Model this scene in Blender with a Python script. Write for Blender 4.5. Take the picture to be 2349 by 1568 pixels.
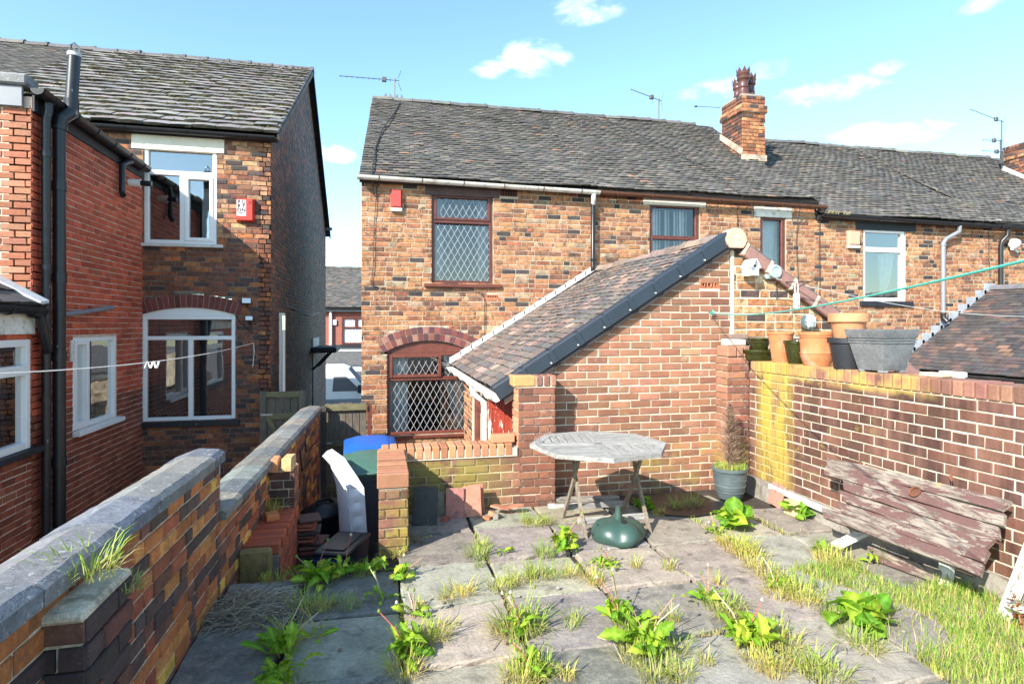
import bpy, bmesh, math, random
from mathutils import Vector, Matrix, noise as mnoise
R = math.radians
sin, cos, pi = math.sin, math.cos, math.pi
for o in list(bpy.data.objects): bpy.data.objects.remove(o)
SC = bpy.context.scene
COL = SC.collection

# ------------------------------------------------------------------ camera
F, CX, HY, H, YAW = 1350.0, 1174.5, 745.0, 1.69, R(12.7)
cam_d = bpy.data.cameras.new('camera'); cam = bpy.data.objects.new('camera', cam_d); COL.objects.link(cam)
cam.location = (0, 0, H); cam.rotation_euler = (R(90), 0, -YAW)
cam_d.sensor_width = 36; cam_d.lens = F / 2349 * 36; cam_d.shift_y = -(784 - HY) / 2349
cam_d.clip_start = .05; cam_d.clip_end = 2000
SC.camera = cam

# ------------------------------------------------------------------ sky, sun, exposure
SUN_AZ, SUN_EL = R(50.7), R(33.5)            # light travels towards (sin az, cos az)
SC.view_settings.view_transform = 'Standard'; SC.view_settings.look = 'None'
SC.view_settings.gamma = 1; SC.view_settings.use_curve_mapping = False
SC.view_settings.exposure = 1.36
W = bpy.data.worlds.new('World'); SC.world = W; W.use_nodes = True
nt = W.node_tree; nt.nodes.clear()
def nd(nt, t, **kw):
    n = nt.nodes.new(t)
    for k, v in kw.items():
        if k.startswith('i_'):
            key = k[2:]
            key = int(key) if key.isdigit() else key
            n.inputs[key].default_value = v
        else: setattr(n, k, v)
    return n
out = nd(nt, 'ShaderNodeOutputWorld'); bg = nd(nt, 'ShaderNodeBackground')
sky = nd(nt, 'ShaderNodeTexSky', sky_type='NISHITA', sun_disc=False)
sky.sun_elevation = SUN_EL; sky.sun_rotation = math.atan2(-sin(SUN_AZ), -cos(SUN_AZ)) % (2 * pi)
sky.air_density = 1.0; sky.dust_density = 0.6; sky.ozone_density = 1.0; sky.altitude = 100
bg.inputs[1].default_value = 0.145
tc = nd(nt, 'ShaderNodeTexCoord')
# flat cloud layer: project the view direction on a plane overhead
sep = nd(nt, 'ShaderNodeSeparateXYZ'); nt.links.new(tc.outputs['Generated'], sep.inputs[0])
mx = nd(nt, 'ShaderNodeMath', operation='MAXIMUM', i_1=0.06); nt.links.new(sep.outputs[2], mx.inputs[0])
cmb = nd(nt, 'ShaderNodeCombineXYZ')
for k in (0, 1):
    dv = nd(nt, 'ShaderNodeMath', operation='DIVIDE'); nt.links.new(sep.outputs[k], dv.inputs[0]); nt.links.new(mx.outputs[0], dv.inputs[1]); nt.links.new(dv.outputs[0], cmb.inputs[k])
n1 = nd(nt, 'ShaderNodeTexNoise', i_Scale=0.75, i_Detail=9.0, i_Roughness=0.55, i_Distortion=0.35); nt.links.new(cmb.outputs[0], n1.inputs['Vector'])
mp = nd(nt, 'ShaderNodeMapping'); mp.inputs['Location'].default_value = (3.1, 7.4, 0); nt.links.new(cmb.outputs[0], mp.inputs[0]); nt.links.new(mp.outputs[0], n1.inputs['Vector'])
rp = nd(nt, 'ShaderNodeValToRGB'); rp.color_ramp.elements[0].position = .66; rp.color_ramp.elements[0].color = (0, 0, 0, 1)
rp.color_ramp.elements[1].position = .86; rp.color_ramp.elements[1].color = (.8, .8, .8, 1); nt.links.new(n1.outputs[0], rp.inputs[0])
tint = nd(nt, 'ShaderNodeMixRGB', blend_type='MULTIPLY', i_Fac=1.0); tint.inputs[2].default_value = (.84, 1.02, 1.04, 1)
nt.links.new(sky.outputs[0], tint.inputs[1])
mxc = nd(nt, 'ShaderNodeMixRGB'); mxc.inputs[2].default_value = (6.2, 6.4, 6.6, 1)
# fair-weather cumulus: soft ellipses of directions broken up by noise
def wm(op, a, b=None):
    n = nd(nt, 'ShaderNodeMath', operation=op)
    for i, x in ((0, a), (1, b)):
        if x is None: continue
        if isinstance(x, (int, float)): n.inputs[i].default_value = x
        else: nt.links.new(x, n.inputs[i])
    return n.outputs[0]
def wdot(v):
    n = nd(nt, 'ShaderNodeVectorMath', operation='DOT_PRODUCT'); nt.links.new(tc.outputs['Generated'], n.inputs[0]); n.inputs[1].default_value = v; return n.outputs['Value']
n2 = nd(nt, 'ShaderNodeTexNoise', i_Scale=14.0, i_Detail=7.0, i_Roughness=0.6, i_Distortion=0.4)
mp2 = nd(nt, 'ShaderNodeMapping'); mp2.inputs['Scale'].default_value = (1, 1, 1.9); nt.links.new(tc.outputs['Generated'], mp2.inputs[0]); nt.links.new(mp2.outputs[0], n2.inputs['Vector'])
cl_f = rp.outputs[0]
CLOUDS = [(1225, 138, 100, 52, .85), (1130, 160, 60, 24, .45), (1330, 22, 120, 40, .55), (1660, 205, 120, 34, .55), (1890, 210, 150, 42, .75), (2030, 158, 46, 24, .45), (1960, 312, 100, 34, .6), (2090, 305, 110, 34, .6), (780, 352, 75, 26, .8), (2255, 8, 60, 26, .4), (1770, 160, 60, 34, .35)]
for px_, py_, wx, wy, k in CLOUDS:
    u0 = (px_ - CX) / F; v0 = (HY - py_) / F; d_ = Vector((sin(YAW) + u0*cos(YAW), cos(YAW) - u0*sin(YAW), v0)); sc_ = d_.length; d_.normalize()
    az, el = math.atan2(d_.x, d_.y), math.asin(d_.z); wx = math.degrees(wx/F/sc_); wy = math.degrees(wy/F/sc_)
    c_ = (sin(az)*cos(el), cos(az)*cos(el), sin(el)); r_ = (cos(az), -sin(az), 0); u_ = (-sin(az)*sin(el), -cos(az)*sin(el), cos(el))
    a_ = wm('DIVIDE', wdot(r_), math.tan(R(wx))); b_ = wm('DIVIDE', wdot(u_), math.tan(R(wy)))
    e_ = wm('SUBTRACT', 1.0, wm('ADD', wm('MULTIPLY', a_, a_), wm('MULTIPLY', b_, b_)))
    e_ = wm('MULTIPLY', wm('MAXIMUM', e_, 0.0), wm('GREATER_THAN', wdot(c_), 0.0))
    v_ = wm('ADD', e_, wm('MULTIPLY', wm('SUBTRACT', n2.outputs[0], .5), 3.6))
    m_ = nd(nt, 'ShaderNodeMapRange', interpolation_type='SMOOTHSTEP'); m_.inputs[1].default_value = .2; m_.inputs[2].default_value = 1.5; m_.inputs[4].default_value = k; nt.links.new(v_, m_.inputs[0])
    g_ = nd(nt, 'ShaderNodeMapRange', interpolation_type='SMOOTHSTEP'); g_.inputs[2].default_value = .6; nt.links.new(e_, g_.inputs[0])
    cl_f = wm('MAXIMUM', cl_f, wm('MULTIPLY', m_.outputs[0], g_.outputs[0]))
nt.links.new(cl_f, mxc.inputs[0]); nt.links.new(tint.outputs[0], mxc.inputs[1])
nt.links.new(mxc.outputs[0], bg.inputs[0]); nt.links.new(bg.outputs[0], out.inputs[0])

sl = bpy.data.lights.new('sun', 'SUN'); sl.energy = 4.1; sl.angle = R(.53); sl.color = (1, .94, .85)
so = bpy.data.objects.new('sun', sl); COL.objects.link(so)
ldir = Vector((sin(SUN_AZ) * cos(SUN_EL), cos(SUN_AZ) * cos(SUN_EL), -sin(SUN_EL)))
so.rotation_euler = ldir.to_track_quat('-Z', 'Y').to_euler(); so.location = (-6, -6, 9)

# ------------------------------------------------------------------ photo pixel (2349 x 1568) -> direction, met with a wall or the ground
CAM = Vector((0, 0, H))
def ray(x, y):
    u = (x - CX) / F; v = (HY - y) / F
    return Vector((sin(YAW) + u * cos(YAW), cos(YAW) - u * sin(YAW), v))
def onY(x, y, Y): r = ray(x, y); return CAM + r * (Y / r.y)
def onX(x, y, X): r = ray(x, y); return CAM + r * (X / r.x)
def onZ(x, y, Z): r = ray(x, y); return CAM + r * ((Z - H) / r.z)
def at(x, y, d): return CAM + ray(x, y) * d
def proj(p):
    x, y, z = p[0], p[1], p[2] - H
    d = x * sin(YAW) + y * cos(YAW)
    if d < .05: return None
    return (CX + F * (x * cos(YAW) - y * sin(YAW)) / d, HY - F * z / d, d)

# ------------------------------------------------------------------ scene objects
def tag(o, label, cat, group=None):
    o['label'] = label; o['category'] = cat
    if group: o['group'] = group
    return o
def thing(name, label, cat, loc, group=None):
    e = bpy.data.objects.new(name, None); COL.objects.link(e); e.location = loc
    e.empty_display_size = .1
    return tag(e, label, cat, group)
def adopt(o, parent):
    if parent is not None:
        o.parent = parent
        if parent.type == 'EMPTY': o.matrix_parent_inverse = Matrix.Translation(-parent.location)
    return o
def link(name, me, parent=None):
    o = bpy.data.objects.new(name, me); COL.objects.link(o); return adopt(o, parent)

class MB:
    """collects shapes in world coordinates, builds one mesh object"""
    def __init__(s): s.v = []; s.f = []; s.c = None; s.M = None
    def add(s, vs, fs, col=None):
        b = len(s.v)
        if s.M is not None: vs = [s.M @ Vector(p) for p in vs]
        s.v.extend([tuple(p) for p in vs]); s.f.extend([tuple(b + i for i in f) for f in fs])
        if col is not None:
            if s.c is None: s.c = []
            s.c.extend([col] * (len(s.v) - len(s.c)))
        return s
    def box(s, a, b, col=None):
        x0, y0, z0 = a; x1, y1, z1 = b
        x0, x1 = min(x0, x1), max(x0, x1); y0, y1 = min(y0, y1), max(y0, y1); z0, z1 = min(z0, z1), max(z0, z1)
        return s.add([(x0,y0,z0),(x1,y0,z0),(x1,y1,z0),(x0,y1,z0),(x0,y0,z1),(x1,y0,z1),(x1,y1,z1),(x0,y1,z1)],
            [(0,3,2,1),(4,5,6,7),(0,1,5,4),(1,2,6,5),(2,3,7,6),(3,0,4,7)], col)
    def bevbox(s, a, b, r=.004, col=None):
        x0, y0, z0 = [min(p, q) for p, q in zip(a, b)]; x1, y1, z1 = [max(p, q) for p, q in zip(a, b)]
        r = min(r, (x1-x0)*.4, (y1-y0)*.4, (z1-z0)*.4)
        vs = []; idx = {}
        for i, (sx, X) in enumerate(((1, x0), (-1, x1))):
            for j, (sy, Y) in enumerate(((1, y0), (-1, y1))):
                for k, (sz, Z) in enumerate(((1, z0), (-1, z1))):
                    for ax, p in enumerate(((X, Y+sy*r, Z+sz*r), (X+sx*r, Y, Z+sz*r), (X+sx*r, Y+sy*r, Z))):
                        idx[i, j, k, ax] = len(vs); vs.append(p)
        fs = []
        for i in (0, 1):
            q = [idx[i,0,0,0], idx[i,1,0,0], idx[i,1,1,0], idx[i,0,1,0]]; fs.append(q if i else q[::-1])
            q = [idx[0,i,0,1], idx[1,i,0,1], idx[1,i,1,1], idx[0,i,1,1]]; fs.append(q[::-1] if i else q)
            q = [idx[0,0,i,2], idx[1,0,i,2], idx[1,1,i,2], idx[0,1,i,2]]; fs.append(q if i else q[::-1])
        for i in (0, 1):
            for j in (0, 1):
                fs.append([idx[i,j,0,0], idx[i,j,1,0], idx[i,j,1,1], idx[i,j,0,1]])
                fs.append([idx[i,0,j,0], idx[i,1,j,0], idx[i,1,j,2], idx[i,0,j,2]])
                fs.append([idx[0,i,j,1], idx[1,i,j,1], idx[1,i,j,2], idx[0,i,j,2]])
        for i in (0, 1):
            for j in (0, 1):
                for k in (0, 1): fs.append([idx[i,j,k,0], idx[i,j,k,1], idx[i,j,k,2]])
        return s.add(vs, fs, col)
    def prism(s, poly, d, col=None):
        """poly: list of 3-D points, d: extrusion vector"""
        n = len(poly); d = Vector(d); p = [Vector(q) for q in poly]
        vs = p + [q + d for q in p]
        fs = [tuple(range(n))[::-1], tuple(range(n, 2*n))] + [(i, (i+1) % n, n+(i+1) % n, n+i) for i in range(n)]
        return s.add(vs, fs, col)
    def tube(s, path, r, n=8, col=None, cap=True):
        path = [Vector(p) for p in path]; vs = []; fs = []
        rs = r if isinstance(r, (list, tuple)) else [r] * len(path)
        up = None
        for i, p in enumerate(path):
            t = (path[min(i+1, len(path)-1)] - path[max(i-1, 0)]).normalized()
            if up is None: up = t.cross(Vector((0, 0, 1)) if abs(t.z) < .9 else Vector((1, 0, 0))).normalized()
            up = (up - t * up.dot(t)).normalized(); w = t.cross(up)
            for k in range(n):
                a = 2 * pi * k / n; vs.append(p + (up * cos(a) + w * sin(a)) * rs[i])
        for i in range(len(path)-1):
            for k in range(n): fs.append((i*n+k, i*n+(k+1) % n, (i+1)*n+(k+1) % n, (i+1)*n+k))
        if cap: fs.append(tuple(range(n))[::-1]); fs.append(tuple(range((len(path)-1)*n, len(path)*n)))
        return s.add(vs, fs, col)
    def lathe(s, prof, c=(0, 0, 0), n=24, col=None, sq=0):
        """prof: (radius, height) list; sq > 0 makes it polygonal with given phase"""
        vs = []; fs = []; c = Vector(c)
        for r, z in prof:
            for k in range(n):
                a = 2 * pi * k / n + sq; vs.append(c + Vector((r * cos(a), r * sin(a), z)))
        for i in range(len(prof)-1):
            for k in range(n): fs.append((i*n+k, i*n+(k+1) % n, (i+1)*n+(k+1) % n, (i+1)*n+k))
        fs.append(tuple(range(n))[::-1]); fs.append(tuple(range((len(prof)-1)*n, len(prof)*n)))
        return s.add(vs, fs, col)
    def build(s, name, mat, parent=None, smooth=False, kind=None, label=None):
        me = bpy.data.meshes.new(name); me.from_pydata(s.v, [], s.f); me.update()
        if mat: me.materials.append(mat)
        if s.c is not None:
            at_ = me.color_attributes.new('col', 'FLOAT_COLOR', 'POINT'); flat = []
            for c in s.c: flat.extend((c[0], c[1], c[2], 1))
            at_.data.foreach_set('color', flat)
        if smooth: me.polygons.foreach_set('use_smooth', [True] * len(me.polygons))
        o = link(name, me, parent)
        if smooth: autosmooth(o)
        if kind: o['kind'] = kind
        if label: o['label'] = label
        return o
def autosmooth(o, ang=40):
    bm = bmesh.new(); bm.from_mesh(o.data)
    for e in bm.edges:
        if len(e.link_faces) == 2 and e.calc_face_angle(0) > R(ang): e.smooth = False
    bm.to_mesh(o.data); bm.free()
def bx(name, a, b, mat, parent, r=.004):
    return MB().bevbox(a, b, r).build(name, mat, parent)
def tb(name, path, r, mat, parent, n=8):
    return MB().tube(path, r, n).build(name, mat, parent, smooth=True)

# ------------------------------------------------------------------ materials
def node_mat(name):
    m = bpy.data.materials.new(name); m.use_nodes = True; nt = m.node_tree; nt.nodes.clear()
    o = nd(nt, 'ShaderNodeOutputMaterial'); b = nd(nt, 'ShaderNodeBsdfPrincipled'); nt.links.new(b.outputs[0], o.inputs[0])
    return m, nt, b, o
def n_pos(nt): return nd(nt, 'ShaderNodeNewGeometry').outputs['Position']
def n_noise(nt, scale, detail=4, rough=.55, vec=None, dist=0, stretch=None):
    n = nd(nt, 'ShaderNodeTexNoise', i_Scale=scale, i_Detail=detail, i_Roughness=rough, i_Distortion=dist)
    v = vec if vec is not None else n_pos(nt)
    if stretch:
        m = nd(nt, 'ShaderNodeMapping'); m.inputs['Scale'].default_value = stretch; nt.links.new(v, m.inputs[0]); v = m.outputs[0]
    nt.links.new(v, n.inputs['Vector']); return n.outputs[0]
def n_ramp(nt, fac, p0, p1, c0=(0, 0, 0), c1=(1, 1, 1)):
    r = nd(nt, 'ShaderNodeValToRGB'); e = r.color_ramp.elements
    e[0].position = p0; e[0].color = (*c0, 1); e[1].position = p1; e[1].color = (*c1, 1)
    nt.links.new(fac, r.inputs[0]); return r.outputs[0]
def n_mix(nt, a, b, fac, mode='MIX'):
    m = nd(nt, 'ShaderNodeMixRGB', blend_type=mode)
    for i, x in ((0, fac), (1, a), (2, b)):
        if isinstance(x, (int, float)): m.inputs[i].default_value = x
        elif isinstance(x, tuple): m.inputs[i].default_value = (*x, 1)
        else: nt.links.new(x, m.inputs[i])
    return m.outputs[0]
def n_math(nt, op, a, b=None):
    m = nd(nt, 'ShaderNodeMath', operation=op)
    for i, x in ((0, a), (1, b)):
        if x is None: continue
        if isinstance(x, (int, float)): m.inputs[i].default_value = x
        else: nt.links.new(x, m.inputs[i])
    return m.outputs[0]
def n_range(nt, x, a, b, soft=.1):
    """1 where a < x < b with soft borders"""
    def mr(f0, f1):
        m = nd(nt, 'ShaderNodeMapRange'); m.clamp = True
        m.inputs[1].default_value = f0; m.inputs[2].default_value = f1; nt.links.new(x, m.inputs[0]); return m.outputs[0]
    return n_math(nt, 'MULTIPLY', mr(a - soft, a + soft), mr(b + soft, b - soft))
def n_xyz(nt):
    s = nd(nt, 'ShaderNodeSeparateXYZ'); nt.links.new(n_pos(nt), s.inputs[0]); return s.outputs
def n_piece(nt):
    """colour of this piece: object colour, or the mesh attribute of joined pieces"""
    a = nd(nt, 'ShaderNodeAttribute', attribute_name='col'); oi = nd(nt, 'ShaderNodeObjectInfo')
    return n_mix(nt, oi.outputs['Color'], a.outputs['Color'], n_math(nt, 'GREATER_THAN', a.outputs['Fac'], 1e-4))
def n_bump(nt, b, h, strength=.4, dist=.01):
    bp = nd(nt, 'ShaderNodeBump', i_Strength=strength, i_Distance=dist); nt.links.new(h, bp.inputs['Height']); nt.links.new(bp.outputs[0], b.inputs['Normal'])
def mk(name, col, rough=.7, var=.25, scale=9, fine=70, bump=.25, bdist=.004, metal=0, spec=.5, extra=None, dark=None, dark_scale=5, stretch=None):
    """general weathered material; col: tuple or 'piece'"""
    m, nt, b, o = node_mat(name)
    c = n_piece(nt) if col == 'piece' else None
    nz = n_noise(nt, scale, 5, .6, stretch=stretch); nf = n_noise(nt, fine, 3, .65, stretch=stretch)
    base = c if c is not None else col
    lo, hi = 1 - var, 1 + var
    k = n_mix(nt, n_ramp(nt, nz, .25, .75, (lo,)*3, (hi,)*3), n_ramp(nt, nf, .25, .75, (1-var*.8,)*3, (1+var*.8,)*3), 1.0, 'MULTIPLY')
    c = n_mix(nt, base, k, 1.0, 'MULTIPLY')
    if dark:
        c = n_mix(nt, c, dark, n_ramp(nt, n_noise(nt, dark_scale, 6, .65, dist=.6), .52, .70))
    if extra: c = extra(nt, c)
    nt.links.new(c, b.inputs['Base Color'])
    b.inputs['Roughness'].default_value = rough; b.inputs['Metallic'].default_value = metal; b.inputs['Specular IOR Level'].default_value = spec
    if bump: n_bump(nt, b, n_mix(nt, nf, nz, .4), bump, bdist)
    return m
# ---- brickwork materials (colour per brick comes from the piece)
def soot(nt, c):
    return n_mix(nt, c, (.035, .026, .024), n_ramp(nt, n_noise(nt, 11, 5, .6, dist=.8), .50, .68, (0,)*3, (.8,)*3))
def speckle(nt, c):
    c = n_mix(nt, c, (.62, .52, .40), n_ramp(nt, n_noise(nt, 38, 4, .7), .64, .76, (0,)*3, (.55,)*3))
    return c
M = {}
M['brick_house'] = mk('brick_house', 'piece', .9, .42, 16, 60, .55, .006, extra=lambda nt, c: speckle(nt, soot(nt, c)))
M['brick_left'] = mk('brick_left', 'piece', .85, .38, 14, 60, .5, .006, extra=soot)
M['brick_side'] = mk('brick_side', 'piece', .7, .3, 8, 50, .5, .006)
M['brick_red'] = mk('brick_red', 'piece', .75, .18, 6, 80, .2, .003)
M['brick_rustic'] = mk('brick_rustic', 'piece', .85, .2, 14, 40, .9, .012, stretch=(1, 1, 3))
def gable_stain(nt, c):
    x = n_xyz(nt); c = n_mix(nt, c, (.62, .50, .40), n_ramp(nt, n_noise(nt, 7, 6, .7), .58, .75, (0,)*3, (.35,)*3))
    f = n_math(nt, 'MULTIPLY', n_range(nt, x[2], -.3, .42, .16), n_ramp(nt, n_noise(nt, 2.6, 5, .7), .46, .60))
    f = n_math(nt, 'MULTIPLY', f, n_range(nt, x[0], 2.5, 4.4, .3))
    c = n_mix(nt, c, (.30, .25, .04), n_math(nt, 'MULTIPLY', f, .75))
    return n_mix(nt, c, (.10, .055, .04), n_math(nt, 'MULTIPLY', n_range(nt, x[2], -.3, .10, .06), n_ramp(nt, n_noise(nt, 9, 5, .7), .4, .6, (0,)*3, (.7,)*3)))
M['brick_gable'] = mk('brick_gable', 'piece', .85, .2, 8, 80, .35, .004, extra=gable_stain)
def lichen(nt, c):
    x = n_xyz(nt)
    st = n_noise(nt, 3.2, 6, .75, stretch=(1, 2.4, .45), dist=.5)
    f = n_math(nt, 'MULTIPLY', n_range(nt, x[1], 4.74, 5.22, .08), n_ramp(nt, st, .34, .52))
    c = n_mix(nt, c, (.44, .33, .05), n_math(nt, 'MULTIPLY', f, .85))
    g = n_math(nt, 'MULTIPLY', n_range(nt, x[1], 3.6, 5.0, .35), n_ramp(nt, n_noise(nt, 6.5, 6, .8), .57, .66))
    c = n_mix(nt, c, (.30, .24, .04), n_math(nt, 'MULTIPLY', g, .7))
    t = n_math(nt, 'MULTIPLY', n_range(nt, x[2], 1.18, 1.5, .02), n_math(nt, 'MULTIPLY', n_range(nt, x[1], 3.35, 5.3, .2), n_ramp(nt, n_noise(nt, 4, 5, .7), .42, .58)))
    c = n_mix(nt, c, (.48, .33, .08), n_math(nt, 'MULTIPLY', t, .8))
    run = n_ramp(nt, n_noise(nt, 2.3, 6, .6, stretch=(1, 4, .5)), .45, .66, (0,)*3, (.6,)*3)
    return n_mix(nt, c, (.30, .15, .105), n_math(nt, 'MULTIPLY', run, .6))
M['brick_wall_right'] = mk('brick_wall_right', 'piece', .85, .3, 9, 70, .4, .005, extra=lichen)
def moss_low(nt, c):
    x = n_xyz(nt)
    f = n_math(nt, 'MULTIPLY', n_range(nt, x[0], .1, 1.05, .2), n_ramp(nt, n_noise(nt, 5, 6, .7, stretch=(1, 1, .8)), .40, .52))
    c = n_mix(nt, c, (.27, .235, .04), n_math(nt, 'MULTIPLY', n_math(nt, 'MULTIPLY', f, n_range(nt, x[2], -.5, .46, .03)), .62))
    f2 = n_ramp(nt, n_noise(nt, 6, 6, .7), .50, .62)
    f2 = n_math(nt, 'MULTIPLY', f2, n_range(nt, x[2], -.5, .30, .12)); f2 = n_math(nt, 'MULTIPLY', f2, n_range(nt, x[1], 3, 4.9, .1))
    c = n_mix(nt, c, (.33, .25, .05), f2)
    return n_mix(nt, c, (.045, .03, .025), n_ramp(nt, n_noise(nt, 4.2, 5, .7, stretch=(1.4, 1, .5)), .58, .72, (0,)*3, (.7,)*3))
M['brick_low'] = mk('brick_low', 'piece', .88, .3, 9, 70, .45, .005, extra=moss_low)
def wall_grime(nt, c):
    c = n_mix(nt, c, (.055, .04, .036), n_ramp(nt, n_noise(nt, 7, 6, .7, dist=.7), .56, .74, (0,)*3, (.75,)*3))
    return n_mix(nt, c, (.60, .56, .50), n_ramp(nt, n_noise(nt, 45, 3, .7), .70, .78, (0,)*3, (.6,)*3))
M['brick_wall_left'] = mk('brick_wall_left', 'piece', .8, .35, 12, 55, .6, .007, extra=wall_grime)
M['brick_dark'] = mk('brick_dark', 'piece', .8, .35, 12, 55, .6, .007, extra=wall_grime)
M['brick_orange'] = mk('brick_orange', 'piece', .8, .15, 10, 80, .3, .004)
M['mortar_cream'] = mk('mortar_cream', (.56, .49, .38), .95, .22, 10, 90, .7, .006)
M['mortar_house'] = mk('mortar_house', (.42, .35, .265), .95, .3, 9, 80, .8, .007, dark=(.16, .12, .09), dark_scale=3)
M['mortar_dark'] = mk('mortar_dark', (.20, .16, .13), .95, .4, 10, 80, .8, .007, dark=(.06, .05, .045), dark_scale=4)
M['mortar_wall'] = mk('mortar_wall', (.56, .47, .34), .95, .4, 12, 80, .9, .008, dark=(.10, .07, .05), dark_scale=4)
M['mortar_red'] = mk('mortar_red', (.58, .44, .34), .95, .2, 10, 90, .6, .005)
M['mortar_right'] = mk('mortar_right', (.60, .52, .40), .95, .22, 10, 90, .7, .006, extra=lichen)
M['mortar_low'] = mk('mortar_low', (.46, .39, .26), .95, .3, 10, 90, .7, .006, extra=moss_low)
# ---- roofs
def tile_age(nt, c):
    c = n_mix(nt, c, (.30, .29, .27), n_ramp(nt, n_noise(nt, 30, 4, .7), .58, .74, (0,)*3, (.55,)*3))
    return n_mix(nt, c, (.035, .034, .034), n_ramp(nt, n_noise(nt, 1.4, 5, .7), .50, .75, (0,)*3, (.5,)*3))
M['tile_plain'] = mk('tile_plain', 'piece', .75, .3, 7, 60, .4, .004, extra=tile_age)
M['tile_ext'] = mk('tile_ext', 'piece', .7, .3, 10, 60, .4, .004, extra=lambda nt, c: n_mix(nt, c, (.17, .15, .03), n_ramp(nt, n_noise(nt, 9, 5, .75), .63, .72, (0,)*3, (.6,)*3)))
M['tile_big'] = mk('tile_big', 'piece', .6, .25, 8, 60, .35, .004)
M['tile_edge'] = mk('tile_edge', (.030, .027, .018), .95, .5, 14, 60, .5, .006)  # lower tile faces: moss and soot, plus shade between rows painted in
M['moss'] = mk('moss', (.050, .043, .010), .95, .6, 14, 60, .8, .01)
M['ridge'] = mk('ridge', 'piece', .75, .3, 9, 60, .4, .004)
M['roof_under'] = mk('roof_under', (.035, .03, .03), .9, .3, 5, 30, 0)
M['verge_blue'] = mk('verge_blue', (.022, .032, .046), .45, .12, 4, 60, .06, .002)
M['verge_brown'] = mk('verge_brown', (.27, .14, .115), .6, .2, 12, 60, .15, .003)
M['ridge_cap'] = mk('ridge_cap', (.62, .38, .27), .6, .1, 9, 60, .1, .003)
M['lead'] = mk('lead', (.36, .39, .43), .55, .25, 12, 60, .4, .006, metal=.25)
M['came'] = mk('came', (.40, .41, .42), .6, .1, 9, 60, 0)
M['lead_white'] = mk('lead_white', (.50, .51, .51), .7, .2, 12, 60, .4, .006)
# ---- trims and paint
M['white_pvc'] = mk('white_pvc', (.80, .80, .78), .35, .04, 3, 50, .03, .001)
M['white_old'] = mk('white_old', (.70, .67, .60), .7, .14, 5, 40, .2, .003, dark=(.30, .27, .22), dark_scale=9)
M['cream_stone'] = mk('cream_stone', (.72, .66, .55), .8, .1, 5, 50, .25, .004)
M['grey_gutter'] = mk('grey_gutter', (.62, .60, .55), .5, .15, 6, 50, .1, .002, dark=(.25, .2, .15), dark_scale=5)
M['mahogany'] = mk('mahogany', (.10, .028, .020), .45, .3, 12, 60, .15, .003)
M['brown_paint'] = mk('brown_paint', (.13, .035, .022), .5, .3, 9, 50, .15, .003)
M['brown_lintel'] = mk('brown_lintel', (.075, .04, .038), .7, .3, 5, 40, .2, .003)
M['brown_gutter'] = mk('brown_gutter', (.12, .05, .028), .45, .3, 7, 50, .1, .002)
M['black_pvc'] = mk('black_pvc', (.014, .015, .018), .35, .3, 6, 50, .08, .002)
M['black_old'] = mk('black_old', (.013, .014, .017), .38, .3, 8, 50, .2, .003, extra=lambda nt, c: n_mix(nt, c, (.40, .42, .44), n_ramp(nt, n_noise(nt, 16, 5, .7, stretch=(1, 1, .35)), .66, .73, (0,)*3, (.75,)*3)))
M['grey_pvc'] = mk('grey_pvc', (.20, .21, .23), .45, .1, 6, 50, .05, .002)
M['black_paint'] = mk('black_paint', (.013, .015, .02), .5, .3, 6, 40, .2, .003, extra=lambda nt, c: n_mix(nt, c, (.62, .50, .30), n_ramp(nt, n_noise(nt, 11, 5, .7), .67, .70)))
M['black_plain'] = mk('black_plain', (.016, .018, .024), .6, .3, 6, 40, .15, .003)
M['fascia_blue'] = mk('fascia_blue', (.055, .085, .10), .6, .3, 6, 40, .15, .003)
M['red_paint'] = mk('red_paint', (.26, .035, .018), .55, .25, 8, 60, .35, .006, extra=lambda nt, c: n_mix(nt, c, (.74, .66, .56), n_ramp(nt, n_noise(nt, 9, 6, .72, stretch=(1, 1, .32), dist=.4), .575, .60)))
M['red_box'] = mk('red_box', (.62, .045, .028), .4, .06, 3, 40, .03, .001)
M['red_box_dull'] = mk('red_box_dull', (.55, .06, .05), .5, .1, 5, 40, .05, .001)
M['pink_box'] = mk('pink_box', (.66, .33, .22), .5, .06, 3, 40, .03, .001)
M['print_white'] = mk('print_white', (.78, .78, .76), .5, .05, 5, 40, 0)
M['print_black'] = mk('print_black', (.02, .02, .02), .6, .05, 5, 40, 0)
M['terracotta_vent'] = mk('terracotta_vent', (.42, .15, .075), .8, .2, 9, 60, .2, .003)
M['vent_dark'] = mk('vent_dark', (.13, .055, .04), .8, .2, 9, 60, .2, .003)
M['void'] = mk('void', (.010, .010, .011), .9, .1, 3, 30, 0)
M['room'] = mk('room', (.032, .032, .036), .9, .2, 2, 20, 0)
M['curtain_white'] = mk('curtain_white', (.78, .80, .80), .9, .1, 9, 60, .1, .002)
M['curtain_grey'] = mk('curtain_grey', (.30, .32, .38), .9, .1, 9, 60, .1, .002)
M['blind_dark'] = mk('blind_dark', (.12, .12, .14), .8, .1, 9, 60, .05, .002)
M['metal'] = mk('metal', (.32, .32, .33), .4, .15, 9, 60, .05, .001, metal=.8)
M['aerial'] = mk('aerial', (.10, .10, .105), .5, .15, 9, 60, .05, .001, metal=.4)
M['rust'] = mk('rust', (.16, .06, .03), .85, .4, 18, 70, .4, .004)
M['rope_white'] = mk('rope_white', (.75, .73, .68), .8, .1, 40, 90, .2, .002)
M['rope_green'] = mk('rope_green', (.10, .48, .38), .5, .1, 40, 90, .1, .002)
M['cable'] = mk('cable', (.025, .024, .024), .6, .2, 9, 50, 0)
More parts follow.
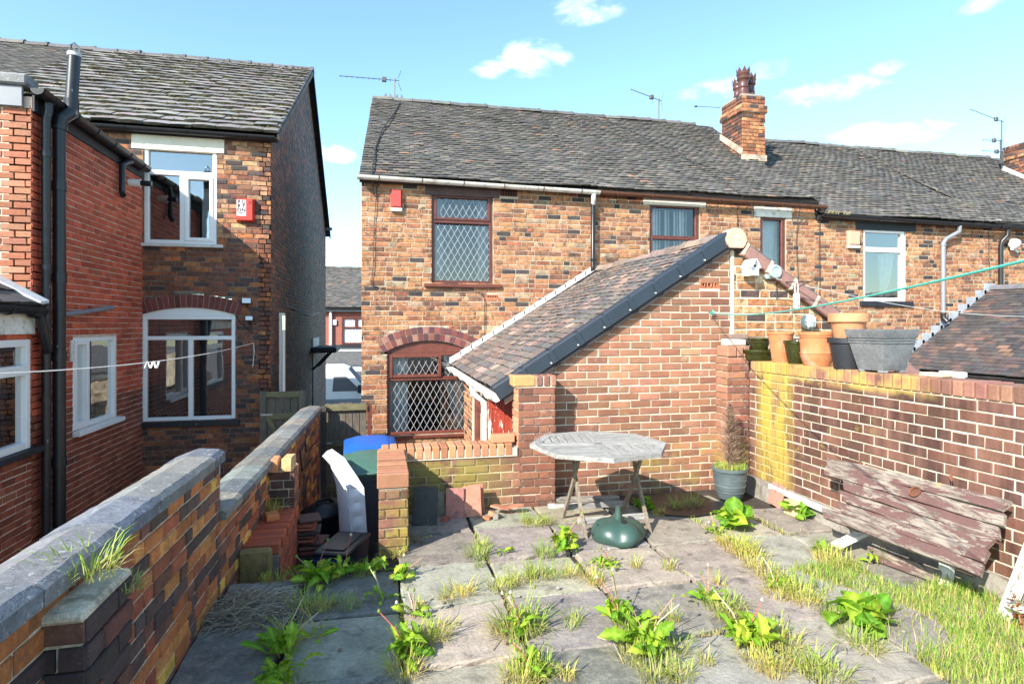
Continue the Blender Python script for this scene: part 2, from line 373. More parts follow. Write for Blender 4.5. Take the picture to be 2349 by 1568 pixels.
# ---- stone, wood, ground
def coping_age(nt, c):
    c = n_mix(nt, c, (.56, .54, .48), n_ramp(nt, n_noise(nt, 26, 5, .75), .58, .70, (0,)*3, (.75,)*3))
    c = n_mix(nt, c, (.04, .045, .055), n_ramp(nt, n_noise(nt, 42, 4, .7), .60, .68, (0,)*3, (.8,)*3))
    return n_mix(nt, c, (.20, .15, .06), n_ramp(nt, n_noise(nt, 5, 5, .7), .62, .72, (0,)*3, (.5,)*3))
M['coping'] = mk('coping', 'piece', .85, .3, 9, 60, .6, .008, extra=coping_age)
def flag_age(nt, c):
    c = n_mix(nt, c, (.36, .32, .25), n_ramp(nt, n_noise(nt, 14, 6, .75), .50, .68, (0,)*3, (.6,)*3))
    c = n_mix(nt, c, (.05, .047, .038), n_ramp(nt, n_noise(nt, 5.5, 7, .78, dist=.6), .53, .66, (0,)*3, (.7,)*3))
    return n_mix(nt, c, (.55, .50, .36), n_ramp(nt, n_noise(nt, 70, 3, .7), .66, .74, (0,)*3, (.5,)*3))
M['flag'] = mk('flag', 'piece', .85, .32, 6, 45, .8, .010, extra=flag_age)
M['soil'] = mk('soil', (.045, .034, .024), .95, .5, 10, 60, .9, .02)
M['concrete'] = mk('concrete', (.30, .27, .23), .95, .3, 6, 60, .6, .008, dark=(.10, .08, .06))
M['yard'] = mk('yard', (.13, .12, .11), .95, .3, 3, 40, .4, .006)
M['asphalt'] = mk('asphalt', (.05, .05, .052), .9, .25, 2, 60, .4, .004)
def wood_grain(nt, c):
    return c
def wood(name, col, grain, axis, paint=None, plo=.5, dark=(.07, .055, .045), rough=.85):
    st = {0: (.12, 1, 1), 1: (1, .12, 1), 2: (1, 1, .12)}[axis]
    m, nt, b, o = node_mat(name)
    g = n_noise(nt, 60, 5, .7, stretch=st, dist=.3); gg = n_noise(nt, 6, 4, .6, stretch=st)
    c = n_mix(nt, n_ramp(nt, g, .32, .66, dark, col), n_ramp(nt, gg, .2, .8, (.7,)*3, (1.25,)*3), 1.0, 'MULTIPLY')
    if paint:
        pn = n_noise(nt, 15, 8, .74, stretch=tuple(max(k, .22) for k in st), dist=.6)
        f = n_ramp(nt, pn, plo, plo + .025)
        c = n_mix(nt, c, n_mix(nt, paint, n_ramp(nt, n_noise(nt, 25, 4, .7), .2, .8, (.8,)*3, (1.2,)*3), 1.0, 'MULTIPLY'), f)
        h = n_mix(nt, g, f, .5)
    else: h = g
    nt.links.new(c, b.inputs['Base Color']); b.inputs['Roughness'].default_value = rough
    n_bump(nt, b, h, .6, .006)
    return m
M['wood_table_x'] = wood('wood_table_x', (.40, .385, .35), 0, 0, dark=(.17, .16, .145))
M['wood_table_y'] = wood('wood_table_y', (.40, .385, .35), 0, 1, dark=(.17, .16, .145))
M['wood_table_z'] = wood('wood_table_z', (.30, .25, .19), 0, 2, dark=(.11, .085, .06))
M['wood_door'] = wood('wood_door', (.34, .28, .225), 0, 1, paint=(.13, .066, .058), plo=.50, dark=(.08, .06, .05))
M['wood_gate'] = wood('wood_gate', (.17, .14, .105), 0, 2, dark=(.055, .045, .035))
M['wood_gate_rail'] = wood('wood_gate_rail', (.20, .18, .09), 0, 0, dark=(.07, .06, .03))
M['wood_grey'] = wood('wood_grey', (.36, .33, .28), 0, 0, dark=(.09, .075, .06))
M['wood_white'] = wood('wood_white', (.40, .34, .26), 0, 2, paint=(.72, .70, .64), plo=.38, dark=(.14, .11, .08))
M['wood_white_x'] = wood('wood_white_x', (.40, .34, .26), 0, 0, paint=(.72, .70, .64), plo=.42, dark=(.14, .11, .08))
M['wood_dark'] = wood('wood_dark', (.10, .075, .06), 0, 1, dark=(.03, .025, .02))
M['birdhouse'] = mk('birdhouse', (.76, .75, .72), .6, .06, 6, 50, .1, .002)
# ---- plastics, pots
M['bin_grey'] = mk('bin_grey', (.055, .065, .08), .5, .12, 4, 60, .06, .002)
M['bin_blue'] = mk('bin_blue', (.014, .10, .42), .45, .1, 4, 60, .05, .002)
M['bin_green'] = mk('bin_green', (.055, .13, .095), .45, .12, 4, 60, .05, .002)
M['bin_black'] = mk('bin_black', (.010, .011, .015), .42, .15, 4, 60, .06, .002)
M['box_blue'] = mk('box_blue', (.012, .028, .09), .45, .15, 4, 60, .05, .002)
M['mattress'] = mk('mattress', (.72, .74, .80), .8, .06, 8, 60, .15, .003)
M['umbrella_green'] = mk('umbrella_green', (.035, .075, .062), .38, .08, 4, 60, .04, .001)
bloom = lambda nt, c: n_mix(nt, c, (.62, .48, .38), n_ramp(nt, n_noise(nt, 7, 6, .75, stretch=(1, 1, .6)), .52, .72, (0,)*3, (.5,)*3))
M['terracotta'] = mk('terracotta', (.48, .17, .065), .85, .2, 8, 60, .2, .003, extra=bloom)
M['terracotta_pale'] = mk('terracotta_pale', (.56, .25, .12), .85, .2, 8, 60, .25, .003)
M['glaze_green'] = mk('glaze_green', (.030, .032, .008), .15, .4, 6, 40, .03, .001)
M['pot_black'] = mk('pot_black', (.022, .024, .030), .5, .12, 6, 50, .05, .001)
M['pot_grey'] = mk('pot_grey', (.15, .155, .16), .40, .35, 6, 50, .08, .002)
M['pot_teal'] = mk('pot_teal', (.10, .13, .135), .45, .35, 9, 40, .1, .002, stretch=(.3, .3, 3))
M['tile_red'] = mk('tile_red', 'piece', .8, .25, 9, 60, .3, .004, extra=lambda nt, c: n_mix(nt, c, (.06, .05, .05), n_ramp(nt, n_noise(nt, 9, 5, .7, dist=.5), .56, .66, (0,)*3, (.7,)*3)))
M['lamp_shell'] = mk('lamp_shell', (.33, .40, .39), .5, .08, 6, 50, .03, .001)
M['lamp_glass'] = mk('lamp_glass', (.70, .72, .72), .2, .06, 6, 50, .03, .001)
M['ceramic'] = mk('ceramic', (.74, .73, .71), .4, .05, 6, 50, .03, .001)
M['van_white'] = mk('van_white', (.80, .81, .82), .25, .03, 2, 30, 0)
M['tyre'] = mk('tyre', (.02, .02, .02), .8, .1, 5, 40, .1, .002)
# ---- plants
def leaf_mat(name, col, var=.35, trans=.35):
    m, nt, b, o = node_mat(name)
    c = n_mix(nt, col, n_ramp(nt, n_noise(nt, 22, 3, .6), .25, .75, (1-var,)*3, (1+var,)*3), 1.0, 'MULTIPLY') if col != 'piece' else n_mix(nt, n_piece(nt), n_ramp(nt, n_noise(nt, 22, 3, .6), .25, .75, (1-var,)*3, (1+var,)*3), 1.0, 'MULTIPLY')
    oi = nd(nt, 'ShaderNodeObjectInfo'); c = n_mix(nt, c, n_ramp(nt, oi.outputs['Random'], 0, 1, (.70, .86, .75), (1.25, 1.08, 1.0)), 1.0, 'MULTIPLY')
    c = n_mix(nt, c, (.38, .24, .07), n_ramp(nt, n_noise(nt, 13, 4, .6), .62, .70, (0,)*3, (.6,)*3))
    nt.links.new(c, b.inputs['Base Color']); b.inputs['Roughness'].default_value = .65; b.inputs['Specular IOR Level'].default_value = .18
    t = nd(nt, 'ShaderNodeBsdfTranslucent'); nt.links.new(n_mix(nt, c, (1.15, 1.25, .5), 1.0, 'MULTIPLY'), t.inputs[0])
    mxs = nd(nt, 'ShaderNodeMixShader', i_Fac=trans); nt.links.new(b.outputs[0], mxs.inputs[1]); nt.links.new(t.outputs[0], mxs.inputs[2]); nt.links.new(mxs.outputs[0], o.inputs[0])
    return m
M['leaf'] = leaf_mat('leaf', 'piece')
M['grass'] = leaf_mat('grass', 'piece', .3, .3)
M['straw'] = mk('straw', 'piece', .9, .3, 20, 60, 0)
def glass_mat(name, tintc, refl=1.0):
    m, nt, b, o = node_mat(name)
    g = nd(nt, 'ShaderNodeBsdfGlossy', i_Roughness=.015); t = nd(nt, 'ShaderNodeBsdfTransparent'); t.inputs[0].default_value = (*tintc, 1)
    fr = nd(nt, 'ShaderNodeFresnel', i_IOR=1.6); mxs = nd(nt, 'ShaderNodeMixShader')
    fb = nd(nt, 'ShaderNodeBump', i_Strength=.06, i_Distance=.02); nt.links.new(n_noise(nt, 2.2, 2, .5), fb.inputs['Height']); nt.links.new(fb.outputs[0], g.inputs['Normal'])
    f = n_math(nt, 'MULTIPLY', fr.outputs[0], refl * 2.6)
    nt.links.new(f, mxs.inputs[0]); nt.links.new(t.outputs[0], mxs.inputs[1]); nt.links.new(g.outputs[0], mxs.inputs[2]); nt.links.new(mxs.outputs[0], o.inputs[0])
    return m
M['glass_sky'] = glass_mat('glass_sky', (.88, .92, .95), 2.4)
M['glass'] = glass_mat('glass', (.90, .93, .95))
# ------------------------------------------------------------------ brickwork and tiling
ZV = Vector((0, 0, 1))
def brick_geo(seed):
    r = random.Random(seed); j = lambda a: r.uniform(-a, a)
    ex, ey = .022, .075
    vs = [(0,0,0),(1,0,0),(1,1,0),(0,1,0)]
    vs += [(0+j(.004),0+j(.02),.72),(1+j(.004),0+j(.02),.72),(1+j(.004),1+j(.02),.72),(0+j(.004),1+j(.02),.72)]
    vs += [(ex+j(.008),ey+j(.03),1+j(.1)),(1-ex+j(.008),ey+j(.03),1+j(.1)),(1-ex+j(.008),1-ey+j(.03),1+j(.1)),(ex+j(.008),1-ey+j(.03),1+j(.1))]
    fs = [(0,1,5,4),(1,2,6,5),(2,3,7,6),(3,0,4,7),(4,5,9,8),(5,6,10,9),(6,7,11,10),(7,4,8,11),(8,9,10,11)]
    return vs, fs
BRICK = [brick_geo(k) for k in range(5)]
_shared = {}
def shared(kind, k, mat, geos):
    key = (kind, k, mat.name)
    if key not in _shared:
        me = bpy.data.meshes.new(kind); me.from_pydata(geos[k][0], [], geos[k][1]); me.materials.append(mat); me.update(); _shared[key] = me
        if kind == 'tile':
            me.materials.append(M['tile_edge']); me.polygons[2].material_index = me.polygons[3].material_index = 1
    return _shared[key]
def clip_poly(poly, a, b):
    """keep the part of poly left of the directed line a->b (2-D)"""
    out = []; n = len(poly)
    side = lambda p: (b[0]-a[0])*(p[1]-a[1]) - (b[1]-a[1])*(p[0]-a[0])
    for i in range(n):
        p, q = poly[i], poly[(i+1) % n]; sp, sq = side(p), side(q)
        if sp >= 0: out.append(p)
        if sp * sq < 0: t = sp / (sp - sq); out.append((p[0]+(q[0]-p[0])*t, p[1]+(q[1]-p[1])*t))
    return out
def area(p): return abs(sum(p[i][0]*p[(i+1) % len(p)][1] - p[(i+1) % len(p)][0]*p[i][1] for i in range(len(p)))) / 2
def place(pieces, kind, geos, mat, parent, cap, stuff_name):
    """pieces: (score, matrix, colour, geo index or custom (verts, faces)); the largest become objects, the rest one joined part"""
    pieces.sort(key=lambda q: -q[0])
    rest = MB()
    for i, (sc, mtx, col, g) in enumerate(pieces):
        if i < cap and sc > 0:
            if isinstance(g, int): me = shared(kind, g, mat, geos)
            else:
                me = bpy.data.meshes.new(kind); me.from_pydata(g[0], [], g[1]); me.materials.append(mat); me.update()
            o = bpy.data.objects.new(kind, me); COL.objects.link(o); o.color = (*col, 1)
            adopt(o, parent); o.matrix_basis = mtx
        else:
            vs, fs = geos[g] if isinstance(g, int) else g
            rest.add([mtx @ Vector(v) for v in vs], fs, col)
    if rest.v:
        ro = rest.build(stuff_name, mat, parent, kind='stuff')
        if kind == 'tile':
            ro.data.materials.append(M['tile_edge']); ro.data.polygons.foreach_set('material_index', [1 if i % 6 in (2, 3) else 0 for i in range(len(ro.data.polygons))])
def score(p, w, h, N):
    q = proj(p)
    if not q: return 0
    x, y, d = q
    if not (-60 < x < 2410 and -60 < y < 1630): return 0
    vd = (CAM - Vector(p)).normalized().dot(N)
    return max(0, vd) * w * h / (d * d)
def pick(rng, pal):
    t = rng.random() * sum(w for w, c in pal)
    for w, c in pal:
        t -= w
        if t <= 0: break
    k = rng.uniform(.58, .92); return tuple(min(1, x * k * rng.uniform(.94, 1.06)) for x in c)
def brickwork(parent, o, U, L, Hh, pal, mat, mortar, N=None, openings=(), poly=None, course=.075, blen=.225, joint=.010,
              thick=.20, proud=.007, cap=300, vis=None, seed=1, bond='stretcher', core_name='mortar_bed', colour=None, slope=0, core=True, shift=0):
    """face of a wall: o lower left corner, U along it, openings (u0, v0, u1, v1), poly: convex outline (u, v) counter-clockwise"""
    rng = random.Random(seed); o = Vector(o); U = Vector(U).normalized(); N = U.cross(ZV) if N is None else Vector(N)
    V = Vector((0, 0, 1)); rot = Matrix((U, V, N)).transposed()
    P = lambda u, v, n=0: o + U * u + V * (v + slope * u) + N * n
    # mortar bed
    if core:
        mb = MB()
        if poly and not openings:
            mb.prism([P(u, v, 0) for u, v in poly], -N * thick)
        else:
            us = sorted({0, L} | {min(max(q, 0), L) for w in openings for q in (w[0], w[2])}); vs = sorted({0, Hh} | {min(max(q, 0), Hh) for w in openings for q in (w[1], w[3])})
            for i in range(len(us)-1):
                for j in range(len(vs)-1):
                    u, v = (us[i]+us[i+1])/2, (vs[j]+vs[j+1])/2
                    if any(w[0] < u < w[2] and w[1] < v < w[3] for w in openings): continue
                    q = [(us[i], vs[j]), (us[i+1], vs[j]), (us[i+1], vs[j+1]), (us[i], vs[j+1])]
                    if poly:
                        for k in range(len(poly)): q = clip_poly(q, poly[k], poly[(k+1) % len(poly)]) if q else q
                        if len(q) < 3 or area(q) < 1e-6: continue
                    mb.prism([P(a, b, 0) for a, b in q], -N * thick)
        bed = mb.build(core_name, mortar, parent)
    else: bed = parent
    host = bed if (core and parent is not None and parent.type == 'EMPTY') else parent
    if parent is None: host = bed
    pieces = []; n = int(Hh / course + .5); ch = Hh / n
    for j in range(n):
        v0 = j * ch + joint / 2; v1 = (j + 1) * ch - joint / 2
        u = -rng.uniform(0, .02) + shift
        if bond == 'stretcher': u -= (blen / 2 if j % 2 else 0); lens = [blen]
        elif bond == 'flemish': u -= (blen * .75 if j % 2 else 0); lens = [blen, blen * .49]
        elif bond == 'garden': lens = [blen * .49] if j % 4 == 2 else [blen]; u -= (blen / 2 if j % 2 else 0)
        else: lens = [blen, blen, blen * .49]; u -= rng.uniform(0, blen)
        k = 0
        while u < L:
            bl = lens[k % len(lens)]; k += 1
            a, b = max(u + joint / 2, 0), min(u + bl - joint / 2, L); u += bl
            segs = [(a, b)] if b - a > .02 else []
            for w in openings:
                if min(v1, w[3]) - max(v0, w[1]) < .4 * (v1 - v0): continue
                ns = []
                for (p, q) in segs:
                    if w[2] <= p or w[0] >= q: ns.append((p, q)); continue
                    if w[0] - p > .02: ns.append((p, w[0] - .004))
                    if q - w[2] > .02: ns.append((w[2] + .004, q))
                segs = ns
            for (p, q) in segs:
                jit = rng.uniform(-.003, .003)
                cpt = P((p+q)/2, (v0+v1)/2)
                sc = score(cpt, q-p, v1-v0, N)
                if vis and not vis(*proj(cpt)[:2] if proj(cpt) else (0, 0)): sc *= .01
                col = colour(rng, (p+q)/2, (v0+v1)/2) if colour else pick(rng, pal)
                kp = 1 + .30 * mnoise.noise(Vector(((p+q)*.6, (v0+v1)*.8, seed))) + .18 * mnoise.noise(Vector(((p+q)*2.2, (v0+v1)*2.6, seed + 9))); col = tuple(c_ * kp for c_ in col)
                dep = proud + .012 + rng.uniform(-.003, .003)
                if poly:
                    r4 = [(p, v0), (q, v0), (q, v1), (p, v1)]; r0 = area(r4); rr = r4
                    for kk in range(len(poly)): rr = clip_poly(rr, poly[kk], poly[(kk+1) % len(poly)]) if rr else rr
                    if len(rr) < 3 or area(rr) < .12 * r0: continue
                    if area(rr) < .995 * r0:
                        m = len(rr); vs_ = [(a_, b_, 0) for a_, b_ in rr] + [(a_, b_, dep) for a_, b_ in rr]
                        fs_ = [tuple(range(m, 2*m))] + [(i, (i+1) % m, m+(i+1) % m, m+i) for i in range(m)]
                        mt = Matrix.Translation(P(0, slope and 0, -.012)) @ rot.to_4x4()
                        pieces.append((sc, mt, col, (vs_, fs_))); continue
                mt = Matrix.Translation(P(p, v0 + jit, -.012)) @ rot.to_4x4()
                if slope: mt = mt @ Matrix.Rotation(math.atan(slope), 4, 'Z')
                mt = mt @ Matrix.Diagonal((q-p, v1-v0, dep, 1))
                pieces.append((sc, mt, col, rng.randrange(5)))
    place(pieces, 'brick', BRICK, mat, host, cap, 'bricks')
    return bed

def tile_geo(seed, camber=.15):
    r = random.Random(seed); j = lambda a: r.uniform(-a, a)
    vs = []; xs = (0, .5, 1)
    for y, zt, zb in ((0, 1.0, .35), (1, .38, -.2)):
        for x in xs:
            k = camber * (1 - abs(2*x-1))
            vs.append((x + j(.012)*(y == 0), y + (j(.05) if y == 0 else 0), zt + k + j(.12)))
        for x in xs: vs.append((x, y, zb))
    fs = [(0,1,7,6),(1,2,8,7),(3,4,1,0),(4,5,2,1),(0,6,9,3),(5,11,8,2)]
    return vs, fs
TILE = [tile_geo(k) for k in range(6)]
def tiling(parent, o, U, S, L, SL, pal, mat, gauge=.1, width=.165, thick=.013, rake=None, cap=300, vis=None, seed=1, gap=.003, lift=0, sag=None, skew=.01, lap=1.35):
    """rows of tiles laid from the eave upwards; rake(s) -> (u0, u1) limits"""
    rng = random.Random(seed); o = Vector(o); U = Vector(U).normalized(); S = Vector(S).normalized(); N = U.cross(S)
    pieces = []; n = int(SL / gauge)
    for j in range(n):
        s = j * gauge; u0, u1 = rake(s) if rake else (0, L)
        u = u0 - (width / 2 if j % 2 else 0) - rng.uniform(0, .01)
        while u < u1:
            a, b = max(u, u0), min(u + width - gap, u1); u += width
            if b - a < .03: continue
            dn = sag((a+b)/2, s) if sag else 0
            c = o + U * ((a+b)/2) + S * (s + gauge*.5) + N * dn
            sc = score(c, b-a, gauge, N)
            if sc and vis and not vis(*proj(c)[:2]): sc *= .01
            rz = rng.gauss(0, skew)
            mt = Matrix.Translation(o + U * a + S * (s + rng.gauss(0, gauge*.035)) + N * (lift + dn + abs(rng.gauss(0, thick*.16)))) @ Matrix((U, S, N)).transposed().to_4x4() @ Matrix.Rotation(rz, 4, 'Z') @ Matrix.Diagonal((b-a, min(gauge * lap, SL - s + .02), thick, 1))
            pieces.append((sc, mt, pick(rng, pal), rng.randrange(6)))
    place(pieces, 'tile', TILE, mat, parent, cap, 'tiles')
def ridge_tiles(parent, a, b, r=.11, step=.42, mat=None, pal=None, seed=3, half=True):
    rng = random.Random(seed); a = Vector(a); b = Vector(b); L = (b-a).length; n = max(1, int(L / step + .5)); t = (b-a).normalized()
    w = t.cross(ZV).normalized(); v = w.cross(t)
    if v.z < 0: v = -v
    m = 7; vs = []
    for i, (y, k) in enumerate(((0, 1.0), (.88, 1.0), (.88, 1.16), (1.02, 1.16))):
        for q in range(m):
            an = pi * (-.05 + 1.1 * q / (m-1)); vs.append((cos(an) * k, y, sin(an) * k))
    fs = [(i*m+q, i*m+q+1, (i+1)*m+q+1, (i+1)*m+q) for i in range(3) for q in range(m-1)] + [tuple(range(m)), tuple(range(3*m, 4*m))[::-1]]
    key = ('ridge', mat.name)
    if key not in _shared:
        me = bpy.data.meshes.new('ridge_tile'); me.from_pydata(vs, [], fs); me.materials.append(mat); me.update(); _shared[key] = me
    for i in range(n):
        p = a + t * (L * i / n) + v * rng.uniform(-.012, .012)
        o = bpy.data.objects.new('ridge_tile', _shared[key]); COL.objects.link(o); adopt(o, parent)
        o.color = (*pick(rng, pal), 1)
        o.matrix_basis = Matrix.Translation(p) @ Matrix((w, t, v)).transposed().to_4x4() @ Matrix.Rotation(rng.gauss(0, .015), 4, 'X') @ Matrix.Diagonal((r, L / n, r * .75, 1))

# ------------------------------------------------------------------ openings
def frame_rect(name, P, u0, v0, u1, v1, w, d0, d1, mat, parent, bars=()):
    """a window frame in wall coordinates; bars: (u0, v0, u1, v1) extra members"""
    mb = MB()
    def bar(a, b, c, e, dd=0):
        pts = [P(x, y, z) for z in (d0 + dd, d1 - dd) for x, y in ((a, b), (c, b), (c, e), (a, e))]
        xs = [p[0] for p in pts]; ys = [p[1] for p in pts]; zs = [p[2] for p in pts]
        mb.bevbox((min(xs), min(ys), min(zs)), (max(xs), max(ys), max(zs)), .006)
    bar(u0, v0, u0 + w, v1); bar(u1 - w, v0, u1, v1); bar(u0 + w, v0, u1 - w, v0 + w, .001); bar(u0 + w, v1 - w, u1 - w, v1, .001)
    for b in bars: bar(*b, .0015)
    return mb.build(name, mat, parent)
def quad(name, pts, mat, parent): return MB().add(pts, [(0, 1, 2, 3)]).build(name, mat, parent)
def sheet_x(mb, P, u0, v0, u1, v1, depth, folds, amp, n=60, taper=None):
    """pleated curtain"""
    vs = []; m = 6
    for j in range(m + 1):
        for i in range(n + 1):
            t = i / n; v = v0 + (v1 - v0) * j / m; a = u0; b = u1
            if taper: b = u1 + (taper - u1) * (1 - j / m) ** 2
            vs.append(P(a + (b - a) * t, v, depth + amp * sin(t * folds * 2 * pi + .6 * sin(j)) ))
    fs = [(j*(n+1)+i, j*(n+1)+i+1, (j+1)*(n+1)+i+1, (j+1)*(n+1)+i) for j in range(m) for i in range(n)]
    mb.add(vs, fs)
def room(P, u0, v0, u1, v1, parent, depth=.9, mat=None):
    """shallow dark room behind a window"""
    mb = MB(); e = .25
    a = [P(u0-e, v0-e, -.215), P(u1+e, v0-e, -.215), P(u1+e, v1+e, -.215), P(u0-e, v1+e, -.215)]; b = [P(u0-e, v0-e, -.215-depth), P(u1+e, v0-e, -.215-depth), P(u1+e, v1+e, -.215-depth), P(u0-e, v1+e, -.215-depth)]
    mb.add(a + b, [(0,4,5,1),(1,5,6,2),(2,6,7,3),(3,7,4,0),(4,7,6,5)])
    return mb.build('room_behind', mat or M['room'], parent)
def lattice(P, u0, v0, u1, v1, depth, pw, ph, parent, mat, r=.0055):
    """leaded diamond grid clipped to the pane"""
    mb = MB()
    rect = [(u0, v0), (u1, v0), (u1, v1), (u0, v1)]
    k = ph / pw
    W_, H_ = u1 - u0, v1 - v0
    rng_ = int((W_ * k + H_) / ph) + 2
    for sgn in (1, -1):
        for i in range(-rng_, rng_ + 1):
            c = v0 + i * ph if sgn > 0 else v0 + i * ph
            # line v = c + sgn*k*(u-u0)
            pts = []
            for u, in ((u0,), (u1,)):
                pass
            ua, ub = u0, u1
            # clip to v range
            f = lambda u: c + sgn * k * (u - u0)
            lo, hi = sorted(((v0 - c) / (sgn * k) + u0, (v1 - c) / (sgn * k) + u0))
            ua, ub = max(u0, lo), min(u1, hi)
            if ub - ua < .01: continue
            mb.tube([P(ua, f(ua), depth + sgn * .0006), P(ub, f(ub), depth + sgn * .0006)], r, 4)
    return mb.build('leading', mat, parent)
# ------------------------------------------------------------------ ground
def structure(o): o['kind'] = 'structure'; return o
GZ = -.85                                  # level of the house yards, below the raised patio
g = MB(); ys = (-60, 21, 22.5, 500); zs = (GZ, GZ, -2.45, -2.45)
for i in range(3):
    g.add([(-500, ys[i], zs[i]), (500, ys[i], zs[i]), (500, ys[i+1], zs[i+1]), (-500, ys[i+1], zs[i+1])], [(0, 1, 2, 3)])
structure(g.build('ground', M['yard'], None))
st = MB().add([(-60, 22.6, -2.446), (60, 22.6, -2.446), (60, 28.2, -2.446), (-60, 28.2, -2.446)], [(0,1,2,3)]); structure(st.build('road', M['asphalt'], None))
# patio: soil bed in a retaining block, flags laid on it
pb = MB(); PE = 4.20
pb.box((-.985, -4, GZ), (.0, PE, -.035)); pb.box((.0, -4, GZ), (3.70, 5.60, -.035))
patio = structure(pb.build('patio', M['soil'], None))
def flag_geo(seed):
    r = random.Random(seed); j = lambda a: r.uniform(-a, a); n = 6; vs = []
    ring = []
    for i in range(n): ring.append((i/n, 0))
    for i in range(n): ring.append((1, i/n))
    for i in range(n): ring.append((1-i/n, 1))
    for i in range(n): ring.append((0, 1-i/n))
    m = len(ring)
    for lv, (ins, z) in enumerate(((0, 0), (.004, .8), (.018, 1.0))):
        for x, y in ring:
            cx_, cy_ = x - .5, y - .5
            vs.append((.5 + cx_*(1-2*ins) + j(.011), .5 + cy_*(1-2*ins) + j(.011), z + (j(.06) if lv == 2 else 0)))
    fs = [(k*m+i, k*m+(i+1) % m, (k+1)*m+(i+1) % m, (k+1)*m+i) for k in (0, 1) for i in range(m)] + [tuple(range(2*m, 3*m))]
    return vs, fs
FLAG = [flag_geo(k) for k in range(5)]
rng = random.Random(11)
FP = [(4, (.33, .30, .25)), (2, (.32, .28, .24)), (3, (.40, .355, .275)), (2, (.26, .245, .21)), (2, (.32, .275, .24))]
XJ = [-.97, -.50, .12, .76, 1.40, 2.04, 2.66, 3.22, 3.70]; YJ = [-1.9, -1.27, -.62, .02, .65, 1.28, 1.68, 2.30, 2.92, 3.54, 4.16, 4.80, 5.33]
pieces = []
for j in range(len(YJ)-1):
    for i in range(len(XJ)-1):
        x0, x1, y0, y1 = XJ[i], XJ[i+1], YJ[j], YJ[j+1]
        if x0 < .1 and y1 > 4.3: continue
        if i == 7 and y0 > 4.7: continue
        jx, jy = rng.uniform(-.03, .03), rng.uniform(-.03, .03)
        gp = rng.uniform(.008, .017)
        c = Vector(((x0+x1)/2, (y0+y1)/2, 0))
        mt = Matrix.Translation((x0+gp+jx*.3, y0+gp+jy*.3, -.045)) @ Matrix.Rotation(rng.gauss(0, .012), 4, 'Z') @ Matrix.Rotation(rng.gauss(0, .010), 4, 'X') @ Matrix.Rotation(rng.gauss(0, .010), 4, 'Y') @ Matrix.Diagonal((x1-x0-gp*2, y1-y0-gp*2, .045+rng.uniform(-.003, .005), 1))
        pieces.append((1, mt, pick(rng, FP), rng.randrange(5)))
place(pieces, 'flagstone', FLAG, M['flag'], patio, 300, 'flagstones')
structure(MB().box((-.98, PE+.002, GZ), (-.24, 6.15, -.63)).build('landing', M['yard'], None))
# ------------------------------------------------------------------ our terraced house and its attached neighbours
YH = 9.4
PAL_H = [(36, (.46, .205, .092)), (26, (.50, .25, .125)), (10, (.37, .14, .068)), (9, (.22, .10, .06)), (7, (.065, .05, .048)), (5, (.42, .30, .19))]
PAL_T = [(6, (.135, .122, .108)), (4, (.17, .152, .13)), (3, (.095, .088, .082)), (1, (.21, .17, .135)), (.12, (.34, .2, .13))]
PAL_RIDGE = [(3, (.16, .155, .145)), (2, (.20, .19, .175)), (1, (.12, .118, .115))]
def PH(X0, Z0, Y=YH):
    return lambda u, v, n=0: Vector((X0 + u, Y - n, Z0 + v))
def rect_on(Y, x0, y0, x1, y1, X0, Z0):
    a = onY(x0, y1, Y); b = onY(x1, y0, Y); return (a.x - X0, a.z - Z0, b.x - X0, b.z - Z0)
def window_glass(P, r, d, parent, mat=None, inset=.05, name='pane'):
    u0, v0, u1, v1 = r
    return quad(name, [P(u0+inset, v0+inset, d), P(u1-inset, v0+inset, d), P(u1-inset, v1-inset, d), P(u0+inset, v1-inset, d)], mat or M['glass'], parent)
def air_brick(P, u, v, parent, mat, w=.215, h=.07, rows=1):
    mb = MB(); e = .012
    def b(a, c, d, f, n0=-.02, n1=.004):
        p = P(a, c, n0); q = P(d, f, n1); mb.box(p, q)
    b(u, v, u+w, v+e); b(u, v+h-e, u+w, v+h); b(u, v+e, u+e, v+h-e); b(u+w-e, v+e, u+w, v+h-e)
    n = 7
    for i in range(1, n):
        x = u + w*i/n; b(x-.005, v+e, x+.005, v+h-e, -.02, .002)
    for i in range(1, rows): y = v + h*i/rows; b(u+e, y-.005, u+w-e, y+.005, -.02, .001)
    o = mb.build('air_brick', mat, parent)
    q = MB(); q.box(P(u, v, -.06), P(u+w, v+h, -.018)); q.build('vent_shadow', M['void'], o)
    return o
